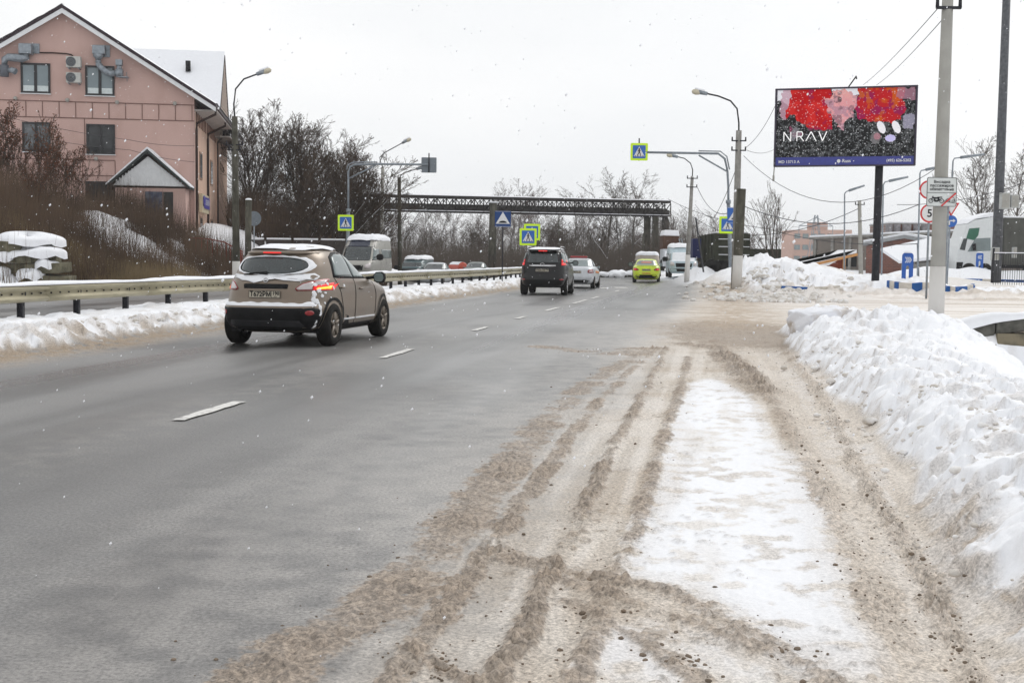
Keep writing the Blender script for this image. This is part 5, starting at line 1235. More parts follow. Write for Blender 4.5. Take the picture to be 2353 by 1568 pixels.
# ------------------------------------------------------------------ road signs
def disc(m,x,y,z,r,n=24,th=.01): m.cyl((x,y,z),(x,y-th,z),r,n=n,smooth=False)
def stroke(m,pts,w_,y,th=.006):
    for (x0,z0),(x1,z1) in zip(pts[:-1],pts[1:]):
        d=math.hypot(x1-x0,z1-z0); nx,nz_=-(z1-z0)/d*w_/2,(x1-x0)/d*w_/2
        m.prism([(x0-nx,z0-nz_),(x1-nx,z1-nz_),(x1+nx,z1+nz_),(x0+nx,z0+nz_)],y-th,y)
def rrect(cx,cz,w_,h_,r,n=4):
    o=[]
    for sx,sz,q0 in ((1,1,0),(-1,1,90),(-1,-1,180),(1,-1,270)):
        for i in range(n+1):
            q=R(q0+90*i/n); o.append((cx+sx*(w_/2-r)+r*math.cos(q),cz+sz*(h_/2-r)+r*math.sin(q)))
    return o
def crossing_face(t,cx,cy,cz,s,flip=False,frame=True):
    """s = outer size"""
    if frame:
        k=MB(); k.prism(rrect(cx,cz,s,s,s*.06),cy-.012,cy); P('sign_frame',k,sign_y,t)
    b=s*.74 if frame else s; k=MB(); k.prism(rrect(cx,cz,b,b,b*.04),cy-.026,cy-.014); o=P('sign_face',k,sign_b,t)
    k=MB(); k.prism([(cx-b*.43,cz-b*.36),(cx+b*.43,cz-b*.36),(cx,cz+b*.42)],cy-.038,cy-.028); P('white_triangle',k,sign_w,o)
    f=-1 if flip else 1; y=cy-.040
    k=MB(); disc(k,cx,y,cz+b*.235,b*.055,12)
    stroke(k,[(cx,cz+b*.18),(cx-.0,cz-b*.03)],b*.10,y)
    stroke(k,[(cx,cz+b*.0),(cx+f*b*.07,cz-b*.12),(cx+f*b*.12,cz-b*.27)],b*.055,y-.001); stroke(k,[(cx,cz+b*.0),(cx-f*b*.05,cz-b*.13),(cx-f*b*.14,cz-b*.27)],b*.055,y-.002)
    stroke(k,[(cx,cz+b*.16),(cx+f*b*.12,cz+b*.06)],b*.035,y-.003); stroke(k,[(cx,cz+b*.16),(cx-f*b*.11,cz+b*.04)],b*.035,y-.004)
    P('walking_figure',k,ink,o,kind='stuff')
    for i in range(4):
        k=MB(); k.box((cx-b*.30+i*b*.20,y-.004,cz-b*.315),(b*.085,.006,b*.05)); P('zebra_bar',k,ink,o)
def bump_face(t,cx,cy,cz,s,m=sign_bd):
    k=MB(); k.prism(rrect(cx,cz,s,s*1.0,s*.04),cy-.012,cy); o=P('sign_face',k,m,t)
    for q in ((0,s*.47,s*.94,.012),(0,-s*.47,s*.94,.012)): 
        k=MB(); k.box((cx+q[0],cy-.016,cz+q[1]),(q[2],.004,q[3])); P('white_edge',k,sign_w,o)
    k=MB(); k.prism([(cx-s*.44,cz-s*.30),(cx+s*.44,cz-s*.30),(cx,cz+s*.44)],cy-.026,cy-.016); P('white_triangle',k,sign_w,o)
    k=MB(); k.prism([(cx+s*.24*math.cos(R(180-a_*18)),cz-s*.23+s*.12*math.sin(R(a_*18))) for a_ in range(11)]+[(cx+s*.32,cz-s*.245),(cx-s*.32,cz-s*.245)],cy-.034,cy-.028); P('bump_symbol',k,ink,o)
def sign_on_post(label,u,v,Y,fn,name='road_sign',ps=.035,top=.0,pu=None,pv=None,behind=.05,rz=0,post=steel,zb=None,**kw):
    p=A(u,v,Y); q=A(pu if pu else u,v,Y); z=gz(q.x,q.y) if zb is None else zb
    t=T(name,label,'road sign',(q.x,q.y,z-.1),rz)
    k=MB(); k.cyl((0,behind,0),(0,behind,p.z-z+.1+top),ps,n=10); P('sign_post',k,post,t)
    fn(t,p.x-q.x,0,p.z-z+.1); return t
def steel_gantry(label,ub,Y,base_v,pts,u_end,v_end,s,face,sleeve_v,brace):
    b=A(ub,600,Y); z=gz(b.x,b.y); t=T('sign_gantry',label,'road sign',(b.x,b.y,z-.1)); o=Vector((b.x,b.y,z-.1))
    P_=[A(u,v,Y)-o for u,v in pts]; sl=A(pts[0][0],sleeve_v,Y)-o
    k=MB(); k.cyl((0,0,0),sl,.115,.10,n=12); P('pole',k,steel,t); k=MB(); k.tube([sl]+P_,.06,8); P('arm',k,steel,t)
    k=MB(); k.tube([p+Vector((.10 if pts[-1][0]<ub else -.10,.0,.12)) for p in P_[1:-1]],.035,6); P('upper_arm',k,steel,t)
    k=MB(); k.cyl(A(*brace[0],Y)-o,A(*brace[1],Y)-o,.045,n=6); P('brace',k,steel,t)
    k=MB(); k.cyl(sl-Vector((0,0,.12)),sl+Vector((0,0,.06)),.135,n=12); P('collar',k,steel,t)
    e=A(u_end,v_end,Y)-o; k=MB(); k.cyl((e.x,.06,e.z-s*.5),(e.x,.06,e.z+s*.78),.035,n=8); P('hanger',k,dark_steel,t)
    if face: crossing_face(t,e.x,-.01,e.z,s)
    else:
        k=MB(); k.prism(rrect(e.x,e.z,s,s,.04),.10,.115); P('sign_back',k,sign_back,t)
    return t,o
t,o=steel_gantry('grey steel gantry on the left, square sign back on its arm, crossing sign low down',797,72,620,[(800,425),(800,395),(804,383),(815,378),(870,377),(984,378)],985,379,.86,False,482,((801,410),(862,380)))
e=A(795,512,72)-o; crossing_face(t,e.x,-.16,e.z,.90)
t,o=steel_gantry('grey steel gantry on the right, crossing sign at the left tip of its long arm',1680,66,630,[(1673,430),(1671,395),(1665,365),(1650,353),(1600,352),(1485,350)],1468,349,.90,True,462,((1668,393),(1605,357)))
e=A(1670,517,66)-o; crossing_face(t,e.x,-.17,e.z,.88)
sign_on_post('blue speed bump sign on a thin pole standing in the median','u'and 1155,503,60,lambda t,x,y,z:bump_face(t,x,y,z,.76),ps=.028,post=dark_steel)
sign_on_post('front crossing sign of two, above the black SUV on the median','u'and 1213,544,64,lambda t,x,y,z:crossing_face(t,x,y,z,.86))
sign_on_post('rear crossing sign of two, partly hidden by the one in front','u'and 1222,533,67,lambda t,x,y,z:crossing_face(t,x,y,z,.86,True),pu=1230)
sign_on_post('bright blue bump sign partly behind the stout post left of the billboard','u'and 1689,495,56.5,lambda t,x,y,z:bump_face(t,x,y,z,.72,sign_b),pu=1690)
# round limits, give way and arrow at the lorry park entrance
def ring(t,cx,cy,cz,r,txt):
    k=MB(); disc(k,cx,cy,cz,r,32); o=P('red_rim',k,sign_r,t); k=MB(); disc(k,cx,cy-.012,cz,r*.82,32); P('sign_face',k,sign_w,o); text('limit_number',txt,r*1.15,ink,o,(cx,cy-.026,cz-.01),bold=.008)
ps=A(2135,490,48); z0=gz(ps.x,ps.y)
t=T('road_sign','post with two red ringed limit signs, 3 above 5, half hidden by the near pole','road sign',(ps.x,ps.y,z0-.1))
k=MB(); k.cyl((0,.06,0),(0,.06,A(2135,410,48).z-z0+.1),.04,n=10); P('sign_post',k,steel,t)
for (u,v,s_) in ((2133,436,'3'),(2135,490,'5')): p=A(u,v,48); ring(t,p.x-ps.x,0,p.z-z0+.1,.355,s_)
ps=A(2176,500,50); z0=gz(ps.x,ps.y)
t=T('road_sign','post with a triangle sign and a blue round turn-right sign, right of the near pole','road sign',(ps.x,ps.y,z0-.1))
k=MB(); k.cyl((0,.06,0),(.05,.06,A(2176,470,50).z-z0+.25),.04,n=10); P('sign_post',k,steel,t)
p=A(2187,508,50); k=MB(); disc(k,p.x-ps.x,.10,p.z-z0+.1,.23,28); o=P('sign_face',k,sign_b,t)
cx,cz=p.x-ps.x,p.z-z0+.1; k=MB(); stroke(k,[(cx-.08,cz-.15),(cx-.08,cz+.02),(cx+.08,cz+.02)],.05,.085); k.prism([(cx+.07,cz-.05),(cx+.16,cz+.02),(cx+.07,cz+.09)],.078,.086); P('white_arrow',k,sign_w,o,kind='stuff')
p=A(2188,482,50); cx,cz=p.x-ps.x,p.z-z0+.1; k=MB(); k.prism([(cx-.34,cz+.28),(cx+.30,cz+.28),(cx-.02,cz-.26)],.09,.10); o=P('red_triangle',k,sign_r,t); k=MB(); k.prism([(cx-.24,cz+.22),(cx+.20,cz+.22),(cx-.02,cz-.15)],.075,.088); P('triangle_face',k,sign_w,o)
# white plate on the near pole
c=A(2163,441,23.75); t=T('notice_plate','white plate about dismounting passengers with a crossed-out motorcycle, on the near concrete pole','sign',c,0)
k=MB(); k.prism(rrect(0,0,.56,.545,.035),0,.012); P('plate',k,mat('plate_white',(.62,.64,.62),.4,var=.05),t)
k=MB()
o_=rrect(0,0,.55,.535,.033); stroke(k,o_+[o_[0]],.008,-.001); P('plate_border',k,ink,t)
k=MB(); k.box((0,-.004,-.015),(.54,.004,.007)); P('plate_divider',k,ink,t)
for i,s_ in enumerate(('Высадка','пассажиров','обязательна')): text('plate_text',s_,.074,ink,t,(0,-.004,.185-.068*i),bold=.0012)
k=MB()
for x in (-.20,.02-.02): 
    q_=[(x+.038*math.cos(a_*math.pi/6),-.165+.038*math.sin(a_*math.pi/6)) for a_ in range(13)]; stroke(k,q_,.010,-.003)
stroke(k,[(-.20,-.165),(-.165,-.10),(-.175,-.085),(-.15,-.085)],.010,-.004); stroke(k,[(-.165,-.11),(-.10,-.115),(-.04,-.115)],.026,-.005); stroke(k,[(-.13,-.13),(-.13,-.17),(-.07,-.17),(-.05,-.13)],.03,-.006); stroke(k,[(0,-.165),(-.06,-.13)],.012,-.007); stroke(k,[(-.08,-.10),(.01,-.10)],.016,-.008)
P('motorcycle_symbol',k,ink,t,kind='stuff')
k=MB()
for x,z,r_ in ((.08,-.175,.022),(.125,-.155,.035),(.19,-.145,.055),(.225,-.175,.03)): stroke(k,[(x+r_*math.cos(a_*math.pi/6),z+r_*math.sin(a_*math.pi/6)) for a_ in range(13)],.005,-.003)
P('smoke_symbol',k,ink,t,kind='stuff'); k=MB(); stroke(k,[(.0,-.262),(.262,-.02)],.026,-.010); P('red_bar',k,sign_r,t)
for zz in (.2,-.2):
    k=MB(); k.lathe([(.125,-.01),(.135,-.01),(.135,.01),(.125,.01),(.125,-.01)],18,'z',(.0,.25,zz)); P('pole_clamp',k,steel,t)
# blue arrow bollards
for (u,vt,vb,Y,f,lb) in ((2083,580,656,54,1,'near blue plastic guide bollard with white chevrons on the striped kerb island'),(2249,580,628,84,-1,'far blue guide bollard before the lorry cab, chevrons pointing left')):
    p=A(u,vb,Y); zt_=A(u,vt,Y).z; h=zt_-p.z; t=T('guide_bollard',lb,'bollard',(p.x,p.y,p.z-.15),0,'blue guide bollards'); h+=.15; w_=.235
    k=MB(); bl=mat('bollard_blue',(.012,.10,.42),.4,var=.06)
    k.prism([(-w_,0),(-w_*.3,0),(-w_*.3,h*.60),(-w_*.15,h*.64),(w_*.15,h*.64),(w_*.3,h*.60),(w_*.3,0),(w_,0),(w_,h*.93),(w_*.75,h*.98),(w_*.4,h),(-w_*.4,h),(-w_*.75,h*.98),(-w_,h*.93)],-.05,.05); P('bollard_body',k,bl,t,bevel=.012)
    for i in range(3):
        k=MB(); x=-.12*f+i*.085*f; stroke(k,[(x,h*.80+.12),(x+.09*f,h*.80),(x,h*.80-.12)],.035,-.053); P('chevron',k,sign_w,t)
    snowcap(.17,h-.01,t)

# ------------------------------------------------------------------ billboard
def billboard():
    Y=54; a=A(1783,205,55.0); b=A(2107,197,53.3); z1=A(1783,205,55).z; z0=A(1783,383,55).z
    rz=math.atan2(b.y-a.y,b.x-a.x); W_=math.hypot(b.x-a.x,b.y-a.y); H_=z1-z0
    pp=A(2011,632,54.3); c=(a+b)/2
    t=T('billboard','large billboard on one dark pole, red flowers and white NRAV lettering over a blue strip','billboard',(c.x,c.y,0),rz)
    def lc(x,y,z): return (x,y,z)
    k=MB(); k.box((0,.22,(z0+z1)/2),(W_,.36,H_)); P('case',k,dark_steel,t)
    k=MB()
    for q in ((0,z1-.02,W_+.06,.06),(0,z0+.02,W_+.06,.05)): k.box((q[0],.0,q[1]),(q[2],.10,q[3]))
    for sg in (-1,1): k.box((sg*W_/2,.0,(z0+z1)/2),(.07,.10,H_+.0)); 
    P('frame',k,mat('frame_violet_black',(.03,.02,.045),.4),t,kind='stuff')
    k=MB(); k.box((0,.01,z0+.21),(W_-.1,.06,.36)); st=P('blue_strip',k,mat('strip_blue',(.035,.045,.26),.4,var=.1),t)
    text('strip_text','MD 13713 A',.17,sign_w,st,(-W_/2+.62,-.03,z0+.19),bold=.003); text('strip_text','Russ',.19,sign_w,st,(.12,-.03,z0+.21),bold=.003); text('strip_text','(495) 626-5202',.16,sign_w,st,(W_/2-.65,-.03,z0+.21),bold=.003)
    k=MB(); k.cyl((-.20,-.02,z0+.21),(-.20,-.03,z0+.21),.075,n=16); P('strip_logo',k,sign_w,st)
    # printed picture: coloured cells
    x0,x1,y0,y1=-W_/2+.06,W_/2-.06,z0+.40,z1-.06; nx,ny=300,140
    gx,gy=np.meshgrid((np.arange(nx)+.5)/nx,(np.arange(ny)+.5)/ny); u=gx*2.0; v=gy      # v up
    def n(sc,s,oc=4): return fbm(u,v,sc,oc,s)
    wob=(n(6,301)-.5)*.22; wob2=(n(9,305)-.5)*.22
    U=gx+wob*.5; V=gy+wob2
    col=np.zeros((ny,nx,3)); dk=n(30,311,3); 
    gl=(.012+.09*ss(dk,.45,.75)+.5*ss(n(60,315,2),.78,.88))[...,None]
    dark=np.array([.9,.95,1.0])[None,None]*gl; col[:]=dark
    def lay(m,c): 
        nonlocal col; col=col*(1-m[...,None])+np.array(c)*m[...,None]
    wt=((V>.80)&(U<.09)).astype(float); lay(wt,[.85,.85,.9]); lay((((U-.51)/.10)**2+((V-1.0)/.10)**2<1).astype(float),[.8,.8,.85])
    lay(((U>.02)&(U<.12)&(V>.62)).astype(float)*.8,[.55,.32,.40])
    red=((U>.085)&(U<.40)&(V>.50+.10*np.sin(U*14))).astype(float); lay(red,[.50,.004,.006]); lay(red*ss(n(8,321),.5,.65)*.7,[.68,.025,.02]); lay(red*ss(n(10,323),.55,.7)*.7,[.28,.005,.07])
    red2=((U>.57)&(U<.92)&(V>.50+.25*(1-ss(U,.55,.66)))).astype(float); lay(red2,[.50,.01,.015]); lay(red2*ss(n(9,325),.5,.62)*.8,[.26,.005,.09]); lay(red2*ss(n(11,327),.58,.7)*.7,[.60,.12,.0])
    lay((((U-.20)/.12)**2+((V-.42)/.10)**2<1)*ss(n(12,329),.45,.6)*.8,[.25,.01,.08])
    face=(((U-.475)/.105)**2+((V-.74)/.27)**2<1).astype(float); lay(face,[.52,.27,.33]); lay(face*ss(n(9,331),.48,.62)*.8,[.80,.35,.36]); lay(face*ss(V-U*.3,.68,.8)*.4,[.85,.45,.38]); lay(face*ss(n(14,335),.58,.7)*.7,[.20,.11,.14])
    lay((((gx-.445)/.030)**2+((gy-.84)/.05)**2<1)*ss(n(14,337),.35,.5)*.8,[.03,.03,.04])
    lay((((U-.93)/.07)**2+((V-.93)/.12)**2<1).astype(float)*.7,[.40,.20,.27]); lay((((U-.96)/.03)**2+((V-.5)/.12)**2<1).astype(float)*.7,[.4,.38,.5])
    lay((((U-.13)/.05)**2+((V-.36)/.07)**2<1).astype(float)*.6,[.3,.3,.33])
    def ell(cx,cy,rx,ry,rot=0):
        dx=(gx-cx)*2; dy=gy-cy; c_,s_=math.cos(rot),math.sin(rot); return (((dx*c_+dy*s_)/rx)**2+((-dx*s_+dy*c_)/ry)**2<1).astype(float)
    lay(ell(.725,.27,.07,.09)*.6,[.25,.24,.25]); lay(ell(.737,.29,.05,.05)*.9,[.42,.20,.24])
    lay(ell(.765,.42,.052,.098,.45),[.88,.87,.92]); lay(ell(.872,.42,.052,.098,.45),[.88,.87,.92]); lay(ell(.832,.26,.075,.052),[.58,.54,.85])
    sp=ss(fbm(u,v,75,1,341),.86,.92)*(gy<.97); lay(sp*.7,[.7,.7,.72])
    vs=[]; 
    X,Z=np.meshgrid(np.linspace(x0,x1,nx+1),np.linspace(y0,y1,ny+1)); co=np.stack([X,X*0-.0,Z],-1).reshape(-1,3)
    idx=np.arange((nx+1)*(ny+1)).reshape(ny+1,nx+1); q=np.stack([idx[:-1,:-1],idx[:-1,1:],idx[1:,1:],idx[1:,:-1]],-1).reshape(-1,4)
    me=bpy.data.meshes.new('picture'); me.vertices.add(len(co)); me.vertices.foreach_set('co',co.ravel()); me.loops.add(q.size); me.loops.foreach_set('vertex_index',q.ravel().astype(np.int32)); me.polygons.add(len(q)); me.polygons.foreach_set('loop_start',np.arange(0,q.size,4,dtype=np.int32)); me.polygons.foreach_set('loop_total',np.full(len(q),4,np.int32)); me.update()
    ca=me.attributes.new('print','FLOAT_COLOR','FACE'); cc=np.ones((len(q),4)); cc[:,:3]=col.reshape(-1,3); ca.data.foreach_set('color',cc.ravel())
    m=bpy.data.materials.new('screen_picture'); m.use_nodes=True; nn=m.node_tree; b_=nn.nodes['Principled BSDF']; at=nn.nodes.new('ShaderNodeAttribute'); at.attribute_name='print'; nn.links.new(at.outputs['Color'],b_.inputs['Base Color']); nn.links.new(at.outputs['Color'],b_.inputs['Emission Color']); b_.inputs['Emission Strength'].default_value=.12; b_.inputs['Roughness'].default_value=.9; b_.inputs['Specular IOR Level'].default_value=.1
    me.materials.append(m); o=put('picture',me,t); o.location=(0,-.012,0)
    # NRAV in thin strokes
    k=MB(); y=-.03; zb,ztp=z0+.40+.235*(H_-.46),z0+.40+.375*(H_-.46); w_=.045; X0=-W_/2
    def fx(f): return X0+f*W_
    for st_ in ([(fx(.065),zb),(fx(.065),ztp),(fx(.115),zb),(fx(.115),ztp)],[(fx(.160),zb),(fx(.160),ztp),(fx(.195),ztp),(fx(.203),(zb+ztp)/2+.09),(fx(.195),(zb+ztp)/2),(fx(.165),(zb+ztp)/2)],[(fx(.182),(zb+ztp)/2),(fx(.210),zb)],[(fx(.225),zb),(fx(.262),ztp),(fx(.300),zb)],[(fx(.318),ztp),(fx(.345),zb),(fx(.375),ztp)]): stroke(k,st_,w_,y)
    P('lettering',k,mat('letter_white',(.85,.85,.85),.5,emit=(.9,.9,.9),es=.3),t,kind='stuff')
    # pole and arm
    R_=Matrix.Rotation(-rz,3,'Z'); q=R_@(Vector((pp.x,pp.y,0))-Vector((c.x,c.y,0)))
    k=MB(); k.cyl((q.x,.25,0.2),(q.x+.02,.25,z0+.05),.165,n=20); P('pole',k,dark_steel,t)
    k=MB(); xx=.10; k.tube([(xx,.1,z1),(xx+.35,-.9,z1+.32),(xx+.37,-1.0,z1+.20)],.03,6); P('lamp_arm',k,dark_steel,t)
    k=MB(); k.tube([(-W_/2,0,z0),(-W_/2-.02,0,z0-.45)],.025,6); k.box((-W_/2-.02,0,z0-.5),(.08,.08,.25)); P('hanging_cable',k,conc_pale,t,kind='stuff')
billboard()

# ------------------------------------------------------------------ kerbs
def kerb(name,label,pts,pat,h=.24,zoff=0):
    a=A(*pts[0]); t=T(name,label,'kerb',(a.x,a.y,0)); blue=mat('kerb_blue',(.02,.10,.32),.6,var=.2,vs=5); wt=mat('kerb_white',(.60,.56,.50),.7,var=.15,vs=5)
    w3=[A(*p) for p in pts]
    for p in w3: p.z=gz(p.x,p.y-.35)
    seg=list(zip(w3[:-1],w3[1:])); tot=sum((b-a_).length for a_,b in seg); n=len(pat)
    def at(l):
        for a_,b in seg:
            d=(b-a_).length
            if l<=d+1e-6: return a_.lerp(b,l/d)
            l-=d
        return seg[-1][1]
    acc=0; tw=sum(x for _,x in pat)
    for c_,wd in pat:
        l0=tot*acc/tw; l1=tot*(acc+wd)/tw; acc+=wd; p=at(l0)-Vector((a.x,a.y,0)); q=at(l1)-Vector((a.x,a.y,0)); d=(q-p); d.z=0; nn=Vector((-d.y,d.x,0)).normalized()*.16; g=d.normalized()*.006
        if c_ is None: continue
        k=MB(); vs=[]
        for z_ in (-.1,h): vs+=[(*(p+g)[:2],p.z+z_),(*(q-g)[:2],q.z+z_),(*(q-g+nn)[:2],q.z+z_),(*(p+g+nn)[:2],p.z+z_)]
        k.add(vs,[(3,2,1,0),(4,5,6,7),(0,1,5,4),(1,2,6,5),(2,3,7,6),(3,0,4,7)]); P('kerb_stone',k,blue if c_=='b' else wt,t,bevel=.02)
    return t
kerb('striped_kerb','curved kerb painted in blue and white stripes round the island','k'and[(2035,682,51.9),(2060,683,50.8),(2090,684,50.4),(2130,682,50.6),(2165,680,51),(2212,676,51.5),(2240,670,52.4)],[('b',3),('w',5),('b',4),('w',6),('b',5),('w',4),('b',4),('w',3.5),('b',4),('w',3),('b',9),('w',6),('b',2)],.34)
kerb('kerb','half buried kerb with one blue stone left of the striped one','k'and[(1755,688,50.2),(1815,689,49.6),(1870,688,49.4),(1930,687,50)],[('w',4),('b',6),('w',5),('w',4)],.20)
kerb('far_kerb','low kerb with blue stones along the far lorry park edge','k'and[(2105,637,76),(2200,637,78),(2352,640,76)],[('b',5),(None,3),('b',7),('w',4),('b',5),('w',5),('b',6)],.16)

# ------------------------------------------------------------------ right background
brick=bpy.data.materials.new('red_brick'); brick.use_nodes=True; n=brick.node_tree; bt=n.nodes.new('ShaderNodeTexBrick'); tcn=n.nodes.new('ShaderNodeTexCoord'); mpn=n.nodes.new('ShaderNodeMapping'); mpn.inputs['Rotation'].default_value=(math.pi/2,0,0); mpn.inputs['Scale'].default_value=(1,1,1)
bt.inputs['Scale'].default_value=2.0; bt.inputs['Color1'].default_value=(.22,.07,.045,1); bt.inputs['Color2'].default_value=(.15,.055,.04,1); bt.inputs['Mortar'].default_value=(.24,.18,.15,1); bt.inputs['Mortar Size'].default_value=.015
n.links.new(tcn.outputs['Object'],mpn.inputs[0]); n.links.new(mpn.outputs[0],bt.inputs['Vector']); n.links.new(bt.outputs[0],n.nodes['Principled BSDF'].inputs['Base Color'])
def bld(name,label,u0,u1,Y,vtl,vtr,zb,depth,m,cat='building',Y2=None):
    """front wall between two pixels columns, top following two rows"""
    a=A(u0,vtl,Y); b=A(u1,vtr,Y2 or Y); rz=math.atan2(b.y-a.y,b.x-a.x); L_=math.hypot(b.x-a.x,b.y-a.y)
    t=T(name,label,cat,(a.x,a.y,zb),rz); k=MB(); k.add([(0,0,0),(L_,0,0),(L_,depth,0),(0,depth,0),(0,0,a.z-zb),(L_,0,b.z-zb),(L_,depth,b.z-zb),(0,depth,a.z-zb)],[(3,2,1,0),(4,5,6,7),(0,1,5,4),(1,2,6,5),(2,3,7,6),(3,0,4,7)]); P('wall',k,m,t)
    return t,L_,a.z-zb,b.z-zb
def roof_sheet(t,L_,ha,hb,depth,ov=.3,th=.18,m=concrete,sn=.16):
    for nm,z0,z1,mm,o_ in (('roof',.003,th,m,ov),('roof_snow',th+.003,th+sn,snow,ov-.05)):
        k=MB(); k.add([(-o_,-o_,ha+z0),(L_+o_,-o_,hb+z0),(L_+o_,depth+o_,hb+z0),(-o_,depth+o_,ha+z0),(-o_,-o_,ha+z1),(L_+o_,-o_,hb+z1),(L_+o_,depth+o_,hb+z1),(-o_,depth+o_,ha+z1)],[(3,2,1,0),(4,5,6,7),(0,1,5,4),(1,2,6,5),(2,3,7,6),(3,0,4,7)]); P(nm,k,mm,t,bevel=.05)
t,L_,ha,hb=bld('concrete_building','long low grey concrete building with flat snowy roof behind the orange shed',1868,2200,112,550,536,.2,14,mat('old_concrete_wall',(.20,.175,.155),.9,var=.2,vs=.8),Y2=100); roof_sheet(t,L_,ha,hb,14)
for i in range(8):
    k=MB(); x=.3+i*L_/7.6; k.box((x,-.06,(ha+hb)/4),(.28,.14,(ha+hb)/2)); P('pilaster',k,concrete,t)
for i,x in enumerate((1.6,4.2,6.8)):
    k=MB(); k.box((x,-.02,ha*.42),(1.3 if i!=2 else .9,.06,1.0 if i!=2 else 2.4)); P('opening',k,black,t)
a=A(1990,560,96); pk=A(2082,543,94); b=A(2196,566,93); zb=.3; rz=math.atan2(b.y-a.y,b.x-a.x); L_=math.hypot(b.x-a.x,b.y-a.y); xm=L_*.43
t=T('brick_garage','red brick garage with a shallow grey gable edge and snow, behind the billboard pole','building',(a.x,a.y,zb),rz)
k=MB(); k.prism([(0,0),(L_,0),(L_,b.z-zb-.15),(xm,pk.z-zb-.15),(0,a.z-zb-.15)],0,9); P('wall',k,brick,t)
for (x0,z0,x1,z1) in ((-.2,a.z-zb-.14,xm,pk.z-zb-.14),(xm,pk.z-zb-.14,L_+.3,b.z-zb-.14)):
    k=MB(); k.prism([(x0,z0),(x1,z1),(x1,z1+.26),(x0,z0+.26)],-.25,9.2); o=P('roof_edge',k,mat('grey_fascia',(.33,.34,.35),.7),t); k=MB(); k.prism([(x0,z0+.265),(x1,z1+.265),(x1,z1+.42),(x0,z0+.42)],-.15,9.1); P('roof_snow',k,snow,o)
k=MB(); k.box((xm+1.4,-.03,.9),(1.4,.06,1.8)); P('gate',k,wood_dark,t)
# brick tops with big cylinders further back
t,L_,ha,hb=bld('brick_annex','brick rooftop block with standing metal drums, seen above the garage',2040,2200,118,515,517,3.6,6,brick); roof_sheet(t,L_,ha,hb,6,.1,.08)
for i,(u,w_) in enumerate(((2048,16),(2066,16),(2088,20),(2112,16),(2130,18),(2180,14))):
    p=A(u,525,116.5); k=MB(); r_=w_/2*116/2900; q=Matrix.Rotation(-t.rotation_euler.z,3,'Z')@(p-t.location); k.cyl((q.x,-.4-r_,0),(q.x,-.4-r_,ha-.0),r_,n=14); P('drum',k,mat('drum_grey',(.22,.21,.22),.6,.2,var=.3),t)
# orange wooden shed
t,L_,ha,hb=bld('wooden_shed','orange wooden lean-to with thick snow on its sloping roof beside the big snow heap',1858,1940,70,612,588,.4,3.5,mat('shed_red',(.22,.055,.03),.7),'shed')
k=MB(); k.prism([(-3.2,ha-.62),(L_+.6,hb+.16),(L_+.6,hb+.02),(-3.2,ha-.78)],-.45,3.7); P('roof_board',k,mat('orange_wood',(.55,.28,.11),.6),t)
k=MB(); k.prism([(-3.4,ha-.6),(L_+.55,hb+.17),(L_+.55,hb+.36),(1,ha+.08),(-3.4,ha-.45)],-.40,3.65); P('roof_snow',k,snow,t)
k=MB(); k.box((L_-.1,-.3,(hb)/2),(.14,.14,hb)); P('corner_post',k,MAT['orange_wood'],t)
# low shed left of the cab
t,L_,ha,hb=bld('low_shed','low grey shed with a deep sloping snow roof beside the white lorry cab',2100,2205,88,606,592,.4,3,concrete,'shed')
k=MB(); k.add([(-1.2,-.5,ha+.02),(L_+.3,-.5,hb+.15),(L_+.3,4,hb+1.5),(-1.2,4,ha+.9),(-1.2,-.5,ha+.22),(L_+.3,-.5,hb+.35),(L_+.3,4,hb+1.7),(-1.2,4,ha+1.1)],[(3,2,1,0),(4,5,6,7),(0,1,5,4),(1,2,6,5),(2,3,7,6),(3,0,4,7)]); P('roof_snow',k,snow,t)
# hazy flats
pk_=mat('far_pink_wall',(.50,.33,.27),.9)
t,L_,ha,hb=bld('apartment_block','pale pink apartment block in the snowy haze, right of the lone tree',1822,1957,330,528,528,-4,14,pk_)
k=MB(); k.box((L_*.50,6,ha+.9),(L_*.20,10,2.4)); P('roof_tower',k,pk_,t)
for r_ in range(4):
    for c_ in range(7):
        if r_<3 or c_ in(0,1,5,6):
            k=MB(); k.box((1.1+c_*(L_-2)/6.2,-.05,ha-1.6-r_*2.9),(1.5,.15,1.3)); o=P('window',k,sign_back,t); k=MB(); k.box((1.1+c_*(L_-2)/6.2,-.14,ha-1.6-r_*2.9),(1.2,.06,1.1)); P('pane',k,glass_c,o)
p=A(1873,560,240); t=T('power_pylon','faint lattice power pylon before the pink apartment block','pylon',(p.x,p.y,-2)); zt_=A(1873,494,240).z+2; k=MB(); w0,w1=1.7,.25
for sx in (-1,1):
    for sy in (-1,1): k.cyl((sx*w0,sy*w0,0),(sx*w1,sy*w1,zt_),.07,n=4)
for i in range(11):
    f0=i/11; f1=(i+1)/11; a0=w0+(w1-w0)*f0; a1=w0+(w1-w0)*f1
    for sg in (-1,1): k.cyl((sg*a0,-a0,zt_*f0),(-sg*a1,-a1,zt_*f1),.045,n=4)
P('lattice',k,steel,t,kind='stuff'); k=MB(); hz=A(1873,519,240).z+2
k.cyl((-3.2,0,hz),(3.2,0,hz),.08,n=4); k.cyl((-3.2,0,hz),(0,0,hz+1.6),.06,n=4); k.cyl((3.2,0,hz),(0,0,hz+1.6),.06,n=4); k.cyl((-3.2,0,hz),(-3.2,0,hz-1.5),.06,n=4); k.cyl((3.2,0,hz),(3.2,0,hz-1.5),.06,n=4); P('crossarm',k,steel,t,kind='stuff')
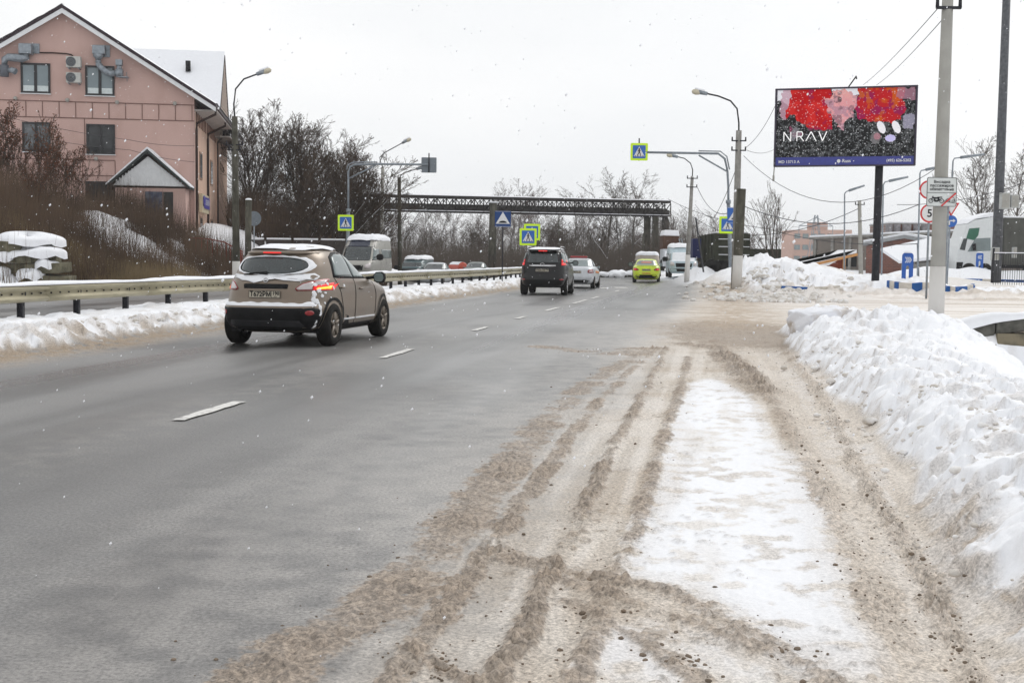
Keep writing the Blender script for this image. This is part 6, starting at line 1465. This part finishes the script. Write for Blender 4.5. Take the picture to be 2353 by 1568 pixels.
# white lorry
def lorry():
    p=A(2193,625,86); z=gz(p.x,p.y); t=T('lorry_cab','white lorry cab facing left with green wind deflector, snow on its roof','truck',(p.x,p.y,z))
    w=mat('lorry_white',(.66,.68,.68),.4,var=.05); S_=2900/86.
    def q(u,v): g=A(u,v,86); return (g.x-p.x,g.z-z)
    pl=[q(*c) for c in ((2196,630),(2195,600),(2203,565),(2212,545),(2222,515),(2240,505),(2282,498),(2288,500),(2288,628))]
    k=MB(); k.prism(pl,0,2.4); P('cab',k,w,t,bevel=.06)
    k=MB(); k.prism([q(2219,548),q(2226,525),q(2250,523),q(2247,540),q(2238,552)],-.015,.2); P('green_deflector',k,mat('deflector_green',(.02,.12,.07),.4),t)
    k=MB(); k.prism([q(2222,578),q(2240,548),q(2275,546),q(2275,576),q(2250,577)],-.02,.1); P('side_window',k,glass_c,t)
    k=MB(); k.prism([q(2204,573),q(2213,548),q(2222,548),q(2216,575)],-.018,2.3); P('windscreen',k,glass_d,t)
    k=MB(); k.prism([q(2196,622),q(2197,602),q(2212,602),q(2208,622)],-.025,.1); P('grille',k,black,t)
    k=MB(); k.tube([(q(2236,560)[0],-.15,q(2236,560)[1]),(q(2236,575)[0],-.2,q(2236,575)[1])],.12,6); P('mirror',k,black,t)
    k=MB(); k.prism([q(2222,514),q(2242,503),q(2284,496),q(2284,487),q(2262,492),q(2234,503)],.02,2.38); P('cab_snow',k,snow,t,bevel=.04)
    for u in (2262,2225): 
        k=MB(); k.lathe([(.2,-.15),(.48,-.15),(.5,-.1),(.5,.1),(.48,.15),(.2,.15)],18,'z'); o=P('wheel',k,tyre_m,t); o.rotation_euler=(math.pi/2,0,0); o.location=(q(u,628)[0],.1,.5)
    p2=A(2300,625,86); t=T('lorry_trailer','dark grey canvas trailer box behind the white cab, cut by the right edge','truck',(p2.x,p2.y,z)); k=MB(); h=A(2300,500,86).z-z
    k.box((4.2,1.25,(h+.9)/2),(8.2,2.5,h-.9)); P('trailer_box',k,mat('canvas_grey',(.085,.085,.075),.8,var=.25,vs=1.5),t,bevel=.05); k=MB(); k.box((4.2,1.25,.8),(8,2,.25)); P('chassis',k,black,t); k=MB(); k.box((4.2,1.25,h+.06),(8.1,2.4,.12)); P('trailer_snow',k,snow,t,bevel=.04)
    for x in (2,5,6.2): k=MB(); k.lathe([(.2,-.15),(.48,-.15),(.5,-.1),(.5,.1),(.48,.15),(.2,.15)],18,'z'); o=P('wheel',k,tyre_m,t); o.rotation_euler=(math.pi/2,0,0); o.location=(x,.1,.5)
lorry()
# fence of thin pickets on the right
a=A(2284,582,70); b=A(2400,580,69); z=gz(a.x,a.y); t=T('picket_fence','thin black metal fence with a snowy top rail in front of the trailer','fence',(a.x,a.y,z)); h=a.z-z; L_=b.x-a.x
for zz in (h,.25): k=MB(); k.box((L_/2,0,zz),(L_,.04,.04)); P('fence_rail',k,dark_steel,t)
k=MB(); k.box((L_/2,0,h+.045),(L_,.06,.05)); P('rail_snow',k,snow,t)
for i in range(int(L_/.13)): k=MB(); k.box((i*.13,0,h/2),(.02,.02,h-.04)); P('picket',k,dark_steel,t)
# dark green timber truck
def timber():
    p=A(1662,628,78); z=gz(p.x,p.y)-.0; t=T('timber_truck','dark green truck with tall ribbed wooden body and snowy ledges, behind the two posts','truck',(p.x,p.y,z))
    g=mat('army_green',(.035,.037,.025),.8,var=.4,vs=2)
    def q(u,v): c=A(u,v,78); return (c.x-p.x,c.z-z)
    xl,zt_=q(1613,536); xr,_=q(1716,536); xm,_=q(1636,536); zb_=q(1660,598)[1]
    k=MB(); k.box(((xm+xr)/2,.0,(zt_+zb_)/2),(xr-xm,2.2,zt_-zb_)); bx=P('box_body',k,g,t)
    k=MB(); k.add([(xl,1.2,zb_),(xm-.003,-1.1,zb_),(xm-.003,1.1,zb_),(xl,1.2,zt_-.15),(xm-.003,-1.1,zt_),(xm-.003,1.1,zt_)],[(0,1,2),(5,4,3),(0,3,4,1),(1,4,5,2),(2,5,3,0)]); P('side_body',k,g,t)
    for i in range(6):
        f=i/5; x=xl+(xm-xl)*f; y=1.2-2.3*f; k=MB(); k.box((x-.02,y,(zt_+zb_)/2-.05),(.07,.10,zt_-zb_)); P('side_rib',k,g,t)
    for v in (552,569,587):
        x0,zz=q(1642,v); k=MB(); k.box(((x0+xr)/2,-1.13,zz),(xr-x0-.1,.06,.09)); o=P('ledge',k,g,t); k=MB(); k.box(((x0+xr)/2,-1.14,zz+.065),(xr-x0-.1,.06,.04)); P('ledge_snow',k,snow,o)
    k=MB(); k.box(((xl+xr)/2+.2,0,zb_-.15),(xr-xl-.3,1.8,.28)); P('chassis',k,black,t)
    for x in (xm-.1,xm+.9,xr-.5):
        for y in (-.9,.9): k=MB(); k.lathe([(.2,-.18),(.50,-.18),(.55,-.1),(.55,.1),(.50,.18),(.2,.18)],18,'z'); o=P('wheel',k,tyre_m,t); o.rotation_euler=(math.pi/2,0,.1); o.location=(x,y,.52)
    k=MB(); k.box(((xm+xr)/2,.0,zt_+.05),(xr-xm-.2,2.0,.10)); P('top_snow',k,snow,t,bevel=.04)
    k=MB(); c=q(1606,570); k.box((c[0],1.4,c[1]),(.55,1.2,1.2)); P('cab',k,mat('navy_cab',(.015,.02,.09),.5),t,bevel=.05)
    p2=A(1745,628,82); z2=gz(p2.x,p2.y); t=T('flat_trailer','low dark slatted trailer right of the timber truck','trailer',(p2.x,p2.y,z2)); k=MB(); k.box((0,0,1.2),(2.3,2,1.1)); P('trailer_side',k,g,t,bevel=.02)
    for i in range(5): k=MB(); k.box((-1+i*.5,-1.03,1.2),(.08,.06,1.15)); P('side_rib',k,g,t)
    k=MB(); k.box((0,0,.55),(2.2,1.7,.2)); P('chassis',k,black,t)
    for x in (-.6,.6): k=MB(); k.lathe([(.2,-.18),(.50,-.18),(.5,.18),(.2,.18)],16,'z'); o=P('wheel',k,tyre_m,t); o.rotation_euler=(math.pi/2,0,0); o.location=(x,-.8,.5)
timber()
# tipped brown body truck behind the bridge foot
p=A(1541,625,102); z=gz(p.x,p.y); t=T('tipper_truck','dump truck with raised rusty brown body capped by snow, behind the parked van','truck',(p.x,p.y,z)); q=lambda u,v:(A(u,v,102).x-p.x,A(u,v,102).z-z)
k=MB(); k.prism([q(1521,578),q(1562,580),q(1560,542),q(1524,540)],0,2.2); P('tipper_body',k,mat('rusty_brown',(.085,.045,.03),.8,var=.3),t,bevel=.04)
k=MB(); k.prism([q(1522,541),q(1561,542),q(1558,529),q(1526,528)],-.1,2.2); P('body_snow',k,snow,t,bevel=.08)
for u in (1563,1569): k=MB(); k.cyl((q(u-4,555)[0],0,q(u,548)[1]),(q(u+8,590)[0],0,q(u,598)[1]),.05,n=6); P('ram',k,steel,t)
k=MB(); k.box((q(1541,600)[0],.3,1.0),(1.5,2,1.4)); P('cab',k,mat('cab_white',(.5,.52,.55),.5),t,bevel=.08); k=MB(); k.box((q(1541,600)[0],-.72,1.25),(1.2,.04,.6)); P('windscreen',k,snow,t)
for x in (-.7,.7): k=MB(); k.lathe([(.2,-.15),(.45,-.15),(.45,.15),(.2,.15)],16,'x'); o=P('wheel',k,tyre_m,t); o.location=(x,0,.4)

# snow-dusted boulders and logs at the end of the road
rd=random.Random(8)
for i,(u,w_) in enumerate(((1385,.9),(1402,.8),(1420,1.3),(1438,.7),(1450,1.0))):
    p=A(u,632,99+rd.random()); t=T('snow_clump',['flat dark slab edged with snow beside the white sedan','small snow lump beside the flat slab','rounded snow-covered rock pile, middle of the roadside clumps','small dark topped snow lump near the lime sedan','snow lump just left of the lime sedan'][i],'snow heap',(p.x,p.y,gz(p.x,p.y)-.1),0,'snowy clumps across the road end')
    k=MB(); bm=bmesh.new(); bmesh.ops.create_icosphere(bm,subdivisions=3,radius=.6*w_)
    for v in bm.verts: v.co*= 1+.35*(vnoise(np.array([v.co.x*4+i*9]),np.array([v.co.y*4+v.co.z*3]),5)[0]-.5); v.co.z*=.55
    me=bpy.data.meshes.new('snow'); bm.to_mesh(me); bm.free(); me.materials.append(snow); me.polygons.foreach_set('use_smooth',[True]*len(me.polygons)); o=put('snow_lump',me,t); o.location=(0,0,.28)
    k=MB(); k.box((.1,-.35*w_,.20),(.8*w_,.25,.18),.2); P('dark_block',k,wood_dark,t,bevel=.03)
# fence with snow caps behind the left lamp
a=A(548,548,73); t=T('panel_fence','low dark panel fence with snow on top, behind the round sign','fence',(a.x,a.y,a.z-1.4),R(4))
for i in range(4): k=MB(); k.box((.75+i*1.55,0,.7),(1.45,.08,1.3)); P('fence_panel',k,mat('fence_dark',(.06,.05,.045),.8,var=.3),t); k=MB(); k.box((.75+i*1.55,0,1.42),(1.4,.14,.10)); P('fence_snow',k,snow,t,bevel=.03)
# red stair rail at the foot of the house
k=MB(); pts=[A(437,546,62),A(480,549,61),A(515,556,60),A(545,572,59),A(556,577,58.5)]; c=pts[0].copy(); red=mat('rust_red_rail',(.22,.045,.03),.6); t=T('stair_railing','rust red handrail stepping down the hill right of the house','railing',c)
k.tube([p-c for p in pts],.03,5); P('handrail',k,red,t)
for i in range(14):
    f=i/13*4; j=min(3,int(f)); p=pts[j].lerp(pts[j+1],f-j)-c; k=MB(); k.cyl(p,p-Vector((0,0,.85)),.02,n=5); P('rail_post',k,red,t)

# ------------------------------------------------------------------ stone parapet by the ditch
def parapet():
    t=T('stone_parapet','old mossy concrete parapet of a culvert with snow on top, beyond the right bank','wall',(8.9,26.2,-1.6),-.05)
    st=mat('mossy_concrete',(.21,.18,.125),.9,var=.3,vs=3,bump=.5,bs=12,col2=(.09,.085,.065),c2p=(.42,.66)); dkm=mat('dark_coping',(.10,.097,.085),.9,var=.4,bump=.4)
    rd=random.Random(2); x=0
    def top(x): return np.interp(x,[0,1.1,2.2,3.4,5,8],[1.55,1.86,2.02,1.99,1.80,1.5])
    for i,wd in enumerate((1.1,.9,.75,.8,1.2,1.2,1.2)):
        for lv in range(3):
            h0=lv*.58; h1=min(h0+.58,top(x+wd/2)-.30)
            if h1-h0<.1: continue
            k=MB(); k.box((x+wd/2,rd.uniform(-.02,.03),(h0+h1)/2),(wd-.025,.4,h1-h0-.02)); P('wall_block',k,st,t,bevel=.02)
        k=MB(); k.prism([(x+.01,top(x)-.28),(x+wd-.01,top(x+wd)-.28),(x+wd-.01,top(x+wd)),(x+.01,top(x))],-.10,.42); P('coping_stone',k,dkm,t,bevel=.03)
        x+=wd
    k=MB(); vs=[]; n=40
    for i in range(n):
        xx=-.6+8*i/(n-1); tz=float(top(max(0,xx)))-.0; h=(.10+.16*ss(np.array([xx]),3.0,3.8)[0]*(1-ss(np.array([xx]),5,7)[0])+.12*(1-ss(np.array([xx]),.8,1.8)[0]))*1.0
        for y_,hh in ((-.13,-.02),(-.10,h*.7),(.1,h),(.35,h*.9),(1.4,h*.3-.1)): vs.append((xx,y_,tz+hh))
    k.add(vs,[(i*5+j,i*5+j+1,i*5+6+j,i*5+5+j) for i in range(n-1) for j in range(4)],True); P('parapet_snow',k,snow,t)
    k=MB(); k.prism([(2.5,1.28),(3.2,1.45),(6,1.45),(6,1.28)],-.45,-.02); P('ledge_snow',k,snow,t,bevel=.06); k=MB(); k.box((4.2,-.24,1.20),(3.3,.42,.14)); P('ledge',k,dkm,t)
parapet()
# ice chunk of cut snow at the end of the right bank
bm=bmesh.new(); bmesh.ops.create_cube(bm,size=1); bmesh.ops.subdivide_edges(bm,edges=bm.edges,cuts=22,use_grid_fill=True)
for v in bm.verts:
    c=v.co.copy(); l=max(abs(c.x),abs(c.y),abs(c.z))*2; v.co=c.lerp(c.normalized()*.62,.35)*1.0
    v.co*=1+.16*(vnoise(np.array([c.x*3+7]),np.array([c.y*3+c.z*4]),9)[0]-.5)+.12*(vnoise(np.array([c.x*9]),np.array([c.z*11+c.y*7]),12)[0]-.5); v.co=Vector((v.co.x*.92,v.co.y*.8,v.co.z*.58))
me=bpy.data.meshes.new('snow_block'); bm.to_mesh(me); bm.free(); me.polygons.foreach_set('use_smooth',[True]*len(me.polygons)); me.materials.append(mat('snow_crusty',(.80,.81,.85),.8,bump=.5,bs=7,col2=(.50,.44,.38),c2p=(.50,.66),vs=2.2))
p=A(1888,745,21.6); o=put('snow_block',me); o.location=(p.x,p.y,p.z-.02); o.rotation_euler=(.05,-.12,.3); tag(o,'big cut block of packed snow at the junction end of the right bank','snow block')

# loose lumps of dirty snow
def lumps(name,pos,label,m,r0,r1,grp=None):
    pass
lm=mat('dirty_snow_lump',(.60,.56,.51),.9,bump=.6,bs=30,col2=(.80,.79,.78),c2p=(.45,.6),vs=5)
dl=mat('dark_slush_lump',(.19,.15,.115),.95,bump=.5,bs=25,var=.4)
bases=[]
for i in range(6):
    bm=bmesh.new(); bmesh.ops.create_icosphere(bm,subdivisions=2,radius=1)
    for v in bm.verts: v.co*=1+.55*(vnoise(np.array([v.co.x*1.7+i*5]),np.array([v.co.y*1.7+v.co.z*1.3]),3)[0]-.5); v.co.z*=.62
    pair=[]
    for m_ in (lm,dl): 
        me=bpy.data.meshes.new('lump'); bm.to_mesh(me); me.materials.append(m_); me.polygons.foreach_set('use_smooth',[True]*len(me.polygons)); pair.append(me)
    bm.free(); bases.append(pair)
def scatter(name,n,fx,dark,rr,label,cat='lumps'):
    V=[];Fc=[];o=0
    for i in range(n):
        x,y,r=fx(); me=bases[i%6][0]; a=random.random()*6.28; ca,sa=math.cos(a),math.sin(a); z=gz(x,y) if n<400 else None
        V.append((x,y,r,ca,sa,i%6))
    arr=np.array(V); z=terrain(arr[:,0],arr[:,1])[0]; allv=[];allf=[];off=0
    for j in range(6):
        me=bases[j][0]; co=np.array([v.co[:] for v in me.vertices]); fs=np.array([p.vertices[:] for p in me.polygons])
        sel=arr[:,5]==j; A_=arr[sel]; zz=z[sel]
        X=A_[:,0:1]+(co[None,:,0]*A_[:,3:4]-co[None,:,1]*A_[:,4:5])*A_[:,2:3]; Y=A_[:,1:2]+(co[None,:,0]*A_[:,4:5]+co[None,:,1]*A_[:,3:4])*A_[:,2:3]; Z=zz[:,None]+co[None,:,2]*A_[:,2:3]+A_[:,2:3]*.25
        allv.append(np.stack([X,Y,Z],-1).reshape(-1,3)); nb=len(A_); allf.append((fs[None]+(np.arange(nb)*len(co))[:,None,None]+off).reshape(-1,3)); off+=nb*len(co)
    Vv=np.concatenate(allv); Ff=np.concatenate(allf); me=bpy.data.meshes.new(name); me.vertices.add(len(Vv)); me.vertices.foreach_set('co',Vv.ravel()); me.loops.add(Ff.size); me.loops.foreach_set('vertex_index',Ff.ravel().astype(np.int32)); me.polygons.add(len(Ff)); me.polygons.foreach_set('loop_start',np.arange(0,Ff.size,3,dtype=np.int32)); me.polygons.foreach_set('loop_total',np.full(len(Ff),3,np.int32)); me.polygons.foreach_set('use_smooth',np.ones(len(Ff),bool)); me.materials.append(dl if dark else lm); me.update()
    o_=put(name,me,kind='stuff'); tag(o_,label,cat)
def f1():
    y=random.uniform(4.5,23)**1.0; s=random.gauss(6.5,.35); return float(LX(y))+s,y,random.uniform(.006,.02)*(1+random.random()**6*2)
scatter('bank_lumps',1100,f1,False,0,'small dirty lumps of broken snow along the foot of the right bank')
def f2():
    y=random.uniform(9,60); s=random.gauss(-5.75,.3); return float(LX(y))+s,y,random.uniform(.02,.06)
scatter('median_lumps',700,f2,False,0,'small dirty snow lumps along the foot of the median bank')
def f3():
    y=random.uniform(44,60); s=random.gauss(6.6,1.3); return float(LX(y))+s,y,random.uniform(.04,.20)
scatter('junction_lumps',420,f3,False,0,'grey lumps of ploughed snow heaped on the far corner of the junction')
def f4():
    pts,hw,_,_,_=random.choice(RIDGES); i=random.randrange(len(pts)-1); f=random.random(); x=pts[i][0]+(pts[i+1][0]-pts[i][0])*f+random.gauss(0,hw*1.1); y=pts[i][1]+(pts[i+1][1]-pts[i][1])*f
    return x,y,random.uniform(.0025,.006)*(1+2*random.random()**6)
scatter('slush_crumbs',2000,f4,True,0,'dark crumbs of sandy slush thrown up by tyres on the shoulder')

# ------------------------------------------------------------------ falling snow
n=11000; y=4+78*rng.random(n)**.8; x=(rng.random(n)-.5)*1.1*y; z=.1+rng.random(n)*np.minimum(1.5+y*.32,16)
r=.0035+.008*rng.random(n)**2; r=np.where(y<8,r*.55,r)
off=np.array([(1,0,0),(-1,0,0),(0,1,0),(0,-1,0),(.35,.2,1.3),(-.35,-.2,-1.3)]); V=np.stack([x,y,z],1)[:,None]+off[None]*r[:,None,None]
ft=np.array([(0,2,4),(2,1,4),(1,3,4),(3,0,4),(2,0,5),(1,2,5),(3,1,5),(0,3,5)]); Ff=(ft[None]+(np.arange(n)*6)[:,None,None]).reshape(-1,3)
me=bpy.data.meshes.new('falling_snow'); me.from_pydata(V.reshape(-1,3).tolist(),[],Ff.tolist()); me.materials.append(snow); o=put('falling_snow',me,kind='stuff'); tag(o,'fine snowflakes falling through the air over the road','snowflakes')
# ------------------------------------------------------------------ snowy air
hb_=MB(); hb_.box((0,720,8.25),(1810,1570,23.5)); hm=bpy.data.materials.new('snowy_air'); hm.use_nodes=True; nn=hm.node_tree; nn.nodes.clear(); pv=nn.nodes.new('ShaderNodeVolumePrincipled'); pv.inputs['Density'].default_value=.0005; pv.inputs['Color'].default_value=(.95,.96,.98,1); pv.inputs['Anisotropy'].default_value=.2; oo=nn.nodes.new('ShaderNodeOutputMaterial'); nn.links.new(pv.outputs[0],oo.inputs['Volume'])
hz_=P('haze',hb_,hm,kind='stuff'); tag(hz_,'thin pale air full of fine snow over the whole scene','haze')
